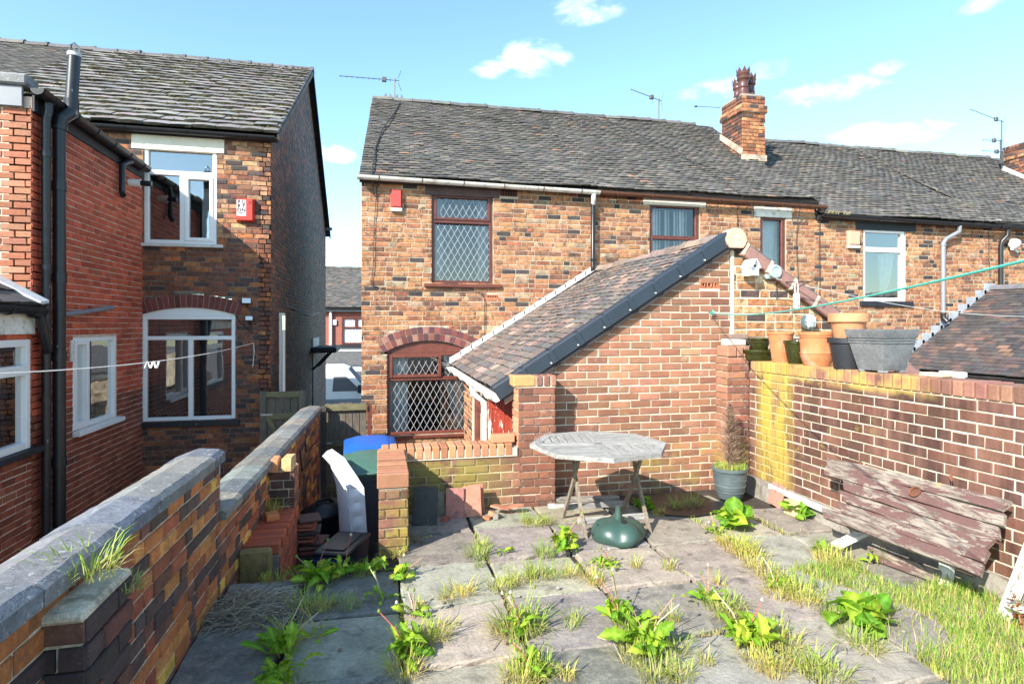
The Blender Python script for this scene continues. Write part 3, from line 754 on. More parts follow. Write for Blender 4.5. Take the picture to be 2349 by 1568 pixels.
def half_gutter(name, a, b, r, mat, parent, brackets=4, bmat=None):
    a = Vector(a); b = Vector(b); t = (b-a).normalized(); w = t.cross(ZV).normalized(); mb = MB(); vs = []; n = 8
    for p in (a, b):
        for rr in (r, r * .86):
            for k in range(n+1): an = pi + pi*k/n; vs.append(p + w*cos(an)*rr + ZV*sin(an)*rr)
    m = n+1; fs = []
    for k in range(n):
        fs.append((k, k+1, 2*m+k+1, 2*m+k)); fs.append((m+k+1, m+k, 3*m+k, 3*m+k+1))
        fs.append((k, m+k, m+k+1, k+1)); fs.append((2*m+k+1, 3*m+k+1, 3*m+k, 2*m+k))
    fs += [(0, 2*m, 3*m, m), (n, m+n, 3*m+n, 2*m+n)]
    mb.add(vs, fs); mb.add([a + w*cos(pi+pi*k/n)*r + ZV*sin(pi+pi*k/n)*r for k in range(m)], [tuple(range(m))]); mb.add([b + w*cos(pi+pi*k/n)*r + ZV*sin(pi+pi*k/n)*r for k in range(m)], [tuple(range(m))[::-1]])
    o = mb.build(name, mat, parent, smooth=True)
    for i in range(brackets):
        c = a + (b-a) * ((i+.5)/brackets); q = MB()
        q.tube([c + w*cos(pi+pi*k/n)*(r+.004) + ZV*sin(pi+pi*k/n)*(r+.004) for k in range(m)], .007, 5); q.build('bracket', bmat or M['black_pvc'], o)
    return o
def aerial(loc, mast, yaw, length, elems, label, boom_tilt=0, el=.14):
    t = thing('tv_aerial', label, 'aerial', loc, None); p = Vector(loc)
    tb('mast', [p, p + ZV*mast], .014, M['aerial'], t, 6)
    top = p + ZV*(mast-.03); d = Vector((cos(yaw), sin(yaw), boom_tilt)).normalized(); w = d.cross(ZV).normalized(); up = w.cross(d)
    a = top + d*.1; b = top - d*length
    tb('boom', [a, b], .008, M['aerial'], t, 6)
    for i in range(elems):
        c = b + (a-b) * ((i+.3)/(elems)); e = el * (.75 + .5*i/elems)
        tb('element', [c + up*e, c - up*e], .004, M['aerial'], t, 4)
    c = top - d*.22; q = MB(); q.M = Matrix.Translation(c); q.bevbox((-.05, -.03, -.05), (.05, .03, .05), .01); q.build('balun', M['aerial'], t)
    for s_ in (1, -1): tb('reflector', [top + d*.08 + up*s_*.05, top + d*.08 + up*s_*.22 + d*.06], .006, M['aerial'], t, 4)
    return t

def facade(house, X0, X1, ztop, openings, seed, vis, pal=PAL_H):
    return brickwork(house, (X0, YH, GZ), (1, 0, 0), X1 - X0, ztop - GZ, pal, M['brick_house'], M['mortar_house'], openings=openings, course=.0765, blen=.232, joint=.011, bond='mixed', seed=seed, vis=vis, core_name='wall')
EXT_HID = lambda x, y: not (x > 1075 and y > 815 - (x - 1065) * .62 and x < 1700) and not (x > 1700 and y > 545 + (x - 1700) * .65 and x < 2150) and y < 1010
# roof geometry shared by the row
RS = Vector((0, 3.65, 2.54)).normalized(); RSL = math.hypot(3.65, 2.54)
def row_roof(house, X0, X1, ze, seed, left_skew=0, sagk=.03, name='roof', cap=300, vis=None):
    o = Vector((X0, 9.27, ze + .032)); S = RS; U = Vector((1, 0, 0)); N = U.cross(S); back = Vector((0, RS.y, -RS.z))
    top = o + S*RSL; mb = MB(); L = X1 - X0
    mb.prism([o - N*.05, o + U*L - N*.05, top + U*L - N*.05, top + U*left_skew - N*.05], -N*.08)
    mb.add([top + U*left_skew - N*.06, top + U*L - N*.06, top + U*L + back*RSL, top + U*left_skew + back*RSL], [(0, 1, 2, 3)])
    roof = mb.build(name, M['roof_under'], house)
    sag = lambda u, s: -sagk * sin(pi*s/RSL) * (.5 + .5*sin(u*1.3 + seed)) + .012*sin(u*2.7+s*2.1+seed) - .012
    tiling(roof, o, U, S, L, RSL, PAL_T, M['tile_plain'], gauge=.108, width=.17, thick=.030, rake=lambda s: (left_skew*s/RSL, L), cap=cap, seed=seed, sag=sag, vis=vis, skew=.02)
    return roof, top

# ---- house with the white gutter
X0A, X1A = -.27, 3.55
houseA = thing('terraced_house', 'orange brick terraced house with white gutter and diamond leaded windows', 'house', ((X0A+X1A)/2, YH, GZ))
up = rect_on(YH, 990, 446, 1131, 650, X0A, GZ); lint = rect_on(YH, 975, 425, 1146, 447, X0A, GZ)
arch = rect_on(YH, 888, 803, 1076, 1000, X0A, GZ)
ab1 = rect_on(YH, 1147, 432, 1187, 450, X0A, GZ); ab2 = rect_on(YH, 1115, 676, 1143, 685, X0A, GZ)
ab3 = rect_on(YH, 1388, 440, 1412, 450, X0A, GZ)
def seg_arch(r, rise, n=12):
    """rects covering a segmental arch above an opening"""
    u0, v0, u1, v1 = r; w = (u1-u0)/2; Rr = (w*w + rise*rise)/(2*rise); cu = (u0+u1)/2; cv = v1 + rise - Rr
    return cu, cv, Rr
ac = seg_arch(arch, .16); ring_h = .225
def arch_cut(r, ac, ext, n=14, wid=.06):
    u0, v0, u1, v1 = r; cu, cv, Rr = ac; out = []
    for i in range(n):
        a = u0 - wid + (u1-u0+2*wid)*i/n; b = u0 - wid + (u1-u0+2*wid)*(i+1)/n; m = (a+b)/2
        h = math.sqrt(max(.0001, (Rr+ext)**2 - (m-cu)**2)) + cv
        out.append((a, v1 - .05, b, h))
    return out
opA = [up, lint, arch, ab1, ab2, ab3] + arch_cut(arch, ac, ring_h, wid=.08)
wallA = facade(houseA, X0A, X1A, 3.98, opA, 21, EXT_HID)
PA = PH(X0A, GZ)
def voussoirs(P, r, ac, rh, parent, pal, mat, wid=.075, two=True, seed=5, n0=-.015, n1=.012):
    rng = random.Random(seed); u0, v0, u1, v1 = r; cu, cv, Rr = ac; half = math.asin(min(.99, ((u1-u0)/2 + .06)/Rr)); n = int(2*half*(Rr+rh/2)/(wid+.011))
    bed = MB(); m = 16
    ins = [P(cu + (Rr)*sin(-half+2*half*i/m), cv + (Rr)*cos(-half+2*half*i/m), n0) for i in range(m+1)]; outs = [P(cu + (Rr+rh)*sin(-half+2*half*i/m), cv + (Rr+rh)*cos(-half+2*half*i/m), n0) for i in range(m+1)]
    nv = P(0, 0, 1) - P(0, 0, 0)
    for i in range(m): bed.prism([ins[i], ins[i+1], outs[i+1], outs[i]], nv * .019)
    bo = bed.build('arch', M['mortar_house'], parent)
    for row in ((0, rh*.5), (rh*.5, rh)) if two else ((0, rh),):
        for i in range(n):
            a0 = -half + 2*half*(i+.06)/n; a1 = -half + 2*half*(i+.94)/n; ra, rb = Rr+row[0]+.005, Rr+row[1]-.005
            q = MB(); q.prism([P(cu+ra*sin(a0), cv+ra*cos(a0), 0), P(cu+ra*sin(a1), cv+ra*cos(a1), 0), P(cu+rb*sin(a1), cv+rb*cos(a1), 0), P(cu+rb*sin(a0), cv+rb*cos(a0), 0)], nv*(n1+rng.uniform(-.002, .003)))
            o = q.build('brick', mat, bo); o.color = (*pick(rng, pal), 1)
PAL_ARCH = [(3, (.20, .055, .045)), (3, (.27, .08, .06)), (2, (.13, .045, .05)), (1, (.36, .17, .13))]
voussoirs(PA, arch, ac, ring_h, houseA, PAL_ARCH, M['brick_orange'])
# upper leaded window
def leaded_window(P, r, house, mid, mat, label=None, small_left=None):
    u0, v0, u1, v1 = r
    wf = frame_rect('window', P, u0, v0, u1, v1, .055, -.10, -.035, mat, house, bars=[(u0+.05, mid-.03, u1-.05, mid+.03)])
    window_glass(P, (u0, v0, u1, mid), -.075, wf); window_glass(P, (u0, mid, u1, v1), -.0755, wf)
    return wf
mid = onY(1060, 508, YH).z - GZ
w = leaded_window(PA, up, houseA, mid, M['mahogany'])
lattice(PA, up[0]+.055, up[1]+.055, up[2]-.055, mid-.03, -.073, .106, .19, w, M['came'], .0030)
lattice(PA, up[0]+.085, mid+.06, up[2]-.085, up[3]-.085, -.0725, .106, .19, w, M['came'], .0030)
frame_rect('opening_light', PA, up[0]+.045, mid+.02, up[2]-.045, up[3]-.045, .04, -.09, -.02, M['mahogany'], w)
room(PA, *up, houseA)
mb = MB(); sheet_x(mb, PA, up[0]+.03, up[1], up[0]+.20, up[3], -.26, 3, .02); sheet_x(mb, PA, up[2]-.22, up[1], up[2]-.03, up[3], -.26, 3, .02); mb.build('curtain', M['curtain_grey'], houseA)
bx('lintel', PA(lint[0], lint[1]+.002, -.16), PA(lint[2], lint[3], .012), M['brown_lintel'], houseA, .006)
bx('window_sill', PA(up[0]-.12, up[1]-.055, -.12), PA(up[2]+.12, up[1]-.003, .06), M['brown_paint'], houseA)
# arched ground-floor window
cu, cv, Rr = ac; u0, v0, u1, v1 = arch
frame = MB()
top = [(u0 + (u1-u0)*i/12) for i in range(13)]
arc = [(u, cv + math.sqrt(Rr*Rr - (u-cu)**2)) for u in top]
inner_v = v1 - .03
for i in range(12):
    frame.prism([PA(arc[i][0], inner_v, -.11), PA(arc[i+1][0], inner_v, -.11), PA(arc[i+1][0], arc[i+1][1], -.11), PA(arc[i][0], arc[i][1], -.11)], PA(0, 0, .07) - PA(0, 0, 0))
frame.build('window_head', M['brown_paint'], houseA)
midv = onY(980, 868, YH).z - GZ; midu = onY(1010, 868, YH).x - X0A
w = frame_rect('window', PA, u0, v0, u1, inner_v, .05, -.11, -.04, M['brown_paint'], houseA, bars=[(u0+.045, midv-.03, u1-.045, midv+.03), (midu-.03, midv+.03, midu+.03, inner_v-.045)])
frame_rect('opening_light', PA, u0+.04, midv+.02, midu+.02, inner_v-.035, .045, -.1, -.015, M['brown_paint'], w)
window_glass(PA, (u0, v0, u1, inner_v), -.085, w)
lattice(PA, u0+.05, v0+.05, u1-.05, midv-.03, -.080, .104, .19, w, M['came'], .0030)
lattice(PA, u0+.085, midv+.06, midu-.025, inner_v-.08, -.0795, .104, .19, w, M['came'], .0030)
lattice(PA, midu+.03, midv+.03, u1-.05, inner_v-.05, -.0793, .104, .19, w, M['came'], .0030)
room(PA, *arch, houseA)
mb = MB(); sheet_x(mb, PA, u0+.03, v0+.02, u0+.33, inner_v, -.27, 5, .025); sheet_x(mb, PA, u1-.03, v0+.02, u1-.38, inner_v, -.27, 5, .025, taper=u1-.16); mb.build('curtain', M['curtain_white'], houseA)
bx('window_sill', PA(u0-.04, v0-.045, -.13), PA(u1+.04, v0-.002, .045), M['brown_paint'], houseA)
air_brick(PA, *ab1[:2], wallA, M['vent_dark'], ab1[2]-ab1[0], ab1[3]-ab1[1], 2); air_brick(PA, *ab2[:2], wallA, M['terracotta_vent'], ab2[2]-ab2[0], ab2[3]-ab2[1]); air_brick(PA, *ab3[:2], wallA, M['vent_dark'], ab3[2]-ab3[0], ab3[3]-ab3[1])
# side wall, back wall so that the house is closed
cl = MB(); cl.box((X0A, YH+.2, GZ), (X0A+.22, 16.3, 3.9)); cl.prism([(X0A+.002, YH+.05, 3.9), (X0A+.002, 16.3, 3.9), (X0A+.09, 12.78, 6.36)], (.2, 0, 0)); cl.build('side_wall', M['mortar_dark'], houseA)
roofA, topA = row_roof(houseA, -.30, X1A, 3.955, 4, left_skew=.16)
ridge_tiles(roofA, topA + Vector((.16, 0, -.02)), topA + Vector((X1A+.30, 0, -.02)), .10, .40, M['ridge'], PAL_RIDGE)
gutA = half_gutter('gutter', (-.33, 9.245, 3.965), (X1A+.03, 9.245, 3.915), .062, M['grey_gutter'], houseA, 6, M['brown_gutter'])
# swan neck and downpipe
dpx = onY(1358, 500, 9.3).x; zt = 3.87; zb = onY(1358, 612, 9.3).z
sw = tb('swan_neck', [(dpx+.01, 9.245, zt), (dpx+.01, 9.245, zt-.06), (dpx+.02, 9.28, zt-.11), (dpx+.03, 9.31, zt-.16)], .04, M['grey_gutter'], houseA, 10)
dp = tb('downpipe', [(dpx+.02, 9.31, zt-.15), (dpx+.02, 9.31, zb), (dpx+.0, 9.27, zb-.06)], .035, M['black_pvc'], houseA, 10)
for zz in (zt-.3, zt-1.1, zb+.12):
    tb('pipe_clip', [(dpx+.02, 9.31, zz-.02), (dpx+.02, 9.31, zz+.02)], .043, M['black_pvc'], dp, 10)
# cables on the wall
tb('cable', [onY(862, 560, 9.375), onY(858, 640, 9.375), onY(861, 700, 9.375), onY(858, 742, 9.375)] if False else [onY(866, 410, 9.37), onY(858, 520, 9.37), onY(857, 600, 9.37), onY(852, 655, 9.37), onY(900, 664, 9.37), onY(1010, 664, 9.37), onY(1105, 670, 9.37), onY(1112, 690, 9.37), onY(1111, 770, 9.37)], .006, M['cable'], houseA, 5)
tb('cable', [(.42, 12.6, 6.36), (.30, 12.0, 5.94), (.05, 11.0, 5.25), (-.06, 10.2, 4.69), (-.10, 9.4, 4.13), (-.11, 9.22, 3.98), (-.08, 9.37, 3.7)], .012, M['cable'], houseA, 5)
# anti-bird spikes near the ridge end
sp = MB()
for k in range(4): sp.tube([topA + Vector((.42 + .12*k, .02, .04)), topA + Vector((.42 + .12*k + .02*(-1)**k, .02, .15))], [.05, .002], 5)
sp.build('ridge_spikes', M['ridge'], roofA).color = (.13, .12, .11, 1)
aerial(topA + Vector((.62, .06, .04)), .44, .05, 1.15, 11, 'thin aerial on mast at gable end of the white-guttered house', .03, .035)

# ---- house with the brown gutter, chimney on its ridge
X1B = 7.86
houseB = thing('terraced_house', 'orange brick terraced house with brown gutter and crowned chimney pots', 'house', ((X1A+X1B)/2, YH, GZ))
bw = rect_on(YH, 1490, 470, 1605, 640, X1A, GZ); nw = rect_on(YH, 1744, 497, 1803, 640, X1A, GZ); l1 = rect_on(YH, 1475, 443, 1619, 469, X1A, GZ); l2 = rect_on(YH, 1730, 478, 1816, 497, X1A, GZ)
av1 = rect_on(YH, 1437, 445, 1460, 458, X1A, GZ); av2 = rect_on(YH, 1755, 469, 1778, 476, X1A, GZ)
wallB = facade(houseB, X1A, X1B, 3.98, [bw, nw, l1, l2, av1, av2], 22, EXT_HID)
PB = PH(X1A, GZ)
def mahogany_window(P, r, house, bars, name='window'):
    w = frame_rect(name, P, *r, .07, -.10, -.025, M['mahogany'], house, bars=bars); window_glass(P, r, -.07, w); return w
mb_v = onY(1548, 545, YH).z - GZ
w = mahogany_window(PB, bw, houseB, [(bw[0]+.06, mb_v-.035, bw[2]-.06, mb_v+.035)])
room(PB, *bw, houseB, .6)
for i in range(14):
    if i in (5, 8): continue
    x = bw[0] + .09 + (bw[2]-bw[0]-.18)*i/13.5
    q = MB(); q.M = Matrix.Translation(PB(x, bw[1]+.02, -.26)) @ Matrix.Rotation(.5 + .3*sin(i*2.1), 4, 'Z'); q.box((-.03, -.0015, 0), (.03, .0015, bw[3]-bw[1]-.08)); q.build('blind_slat', M['curtain_white'], w)
w = mahogany_window(PB, nw, houseB, []); room(PB, *nw, houseB, .5)
mb = MB(); sheet_x(mb, PB, nw[0]+.02, nw[1], nw[2]-.02, nw[3], -.22, 4, .014); mb.build('curtain', M['curtain_white'], w)
bx('lintel', PB(l1[0], l1[1]+.003, -.15), PB(l1[2], l1[3], .015), M['cream_stone'], houseB, .006); bx('lintel', PB(l2[0], l2[1]+.003, -.15), PB(l2[2], l2[3], .015), M['white_old'], houseB, .006)
air_brick(PB, *av1[:2], wallB, M['vent_dark'], av1[2]-av1[0], av1[3]-av1[1], 2); air_brick(PB, *av2[:2], wallB, M['vent_dark'], av2[2]-av2[0], av2[3]-av2[1])
roofB, topB = row_roof(houseB, X1A, X1B+.02, 3.955, 9, sagk=.05)
ridge_tiles(roofB, topB + Vector((0, 0, -.02)), topB + Vector((X1B-X1A-.45, 0, -.02)), .10, .40, M['ridge'], PAL_RIDGE, 8)
half_gutter('gutter', (X1A+.03, 9.245, 3.915), (X1B+.12, 9.245, 3.86), .058, M['brown_gutter'], houseB, 7, M['brown_gutter'])
fl = MB(); fl.box((X1A+.02, 9.33, 3.90), (X1B, 9.345, 3.99)); fl.build('fascia', M['brown_lintel'], houseB)
for p in ([onY(1560, 432, 9.08), onY(1500, 372, 10.3), onY(1420, 322, 11.9)], [onY(1840, 445, 9.05), onY(1790, 440, 9.1), onY(1690, 372, 11.0), onY(1520, 300, 12.7)]):
    pass
tb('cable', [(6.25, 9.22, 3.98), (6.22, 9.35, 3.75), (6.25, 9.37, 3.2), (6.3, 9.37, 2.2), (6.28, 9.37, 1.5)], .006, M['cable'], houseB, 5)
tb('cable', [(7.42, 9.2, 3.93), (7.46, 9.34, 3.6), (7.45, 9.37, 3.2), (7.5, 9.37, 2.4), (7.52, 9.37, 1.6)], .006, M['cable'], houseB, 5)
RN = Vector((1, 0, 0)).cross(RS)
tb('cable', [Vector((7.35, 9.27, 3.987)) + RN*.03] + [Vector((7.35 - .55*k, 9.27, 3.987)) + RS*(RSL*k/6.5) + RN*(.035+.03*(k % 2)) for k in range(1, 7)], .008, M['cable'], houseB, 5)
tb('cable', [Vector((6.2, 9.27, 3.987)) + RN*.03] + [Vector((6.2 - .1*k - .2*(k > 3)*(k-3), 9.27, 3.987)) + RS*(RSL*k/6.5) + RN*(.035+.03*(k % 2)) for k in range(1, 7)], .008, M['cable'], houseB, 5)
# chimney
def chimney(house, x0, x1, y0, y1, zb, zt, seed, name='chimney', cap=150):
    core = MB().box((x0+.012, y0+.012, zb), (x1-.012, y1-.012, zt)).box((x0-.03, y0-.03, zt-.36), (x1+.03, y1+.03, zt-.20)).build(name, M['mortar_house'], house)
    PC = [(5, (.46, .19, .085)), (3, (.52, .25, .12)), (2, (.34, .12, .06)), (2, (.10, .06, .055)), (1, (.22, .10, .06))]
    brickwork(core, (x0, y0, zb), (1, 0, 0), x1-x0, zt-zb, PC, M['brick_house'], None, core=False, course=.078, bond='mixed', seed=seed, cap=cap)
    brickwork(core, (x0, y1, zb), (0, -1, 0), y1-y0, zt-zb, [(3, (.20, .08, .05)), (3, (.09, .055, .05)), (2, (.34, .14, .08))], M['brick_house'], None, core=False, course=.078, bond='mixed', seed=seed+1, cap=cap)
    brickwork(core, (x0-.03, y0-.035, zt-.36), (1, 0, 0), x1-x0+.06, .16, PC, M['brick_house'], None, core=False, course=.08, bond='mixed', seed=seed+2, cap=cap)
    brickwork(core, (x0-.035, y1+.03, zt-.36), (0, -1, 0), y1-y0+.06, .16, PC, M['brick_house'], None, core=False, course=.08, bond='mixed', seed=seed+3, cap=cap)
    return core
chz = 6.57
ch = chimney(houseB, 7.50, 8.06, 11.1, 11.85, 4.9, chz, 31)
fl = MB(); fl.prism([(7.48, 11.07, 5.18), (8.08, 11.07, 5.18), (8.08, 11.07, 5.31), (7.48, 11.07, 5.31)], (0, .03, 0))
fl.prism([(7.475, 11.08, 5.28), (7.475, 11.9, 5.85), (7.475, 11.9, 5.98), (7.475, 11.08, 5.43)], (.03, 0, 0)); fl.build('flashing', M['mortar_house'], ch)
fl = MB(); fl.box((7.52, 11.12, chz), (8.04, 11.83, chz+.04)); fl.build('flaunching', M['concrete'], ch)
M['pot_brown'] = mk('pot_brown', (.095, .038, .030), .35, .25, 9, 50, .08, .002)
def crown_pot(parent, c, s=1.0, fat=1.0):
    base_ = Vector(c); T_ = Matrix.Translation(base_) @ Matrix.Diagonal((fat, fat, 1, 1)) @ Matrix.Translation(-base_)
    pr = [(.17,0),(.135,.10),(.115,.22),(.13,.25),(.115,.28),(.112,.42),(.13,.47),(.15,.50),(.135,.53),(.145,.60),(.16,.64),(.145,.67),(.15,.70)]
    mb = MB(); mb.M = T_; mb.lathe([(r*s, z*s) for r, z in pr], c, 20)
    c = Vector(c)
    for k in range(8):
        a = 2*pi*k/8; b = a + 2*pi/8
        p0 = c + Vector((cos(a)*.15, sin(a)*.15, .69))*s; p1 = c + Vector((cos(b)*.15, sin(b)*.15, .69))*s; pm = c + Vector((cos((a+b)/2)*.165, sin((a+b)/2)*.165, .83))*s
        q0 = c + Vector((cos(a)*.12, sin(a)*.12, .69))*s; q1 = c + Vector((cos(b)*.12, sin(b)*.12, .69))*s
        mb.add([p0, p1, pm, q0, q1], [(0, 1, 2), (1, 4, 2), (4, 3, 2), (3, 0, 2)])
    return mb.build('chimney_pot', M['pot_brown'], parent, smooth=True)
crown_pot(ch, (7.65, 11.28, chz+.03), .74, 1.25); crown_pot(ch, (7.93, 11.44, chz+.03), .70, 1.15); crown_pot(ch, (7.80, 11.70, chz+.03), .68, 1.1)
a2 = proj((0, 0, 0))
aerial(Vector((6.50, 12.92, 6.50)), .58, .25, .85, 9, 'comb aerial on the ridge of the brown-guttered house', -.12, .14)
t = thing('tv_aerial', 'short single-rod aerial sticking out beside the crowned chimney', 'aerial', (7.48, 11.9, 6.55)); tb('rod', [(7.49, 11.9, 6.58), (6.95, 12.0, 6.60)], .008, M['aerial'], t, 5); q = MB(); q.M = Matrix.Translation((6.94, 12.0, 6.60)); q.bevbox((-.03,-.02,-.02), (.03,.02,.02), .006); q.build('tip', M['aerial'], t)

# ---- lower house beyond, white window
X1C = 12.0
houseC = thing('terraced_house', 'lower orange brick terraced house with white casement window and grey downpipe', 'house', ((X1B+X1C)/2, YH, GZ))
cw = rect_on(YH, 1980, 528, 2077, 690, X1B, GZ); cl_ = rect_on(YH, 1974, 505, 2091, 527, X1B, GZ)
cv1 = rect_on(YH, 2218, 514, 2240, 524, X1B, GZ) if False else rect_on(YH, 2222, 505+9, 2246, 522, X1B, GZ)
wallC = facade(houseC, X1B, X1C, 3.72, [cw, cl_], 23, lambda x, y: y < 780 and EXT_HID(x, y))
PC_ = PH(X1B, GZ)
cm = onY(2030, 573, YH).z - GZ
w = frame_rect('window', PC_, *cw, .065, -.10, -.02, M['white_pvc'], houseC, bars=[(cw[0]+.06, cm-.045, cw[2]-.06, cm+.045)])
window_glass(PC_, (cw[0], cw[1], cw[2], cm), -.07, w, M['glass_sky']); window_glass(PC_, (cw[0], cm, cw[2], cw[3]), -.0705, w, M['glass_sky'])
room(PC_, *cw, houseC, .7)
mb = MB(); sheet_x(mb, PC_, cw[2]-.42, cw[1]+.06, cw[2]-.05, cm, -.2, 3, .03, taper=cw[2]-.34); mb.build('curtain', M['curtain_white'], w)
bx('window_sill', PC_(cw[0]-.08, cw[1]-.10, -.12), PC_(cw[2]+.14, cw[1]-.004, .05), M['black_plain'], houseC); bx('lintel', PC_(cl_[0]-.12, cl_[1]+.004, -.15), PC_(cl_[2]+.1, cl_[3]+.01, .012), M['black_plain'], houseC)
roofC, topC = row_roof(houseC, X1B+.02, X1C, 3.70, 14, sagk=.07, vis=None)
roofC2 = None
ridge_tiles(roofC, topC + Vector((.2, 0, -.02)), topC + Vector((X1C-X1B, 0, -.02)), .10, .40, M['ridge'], PAL_RIDGE, 9)
half_gutter('gutter', (X1B+.06, 9.245, 3.72), (X1C-.05, 9.245, 3.65), .062, M['black_pvc'], houseC, 5)
gx = onY(2165, 600, 9.3).x
dpc = tb('downpipe', [(gx+.32, 9.25, 3.62), (gx+.32, 9.26, 3.50), (gx+.06, 9.3, 3.36), (gx, 9.31, 3.28), (gx, 9.31, onY(2165, 722, 9.31).z)], .042, M['grey_pvc'], houseC, 10)
zz = onY(2165, 722, 9.31).z
tb('pipe_shoe', [(gx, 9.31, zz+.04), (gx, 9.31, zz-.06), (gx+.02, 9.24, zz-.14)], .05, M['black_pvc'], dpc, 10)
tb('pipe_clip', [(gx, 9.31, 3.22), (gx, 9.31, 3.27)], .05, M['grey_pvc'], dpc, 10)
tb('cable', [onY(1881, 498, 9.37), onY(1880, 560, 9.37), onY(1881, 640, 9.37), onY(1880, 700, 9.37)], .008, M['cable'], houseC, 5)
tb('cable', [onY(2268, 530, 9.37), onY(2269, 600, 9.37), onY(2272, 635, 9.37)], .006, M['cable'], houseC, 5)
gs = MB(); rg = random.Random(4)
for k in range(60):
    p = Vector((X1B+.1+rg.random()*.5, 9.245+rg.uniform(-.04, .04), 3.71)); gs.tube([p, p + Vector((rg.uniform(-.06, .06), rg.uniform(-.08, 0), rg.uniform(.03, .10)))], [.004, .001], 3)
gs.build('gutter_grass', M['straw'], houseC, kind='stuff').color = (.5, .42, .2, 1)

# ---- house at the far end with its own chimney
houseD = thing('terraced_house', 'end terraced house with white fascia lintel and black downpipe', 'house', (14.5, YH, GZ))
ld = rect_on(YH, 2275, 511, 2420, 525, X1C, GZ)
brickwork(houseD, (X1C, YH, GZ), (1, 0, 0), 5.5, 3.72-GZ, PAL_H, M['brick_house'], M['mortar_house'], openings=[ld], course=.0765, blen=.232, joint=.011, bond='mixed', seed=24, core_name='wall', vis=lambda x, y: y < 700)
PD = PH(X1C, GZ); bx('lintel', PD(ld[0]+.03, ld[1], -.1), PD(ld[2], ld[3], .05), M['white_pvc'], houseD)
roofD, topD = row_roof(houseD, X1C, 17.2, 3.70, 18, sagk=.05)
ridge_tiles(roofD, topD + Vector((0, 0, -.02)), topD + Vector((4.3, 0, -.02)), .10, .40, M['ridge'], PAL_RIDGE, 10)
half_gutter('gutter', (X1C-.02, 9.245, 3.65), (17.2, 9.245, 3.61), .062, M['black_pvc'], houseD, 4)
gx = onY(2297, 600, 9.3).x
tb('downpipe', [(gx+.10, 9.25, 3.58), (gx+.10, 9.26, 3.46), (gx+.02, 9.3, 3.36), (gx, 9.31, 3.28), (gx, 9.31, onY(2297, 668, 9.31).z)], .042, M['black_pvc'], houseD, 10)
cx0 = onY(2300, 400, 12.1).x
chD = chimney(houseD, cx0, cx0+.9, 11.3, 12.1, 4.9, 6.28, 41, cap=60)
mb = MB(); mb.lathe([(.14,0),(.15,.05),(.15,.22),(.16,.24),(.16,.27),(.12,.27)], (cx0+.5, 11.7, 6.26), 20); mb.build('chimney_pot', M['terracotta'], chD, smooth=True)
fl = MB(); fl.prism([(cx0-.03, 11.27, 5.1), (cx0-.03, 12.1, 5.7), (cx0-.03, 12.1, 5.82), (cx0-.03, 11.27, 5.24)], (.03, 0, 0)); fl.prism([(cx0-.03, 11.26, 5.05), (cx0+.9, 11.26, 5.05), (cx0+.9, 11.26, 5.22), (cx0-.03, 11.26, 5.22)], (0, .03, 0)); fl.build('flashing', M['lead_white'], chD)
q = MB(); c0 = Vector((cx0-.04, 11.35, 5.55)); q.tube([c0, c0 + Vector((-.05, 0, .12)), c0 + Vector((-.02, -.02, .28)), c0 + Vector((.10, -.04, .40)), c0 + Vector((.2, -.05, .25)), c0 + Vector((.2, -.05, .05))], .05, 8); q.build('lead_pipe', M['rust'], chD, smooth=True)
am = Vector((cx0-.16, 12.0, 5.85))
aerial(am, 1.10, .12, 1.2, 13, 'tall mast with long thin aerial beside the far red chimney pot', -.14, .05)
aerial(am + Vector((.02, .05, 0)), .62, .05, .62, 9, 'bushy short aerial low on the mast by the far chimney', .05, .09)
aerial(am + Vector((-.01, -.04, 0)), .30, .05, .72, 8, 'lowest thin aerial on the mast by the far chimney', .03, .05)
t = thing('floodlight', 'white twin security floodlight on the end house beside black downpipe', 'lamp', tuple(onY(2320, 572, 9.3)))
p = onY(2322, 570, 9.28); q = MB(); q.M = Matrix.Translation(p) @ Matrix.Rotation(.5, 4, 'Y'); q.lathe([(.03, 0), (.09, .05), (.10, .16), (.085, .18)], n=16); q.build('shade', M['white_pvc'], t, smooth=True); tb('arm', [p, p + Vector((.15, .1, .02)), p + Vector((.3, .12, -.05))], .03, M['white_pvc'], t)
# alarm boxes on the row
def alarm_box(x0, y0, x1, y1, Y, mat, label, dep=.07, base=None):
    a = onY(x0, y1, Y); b = onY(x1, y0, Y); t = thing('alarm_box', label, 'alarm box', ((a.x+b.x)/2, Y, a.z))
    q = MB(); e = .022
    f = [(a.x+e, Y-dep, a.z+e), (b.x-e, Y-dep, a.z+e), (b.x-e, Y-dep, b.z-e), (a.x+e, Y-dep, b.z-e)]; k = [(a.x, Y-.012, a.z), (b.x, Y-.012, a.z), (b.x, Y-.012, b.z), (a.x, Y-.012, b.z)]
    q.add(f + k, [(0,1,2,3),(4,5,1,0),(5,6,2,1),(6,7,3,2),(7,4,0,3),(7,6,5,4)]); q.build('cover', mat, t)
    if base: bx('base', (a.x, Y-dep*.9, a.z-.05), (b.x, Y-.012, a.z-.002), base, t)
    return t, a, b
alarm_box(896, 436, 922, 478, YH, M['red_box_dull'], 'plain faded red alarm box under the white gutter', .08, M['white_pvc'])
alarm_box(1941, 530, 1967, 563, YH, M['pink_box'], 'pink faded alarm box beside the white casement window', .08, M['white_pvc'])
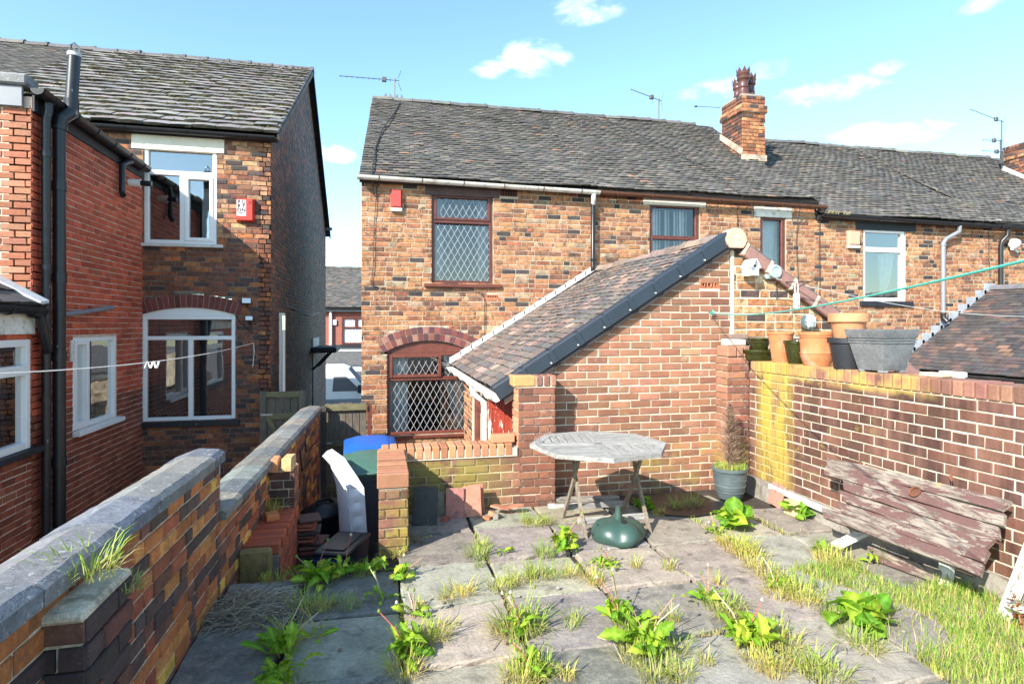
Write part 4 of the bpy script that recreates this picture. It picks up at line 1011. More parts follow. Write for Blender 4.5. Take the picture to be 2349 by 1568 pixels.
# ------------------------------------------------------------------ rear extensions with the shared gable
YG = 5.57; XR = 3.63; ZR = 2.63; XE = 1.20; ZE = 1.10
PAL_G = [(5, (.35, .160, .092)), (4, (.37, .175, .102)), (3, (.325, .142, .082)), (1, (.40, .20, .12))]
extA = thing('rear_extension', 'pinkish brick rear extension with tiled roof and dark blue verge', 'extension', (2.4, 7.4, GZ))
sl = (ZR - ZE) / (XR - XE)
zg = lambda X: ZE + sl * (X - XE) - .06
va = rect_on(YG, 1604, 645, 1650, 661, 1.30, -.05)
gw = brickwork(extA, (1.30, YG, -.05), (1, 0, 0), XR-1.30, zg(XR)+.05, PAL_G, M['brick_gable'], M['mortar_cream'], poly=[(0, 0), (XR-1.30, 0), (XR-1.30, zg(XR)+.05), (0, zg(1.30)+.05)], openings=[va], course=.0748, blen=.2255, joint=.011, seed=51, core_name='gable_wall', cap=300, vis=lambda x, y: not (1190 < x < 1276), shift=.06)
PG = lambda u, v, n=0: Vector((1.30+u, YG-n, -.05+v))
# ornamental terracotta air brick
o = air_brick(PG, va[0], va[1], gw, M['terracotta_vent'], va[2]-va[0], va[3]-va[1])
q = MB()
for k in range(3):
    c = PG(va[0]+(k+.5)*(va[2]-va[0])/3, (va[1]+va[3])/2, .004); r = .026
    q.tube([c + Vector((r*cos(i*pi/4), 0, r*sin(i*pi/4))) for i in range(9)], .006, 4)
q.build('rosette', M['terracotta_vent'], o)
# side wall facing the yard, with door and window openings
sw_o = [(9.4-6.50, 0, 9.4-5.74, 1.80), (9.4-8.55, .75, 9.4-7.25, 1.72)]
side = brickwork(extA, (1.33, YH, GZ), (0, -1, 0), YH-YG-.2, 1.93, PAL_H, M['brick_house'], M['mortar_cream'], openings=sw_o, seed=52, core_name='side_wall', cap=120)
PS = lambda u, v, n=0: Vector((1.33-n, YH-u, GZ+v))
w = MB()
def yz_frame(name, y0, z0, y1, z1, wd, x0, x1, mat, parent, mids=()):
    mb = MB(); mb.bevbox((x0, y0, z0), (x1, y0+wd, z1)); mb.bevbox((x0, y1-wd, z0), (x1, y1, z1)); mb.bevbox((x0+.001, y0+wd, z0), (x1-.001, y1-wd, z0+wd)); mb.bevbox((x0+.001, y0+wd, z1-wd), (x1-.001, y1-wd, z1))
    for m in mids: mb.bevbox((x0+.002, y0+wd, m-.03), (x1-.002, y1-wd, m+.03))
    return mb.build(name, mat, parent)
w = yz_frame('window', 7.25, GZ+.75, 8.55, GZ+1.72, .06, 1.36, 1.43, M['brown_paint'], extA, (GZ+1.35,))
quad('pane', [(1.40, 7.3, GZ+.8), (1.40, 8.5, GZ+.8), (1.40, 8.5, GZ+1.67), (1.40, 7.3, GZ+1.67)], M['glass'], w)
q = MB().box((1.6, 7.1, GZ+.5), (1.62, 8.8, GZ+1.9)); q.build('room_behind', M['room'], extA)
q = MB().box((1.55, 5.62, GZ), (1.57, 6.6, GZ+1.95)); q.build('room_behind', M['room'], extA)
df = MB(); df.bevbox((1.30, 6.46, GZ), (1.40, 6.53, GZ+1.84)); df.bevbox((1.30, 5.71, GZ), (1.40, 5.77, GZ+1.84)); df.bevbox((1.301, 5.77, GZ+1.77), (1.399, 6.46, GZ+1.84)); df.build('door_frame', M['white_old'], extA)
# red peeling door standing ajar
da, db = Vector((1.37, 5.79, GZ+.03)), Vector((1.19, 6.42, GZ+.03)); dl = (db-da).length; dth = math.atan2((db-da).y, (db-da).x)
DM = Matrix.Translation(da) @ Matrix.Rotation(dth, 4, 'Z'); dh = 1.74
door = thing('panelled_door', 'red panelled door with badly peeling paint standing ajar', 'door', tuple(da))
def dbox(name, a, b, mat, par, r=.004):
    q = MB(); q.M = DM; q.bevbox(a, b, r); return q.build(name, mat, par)
for (u0, u1) in ((0, .10), (dl-.10, dl), (dl/2-.045, dl/2+.045)): dbox('stile', (u0, -.02, 0), (u1, .022, dh), M['red_paint'], door)
for (z0, z1) in ((0, .22), (.72, .88), (1.60, dh)):
    dbox('rail', (.10, -.019, z0), (dl/2-.045, .021, z1), M['red_paint'], door); dbox('rail', (dl/2+.045, -.019, z0), (dl-.10, .021, z1), M['red_paint'], door)
for (z0, z1) in ((.22, .72), (.88, 1.60)):
    for (u0, u1) in ((.10, dl/2-.045), (dl/2+.045, dl-.10)):
        p = dbox('panel', (u0, -.008, z0), (u1, .010, z1), M['red_paint'], door); dbox('raised_field', (u0+.035, -.014, z0+.05), (u1-.035, .016, z1-.05), M['red_paint'], p, .006)
q = MB(); q.M = DM; q.bevbox((dl-.08, .022, .84), (dl-.04, .04, .96)); q.tube([(dl-.06, .03, .9), (dl-.06, .07, .9), (dl-.16, .075, .9)], .008, 6); q.build('handle', M['metal'], door)
# roof slopes
CS = Vector((XR-XE, 0, ZR-ZE)); SLEN = CS.length + .03; CS.normalize(); UA = Vector((0, -1, 0)); NA = UA.cross(CS)
PAL_E = [(4, (.17, .15, .135)), (3, (.22, .17, .145)), (3, (.26, .175, .14)), (2, (.13, .12, .12)), (1, (.42, .28, .22))]
e0 = Vector((XE-.09, YH-.02, ZE-.05)); LA = YH-.02-(YG-.06)
mb = MB(); mb.prism([e0 - NA*.05, e0 + UA*LA - NA*.05, e0 + UA*LA + CS*SLEN - NA*.05, e0 + CS*SLEN - NA*.05], -NA*.07)
CSr = Vector((-CS.x, 0, CS.z)); 
roofE = mb.build('roof', M['roof_under'], extA)
tiling(roofE, e0, UA, CS, LA, SLEN, PAL_E, M['tile_ext'], gauge=.10, width=.172, thick=.022, cap=300, seed=61, skew=.03, sag=lambda u, s: .012*sin(u*2.3+s*1.5))
ridge_tiles(roofE, (XR, YG+.02, ZR-.03), (XR, YH-.02, ZR-.03), .10, .42, M['ridge'], [(2, (.30, .22, .17)), (1, (.24, .19, .16))], 5)
# dark blue verge pieces
vt = Vector((CS.x, 0, CS.z)); n = 9; v0 = Vector((XE-.10, YG-.065, ZE-.075)); vl = (XR-.06 - v0.x)/CS.x
vn = vt.cross(Vector((0, 1, 0))) ; vn = Vector((-CS.z, 0, CS.x))
for k in range(n):
    q = MB(); q.M = Matrix.Translation(v0 + vt*(vl*k/n)) @ Matrix((vt, Vector((0, 1, 0)), vn)).transposed().to_4x4(); ll = vl/n
    h = .135
    q.bevbox((-.01, -.012-.008*0, -.06), (ll+.035, .01, h-.055), .008); q.bevbox((-.01, .0, h-.075), (ll+.035, .14, h-.05), .01)
    q.bevbox((ll-.03, -.024, -.055), (ll+.035, -.01, h-.06), .006)
    p = q.build('verge_tile', M['verge_blue'], roofE)
    s_ = MB(); s_.M = q.M; s_.tube([(ll*.86, -.03, -.03), (ll*.86, -.012, -.03)], .008, 6); s_.build('screw', M['lead_white'], p)
q = MB(); q.prism([(XE-.02, YG-.05, ZE-.17), (XR-.12, YG-.05, zg(XR-.12)-.02), (XR-.12, YG-.05, zg(XR-.12)+.05), (XE-.02, YG-.05, ZE-.10)], (0, .05, 0)); q.build('undercloak', M['verge_brown'], extA)
# ridge end cap
q = MB(); cc = onY(1690, 548, YG-.10); rr = .118
pts = [cc + Vector((rr*sin(a), 0, rr*cos(a))) for a in [pi*2*k/18 for k in range(18)] if cos(a) > -.78]
q.prism(pts, (0, .14, 0)); cap = q.build('ridge_end_cap', M['ridge_cap'], roofE)
for (dx, dz) in ((0, .03), (.015, .015), (-.05, .02), (.03, -.0), (0, -.06), (.06, -.02)):
    s_ = MB(); s_.tube([cc + Vector((dx, -.006, dz)), cc + Vector((dx, .004, dz))], .009 if dx else .014, 6); s_.build('screw', M['lead_white'], cap)
half_gutter('gutter', (XE-.11, YG-.05, ZE-.10), (XE-.11, YH-.05, ZE-.08), .055, M['white_old'], extA, 6, M['white_old'])
xp = 1.24; yp = 7.02
dpp = tb('downpipe', [(XE-.10, yp+.05, ZE-.14), (XE-.09, yp+.02, ZE-.24), (xp, yp, ZE-.34), (xp, yp, GZ+.1)], .042, M['white_old'], extA, 10)
tb('pipe_clip', [(xp, yp, GZ+.95), (xp, yp, GZ+1.0)], .05, M['white_old'], dpp, 10)
# lead flashing against the house
q = MB(); nfl = 14
for k in range(nfl):
    a = e0 + CS*(SLEN*k/nfl) + NA*.035; b = e0 + CS*(SLEN*(k+1)/nfl+.02) + NA*.035
    q.prism([a + Vector((0, -.12, 0)), b + Vector((0, -.12, 0)), b + Vector((0, .0, .0)), a + Vector((0, 0, 0))], NA*.006)
    q.prism([a + Vector((0, .005, 0)), b + Vector((0, .005, 0)), b + Vector((0, .005, .07)), a + Vector((0, .005, .09))], (0, .012, 0))
q.build('flashing', M['lead_white'], roofE)

# ---- the neighbour's half
extB = thing('rear_extension', 'weathered orange brick rear extension with brown verge tiles and lamps', 'extension', (4.9, 7.4, GZ))
XEB = XR*2 - XE
PAL_GB = [(34, (.47, .22, .09)), (26, (.55, .31, .15)), (12, (.36, .14, .065)), (12, (.10, .06, .05)), (6, (.62, .45, .30))]
gb = brickwork(extB, (XR+.03, YG, -.05), (1, 0, 0), XEB-XR-.1, zg(XR)+.05, PAL_GB, M['brick_house'], M['mortar_cream'], poly=[(0, 0), (XEB-XR-.1, 0), (XEB-XR-.1, ZE), (0, zg(XR)+.02)], course=.084, blen=.235, joint=.013, bond='mixed', seed=53, core_name='gable_wall', vis=lambda x, y: y < 760)
q = MB(); q.prism([(XR-.012, YG-.012, 0), (XR+.032, YG-.012, 0), (XR+.032, YG-.012, 2.52), (XR-.012, YG-.012, 2.52)], (0, .05, 0)); q.build('joint_strip', M['mortar_cream'], extB)
e1 = Vector((XEB+.09, YG-.06, ZE-.05)); UB = Vector((0, 1, 0)); NB = UB.cross(CSr)
mb = MB(); mb.prism([e1 - NB*.05, e1 + UB*LA - NB*.05, e1 + UB*LA + CSr*SLEN - NB*.05, e1 + CSr*SLEN - NB*.05], -NB*.07); roofEB = mb.build('roof', M['roof_under'], extB)
tiling(roofEB, e1, UB, CSr, LA, SLEN, PAL_E, M['tile_ext'], gauge=.10, width=.172, thick=.022, cap=0, seed=62)
MB().box((XEB-.1, YG+.2, GZ), (XEB-.08, YH, 1.05)).build('side_wall', M['mortar_house'], extB)
n = 8; v1 = Vector((XR+.13, YG-.03, ZR-.135)); vt2 = Vector((CS.x, 0, -CS.z)); vn2 = Vector((CS.z, 0, CS.x)); vl = 2.72
for k in range(n):
    q = MB(); q.M = Matrix.Translation(v1 + vt2*(vl*k/n)) @ Matrix((vt2, Vector((0, 1, 0)), vn2)).transposed().to_4x4(); ll = vl/n
    q.bevbox((0, -.05, -.075), (ll+.02, .02, .055), .012); q.bevbox((0, .0, .045), (ll+.02, .2, .075), .012)
    p = q.build('verge_tile', M['verge_brown'], roofEB)
    s_ = MB(); s_.M = q.M; s_.bevbox((-.016, -.058, -.08), (.02, .02, .062), .006); s_.build('rib', M['ridge_cap'], p)
# ---- the extension of the lower house, seen over the wall
extC = thing('rear_extension', 'dark tiled extension roof with stepped lead flashing beyond the brick wall', 'extension', (11, 8, GZ))
XC0, XC1, ZC0, ZC1 = 9.62, 11.98, .88, 2.42
SCv = Vector((XC1-XC0, 0, ZC1-ZC0)); SCL = SCv.length; SCv.normalize(); NC = UA.cross(SCv)
f0 = Vector((XC0, YH-.02, ZC0)); LC = 5.2
mb = MB(); mb.prism([f0 - NC*.05, f0 + UA*LC - NC*.05, f0 + UA*LC + SCv*SCL - NC*.05, f0 + SCv*SCL - NC*.05], -NC*.06); roofX = mb.build('roof', M['roof_under'], extC)
PAL_X = [(4, (.085, .075, .075)), (3, (.115, .085, .08)), (2, (.15, .095, .08)), (2, (.065, .062, .066)), (.5, (.26, .15, .11))]
tiling(roofX, f0, UA, SCv, LC, SCL, PAL_X, M['tile_ext'], gauge=.105, width=.19, thick=.016, cap=300, seed=63, skew=.015)
ridge_tiles(roofX, (XC1, YH-.05, ZC1-.02), (XC1, YH-LC, ZC1-.02), .11, .45, M['ridge'], [(1, (.20, .20, .21))], 6)
mb = MB().box((XC0+.15, YG+.2, GZ), (XC0+.35, YH, ZC0)); mb.prism([(XC1, YH-LC+.03, ZC1), (XC1+2.4, YH-LC+.03, .88), (XC1+2.4, YH, .88), (XC1, YH, ZC1)], (0, 0, -.05)); mb.build('side_wall', M['mortar_house'], extC)
for k in range(11):
    a = f0 + SCv*(SCL*(k)/11); q = MB(); q.box((a.x, YH-.028, a.z), (a.x+.27, YH-.012, a.z+.24)); q.build('flashing', M['lead'], roofX)
half_gutter('gutter', (XC0-.05, YH-LC, ZC0-.06), (XC0-.05, YH-.1, ZC0-.06), .06, M['black_pvc'], extC, 3)
bx('fascia', (XC0-.14, YH-LC, ZC0-.20), (XC0-.115, YH-1.1, ZC0-.11), M['white_pvc'], extC)
bx('gutter_outlet', (XC0-.2, YH-1.5, ZC0-.16), (XC0-.05, YH-1.1, ZC0+.02), M['white_old'], extC, .01)

# ------------------------------------------------------------------ low garden wall with the return and the tall pier
YL = 5.34
PAL_L = [(4, (.24, .11, .075)), (4, (.30, .135, .085)), (2, (.19, .085, .06)), (1, (.36, .19, .12))]
low = thing('garden_wall', 'low mossy brick wall with new orange coping bricks', 'wall', (.6, YL, -.04))
lz = .475
brickwork(low, (.2, YL, -.04), (1, 0, 0), 1.08, lz+.04, PAL_L, M['brick_low'], M['mortar_low'], course=.0735, seed=71, core_name='mortar_bed', thick=.21)
PAL_O = [(1, (.60, .27, .135)), (1, (.56, .235, .11)), (1, (.64, .31, .17))]
rng = random.Random(72); x = .02
while x < 1.21:
    q = MB(); q.bevbox((x, YL-.025, lz+.012), (x+.064, YL+.205, lz+.118+rng.uniform(-.003, .004)), .006); o = q.build('coping_brick', M['brick_orange'], low); o.color = (*pick(rng, PAL_O), 1); x += .0745
MB().box((.0, YL-.018, lz), (1.25, YL+.2, lz+.08)).build('coping_mortar', M['mortar_cream'], low)
bx('coping_brick', (1.02, YL+.02, lz+.121), (1.235, YL+.13, lz+.19), M['brick_orange'], low).color = (.52, .23, .12, 1)
# return wall running to the step
X0r, X1r, Y0r = -.005, .205, 4.45
ret = MB().box((X0r+.006, Y0r+.006, GZ), (X1r-.006, YL-.002, .47)).build('mortar_bed', M['mortar_low'], low)
brickwork(ret, (X0r, Y0r, -.10), (1, 0, 0), X1r-X0r, .57, PAL_L, M['brick_low'], None, core=False, course=.0735, blen=.215, seed=73, bond='flemish')
brickwork(ret, (X1r, Y0r, -.10), (0, 1, 0), YL-Y0r, .57, PAL_L, M['brick_low'], None, core=False, course=.0735, seed=74)
rng = random.Random(75); y = Y0r - .012
k = 0
while y < YL - .05:
    q = MB(); q.bevbox((X0r-.012, y, .482), (X1r+.012, y+.062, .592 + rng.uniform(-.004, .004)), .007); o = q.build('coping_brick', M['brick_orange'], low); o.color = (*pick(rng, [(1, (.46, .20, .10)), (1, (.52, .24, .13)), (1, (.40, .17, .09))]), 1); y += .071; k += 1
MB().box((X0r, Y0r, .474), (X1r, YL-.03, .565)).build('coping_mortar', M['mortar_cream'], low)
# tall pier against the gable
pier = thing('brick_pier', 'square brick pier at the corner of the pinkish gable', 'pier', (1.38, YL+.1, -.04))
px0, px1 = 1.265, 1.62; pz = 1.105
PAL_P = [(4, (.26, .105, .062)), (4, (.30, .125, .074)), (2, (.21, .085, .055))]
core = MB().box((px0+.006, YL+.006, -.05), (px1-.006, YG-.004, pz)).build('mortar_bed', M['mortar_cream'], pier)
brickwork(core, (px0, YL, -.04), (1, 0, 0), px1-px0, pz+.04, PAL_P, M['brick_gable'], None, core=False, course=.0735, seed=76, bond='flemish', blen=.215)
brickwork(core, (px0, YG, -.04), (0, -1, 0), YG-YL, pz+.04, [(1, (.55, .27, .15))], M['brick_orange'], None, core=False, course=.0735, seed=77)
for (a, b, c) in ((px0-.05, px0+.16, (.50, .26, .10)), (px0+.17, px0+.232, (.20, .10, .07)), (px0+.242, px0+.304, (.22, .105, .075)), (px0+.314, px1+.012, (.30, .14, .09))):
    q = MB(); q.bevbox((a, YL-.02, pz+.008), (b, YG-.01, pz+.11), .01); o = q.build('cap_brick', M['brick_dark'] if c[0] < .4 else M['brick_orange'], pier); o.color = (*c, 1)
MB().box((px0-.03, YL-.008, pz-.002), (px1, YG-.005, pz+.10)).build('cap_mortar', M['mortar_cream'], pier)

# ------------------------------------------------------------------ tall garden wall on the right
XW = 3.71; WZ0, WZ1 = .16, 1.215
PAL_W = [(4, (.13, .056, .038)), (4, (.165, .072, .047)), (3, (.10, .045, .034)), (2, (.21, .098, .064))]
rw = thing('garden_wall', 'tall dark brown brick wall streaked with yellow lichen', 'wall', (XW+.1, 2.6, 0))
brickwork(rw, (XW, 5.36, WZ0), (0, -1, 0), 7.2, WZ1-WZ0, PAL_W, M['brick_wall_right'], M['mortar_right'], course=.0754, joint=.0105, seed=81, bond='garden', thick=.215, core_name='mortar_bed', vis=lambda x, y: not (x > 1905 and y > 1060 + (x-1900)*.2))
MB().box((XW-.035, -1.8, -.04), (XW+.23, 5.36, WZ0-.002)).build('plinth', M['concrete'], rw)
rng = random.Random(82); y = 5.33; pieces = []
MB().box((XW+.008, -1.84, WZ1), (XW+.21, 5.35, WZ1+.094)).build('coping_mortar', M['mortar_right'], rw)
while y > -1.8:
    w_ = .066; q = MB(); q.bevbox((XW-.012, y-w_, WZ1+.006), (XW+.222, y, WZ1+.108+rng.uniform(-.002, .005)), .006); o = q.build('coping_brick', M['brick_wall_right'], rw); o.color = (*pick(rng, [(2, (.32, .15, .10)), (2, (.38, .19, .12)), (1, (.25, .11, .08))]), 1); y -= .0775
WT = WZ1 + .108
# pier where the wall meets the gable
rp_ = thing('brick_pier', 'narrow brick pier between gable and lichen wall, topped with loose bricks', 'pier', (3.58, 5.45, 0))
qx0, qx1 = 3.46, 3.705; qz = 1.36
core = MB().box((qx0+.006, 5.376, -.04), (qx1-.004, YG-.004, qz)).build('mortar_bed', M['mortar_cream'], rp_)
brickwork(core, (qx0, 5.37, -.04), (1, 0, 0), qx1-qx0, qz+.04, [(3, (.30, .12, .075)), (2, (.22, .095, .07)), (1, (.36, .16, .10))], M['brick_gable'], None, core=False, course=.0754, bond='flemish', blen=.215, seed=83)
brickwork(core, (qx0, YG, -.04), (0, -1, 0), YG-5.37, qz+.04, [(1, (.42, .2, .12))], M['brick_gable'], None, core=False, course=.0754, seed=84)
for (a, b) in ((3.455, 3.56), (3.57, 3.635), (3.645, 3.71)):
    q = MB(); q.bevbox((a, 5.355, qz+.006), (b, YG-.01, qz+.115), .008); o = q.build('cap_brick', M['brick_gable'], rp_); o.color = (.33, .16, .10, 1)
def loose_brick(label, c, size, rz, col, mat=None, group=None, tilt=0):
    q = MB(); q.M = Matrix.Translation(c) @ Matrix.Rotation(rz, 4, 'Z') @ Matrix.Rotation(tilt, 4, 'Y'); a = Vector(size)/2
    q.bevbox((-a.x, -a.y, 0), (a.x, a.y, size[2]), .007); o = q.build('loose_brick', mat or M['brick_orange'], None); o.color = (*col, 1); return tag(o, label, 'brick', group)
loose_brick('pale grey loose brick lying on the narrow pier by the gable', (3.59, 5.46, qz+.117), (.235, .10, .068), .05, (.50, .44, .38))
loose_brick('dark loose brick topmost on the narrow pier by the gable', (3.62, 5.46, qz+.186), (.19, .10, .05), -.08, (.22, .15, .12))

# ------------------------------------------------------------------ boundary wall on the left, two stepped runs
XL = -.98
PAL_LW = [(30, (.58, .19, .055)), (22, (.42, .115, .05)), (20, (.12, .07, .06)), (12, (.24, .10, .065)), (10, (.70, .29, .075))]
def left_col(rng, u, v):
    c = pick(rng, PAL_LW)
    return (.75, .42, .07) if rng.random() < .022 else c
lw = thing('boundary_wall', 'sloping orange and black brick boundary wall with grey stone coping', 'wall', (-1.09, 4, 0))
L1 = 5.0
brickwork(lw, (XL, -1.0, -.06), (0, 1, 0), L1, .985, PAL_LW, M['brick_wall_left'], M['mortar_wall'], course=.0758, blen=.228, joint=.011, bond='mixed', seed=91, thick=.22, slope=-.018, core_name='mortar_bed', colour=left_col, proud=.009)
U2 = Vector((.16, 4.6, 0)); L2 = U2.length; U2.normalize(); N2 = U2.cross(ZV)
brickwork(lw, (XL, 4.003, GZ), U2, L2, 1.31, PAL_LW, M['brick_wall_left'], M['mortar_wall'], course=.0758, blen=.228, joint=.011, bond='mixed', seed=92, thick=.22, core_name='mortar_bed', colour=left_col, proud=.009, slope=.006)
rng = random.Random(93)
def coping_run(o, U, L, z, slope, steps, wid=.275, th=.07):
    U = Vector(U); N = U.cross(ZV); y = 0; o = Vector(o); i = 0
    while y < L - .02:
        l = min(steps[i % len(steps)], L - y); i += 1
        q = MB(); q.M = Matrix.Translation(o + U*y + ZV*(z + slope*y + rng.uniform(-.003, .003)) + N*.04) @ Matrix((U, -N, ZV)).transposed().to_4x4() @ Matrix.Rotation(-math.atan(slope) if False else 0, 4, 'Y')
        l2 = l - .007; m = 7; vs = []; prof = [(0, 0), (0, th*.72), (.03, th), (wid*.55, th+.012), (wid-.05, th*.8), (wid, th*.5), (wid, 0)]
        for e in range(m+1):
            for (w_, h_) in prof:
                dz = slope * (l2*e/m)
                j = (rng.uniform(-.003, .003) if w_ < .1 else rng.uniform(-.0012, .0012)) if 0 < h_ else 0
                vs.append((l2*e/m, w_ + j, h_ + dz + j*.8))
        k = len(prof)
        fs = [(a*k+b, a*k+(b+1) % k, (a+1)*k+(b+1) % k, (a+1)*k+b) for a in range(m) for b in range(k)] + [tuple(range(k))[::-1], tuple(range(m*k, m*k+k))]
        q.add(vs, fs); o_ = q.build('coping_stone', M['coping'], lw); o_.color = (*pick(rng, [(2, (.215, .22, .22)), (2, (.25, .235, .21)), (1, (.17, .185, .20))]), 1)
        y += l
coping_run((XL, -1.0, 0), (0, 1, 0), L1, .932, -.018, [.52, .46, .55, .48, .44, .5, .53, .4, .46, .42])
coping_run((XL, 4.01, 0), U2, L2, .463, .006, [.40, .36, .42, .34, .38, .45], wid=.285, th=.065)
# stub of a demolished pier
stub = MB().box((XL-.02, 2.03, -.05), (XL+.10, 2.34, .80)); sb = stub.build('pier_stub', M['mortar_wall'], lw)
brickwork(sb, (XL, 2.02, -.05), (1, 0, 0), .112, .85, [(2, (.07, .042, .038)), (1, (.16, .07, .045))], M['brick_dark'], None, core=False, seed=94, bond='flemish', blen=.2)
brickwork(sb, (XL+.112, 2.02, -.05), (0, 1, 0), .33, .85, [(3, (.07, .046, .042)), (1, (.19, .075, .05))], M['brick_dark'], None, core=False, seed=95)
q = MB(); q.M = Matrix.Translation((XL-.01, 2.0, .795)); q.bevbox((0, .0, 0), (.13, .35, .035), .012); q.build('mortar_cap', M['mortar_wall'], lw)
# gap stub where the runs meet: rough broken end
q = MB(); q.M = Matrix.Translation((XL-.1, 4.02, .84)); q.tube([(0, -.03, 0), (.0, .05, .06), (.02, .12, .03), (.0, .13, -.06)], .006, 5); q.build('wire', M['rust'], lw)
q = MB(); q.M = Matrix.Translation((XL-.21, 3.9, .42)); q.bevbox((0, .1, 0), (.2, .19, .43), .02); q.build('broken_end', M['mortar_wall'], lw)
# pier with loose bricks on top
lp = thing('brick_pier', 'short shaded brick pier against the boundary wall beside brick step', 'pier', (-.83, 5.5, GZ))
core = MB().box((XL-.02, 5.406, GZ), (-.736, 5.72, .42)).build('mortar_bed', M['mortar_wall'], lp)
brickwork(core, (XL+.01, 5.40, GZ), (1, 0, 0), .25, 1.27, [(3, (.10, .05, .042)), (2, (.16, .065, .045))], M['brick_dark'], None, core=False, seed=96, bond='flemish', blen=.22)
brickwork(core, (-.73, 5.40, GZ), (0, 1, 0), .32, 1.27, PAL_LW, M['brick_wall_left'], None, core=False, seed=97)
bx('rusty_strip', (-.722, 5.385, GZ), (-.70, 5.415, .10), M['rust'], lp)
loose_brick('clean orange loose brick on the short shaded pier', (-.895, 5.47, .422), (.075, .20, .11), .05, (.58, .24, .11), tilt=.06)
loose_brick('broken sandy loose brick on the short shaded pier', (-.775, 5.47, .422), (.085, .19, .12), -.06, (.52, .36, .16), M['brick_dark'])
# brick step beside the wall
stp = thing('brick_step', 'red brick step beside the boundary wall with mossy front block', 'step', (-.75, 4.9, GZ))
MB().box((-.955, 4.47, GZ), (-.705, 5.38, .04)).build('mortar_bed', M['mortar_dark'], stp)
rng = random.Random(98)
y = 4.50
while y < 5.36:
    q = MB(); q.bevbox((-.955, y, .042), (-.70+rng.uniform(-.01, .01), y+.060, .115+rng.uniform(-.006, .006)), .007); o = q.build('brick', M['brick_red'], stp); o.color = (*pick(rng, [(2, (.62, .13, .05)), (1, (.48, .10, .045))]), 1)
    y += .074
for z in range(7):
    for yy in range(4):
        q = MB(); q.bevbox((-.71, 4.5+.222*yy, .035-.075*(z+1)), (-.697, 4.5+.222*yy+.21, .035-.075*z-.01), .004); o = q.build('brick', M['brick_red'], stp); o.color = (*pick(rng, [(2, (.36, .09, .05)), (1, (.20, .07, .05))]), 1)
q = MB(); q.bevbox((-.96, 4.395, -.62), (-.74, 4.468, .12), .02); o = q.build('front_block', M['brick_low'], stp); o.color = (.24, .16, .06, 1)
loose_brick('bright orange loose brick lying on the red brick step', (-.85, 5.08, .118), (.10, .13, .05), .3, (.56, .19, .06))
# ------------------------------------------------------------------ dark brick house on the left
YN = 10.0; XN1 = -1.69; XN0 = -3.53
hl = thing('terraced_house', 'soot-dark brick house with mossy roof and white plastic windows', 'house', (-4, YN, GZ))
XB0 = -6.2
PN = PH(XB0, GZ, YN)
nu = rect_on(YN, 330, 337, 497, 557, XB0, GZ); nl = rect_on(YN, 302, 311, 515, 341, XB0, GZ); na = rect_on(YN, 325, 722, 540, 968, XB0, GZ)
nac = seg_arch(na, .11); 
ZN = 4.66
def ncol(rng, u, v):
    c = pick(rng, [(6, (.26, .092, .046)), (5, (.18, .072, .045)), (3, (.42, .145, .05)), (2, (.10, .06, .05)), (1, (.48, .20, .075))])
    if v > 3.9 and rng.random() < .75: c = pick(rng, [(5, (.44, .21, .10)), (3, (.52, .29, .15)), (2, (.32, .13, .07)), (2, (.07, .05, .045))])  # upper bricks lighter: the sunlit top of the wall put into their colour
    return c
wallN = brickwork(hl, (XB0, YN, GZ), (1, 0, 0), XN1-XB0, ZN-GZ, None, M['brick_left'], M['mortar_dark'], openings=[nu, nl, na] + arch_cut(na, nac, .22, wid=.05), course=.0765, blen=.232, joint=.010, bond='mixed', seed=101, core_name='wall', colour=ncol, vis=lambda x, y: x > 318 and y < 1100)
voussoirs(PN, na, nac, .21, hl, [(1, (.20, .045, .035)), (1, (.17, .04, .033))], M['brick_red'], two=False, seed=6, wid=.07)
# gable side wall
PAL_S = [(4, (.24, .10, .065)), (3, (.15, .08, .065)), (2, (.33, .12, .065)), (2, (.10, .07, .065))]
zr = 7.72
sidew = brickwork(hl, (XN1, YN, GZ), (0, 1, 0), 9.8, zr-GZ, PAL_S, M['brick_side'], M['mortar_dark'], poly=[(0, 0), (9.8, 0), (9.8, ZN-GZ), (4.85, zr-GZ-.05), (0, ZN-GZ)], course=.0765, blen=.232, joint=.009, bond='mixed', seed=102, core_name='side_wall', thick=.18)
# narrow side window
bx('side_window', (XN1+.004, 10.75, .25), (XN1+.05, 11.15, 1.9), M['white_pvc'], hl)
q = MB().box((XN1+.05, 10.80, .3), (XN1+.055, 11.1, 1.85)); q.build('pane', M['glass'], hl)
# roof
SN = Vector((0, 5.0, 3.12)); SNL = SN.length; SN.normalize(); NN = Vector((1, 0, 0)).cross(SN)
o0 = Vector((XB0, 9.90, ZN+.036)); LN = XN1 + .12 - XB0
mb = MB(); topN = o0 + SN*SNL
mb.prism([o0 - NN*.05, o0 + Vector((LN, 0, 0)) - NN*.05, topN + Vector((LN, 0, 0)) - NN*.05, topN - NN*.05], -NN*.08); mb.add([topN - NN*.06, topN + Vector((LN, 0, 0)) - NN*.06, topN + Vector((LN, 5.2, -3.25)), topN + Vector((0, 5.2, -3.25))], [(0, 1, 2, 3)])
roofN = mb.build('roof', M['roof_under'], hl)
tiling(roofN, o0, (1, 0, 0), SN, LN, SNL, [(4, (.27, .25, .235)), (3, (.30, .27, .245)), (2, (.24, .22, .21))], M['tile_big'], gauge=.262, width=.34, thick=.062, cap=300, seed=103, gap=.006, skew=.006, lap=1.18)
rng = random.Random(104); mo = MB()
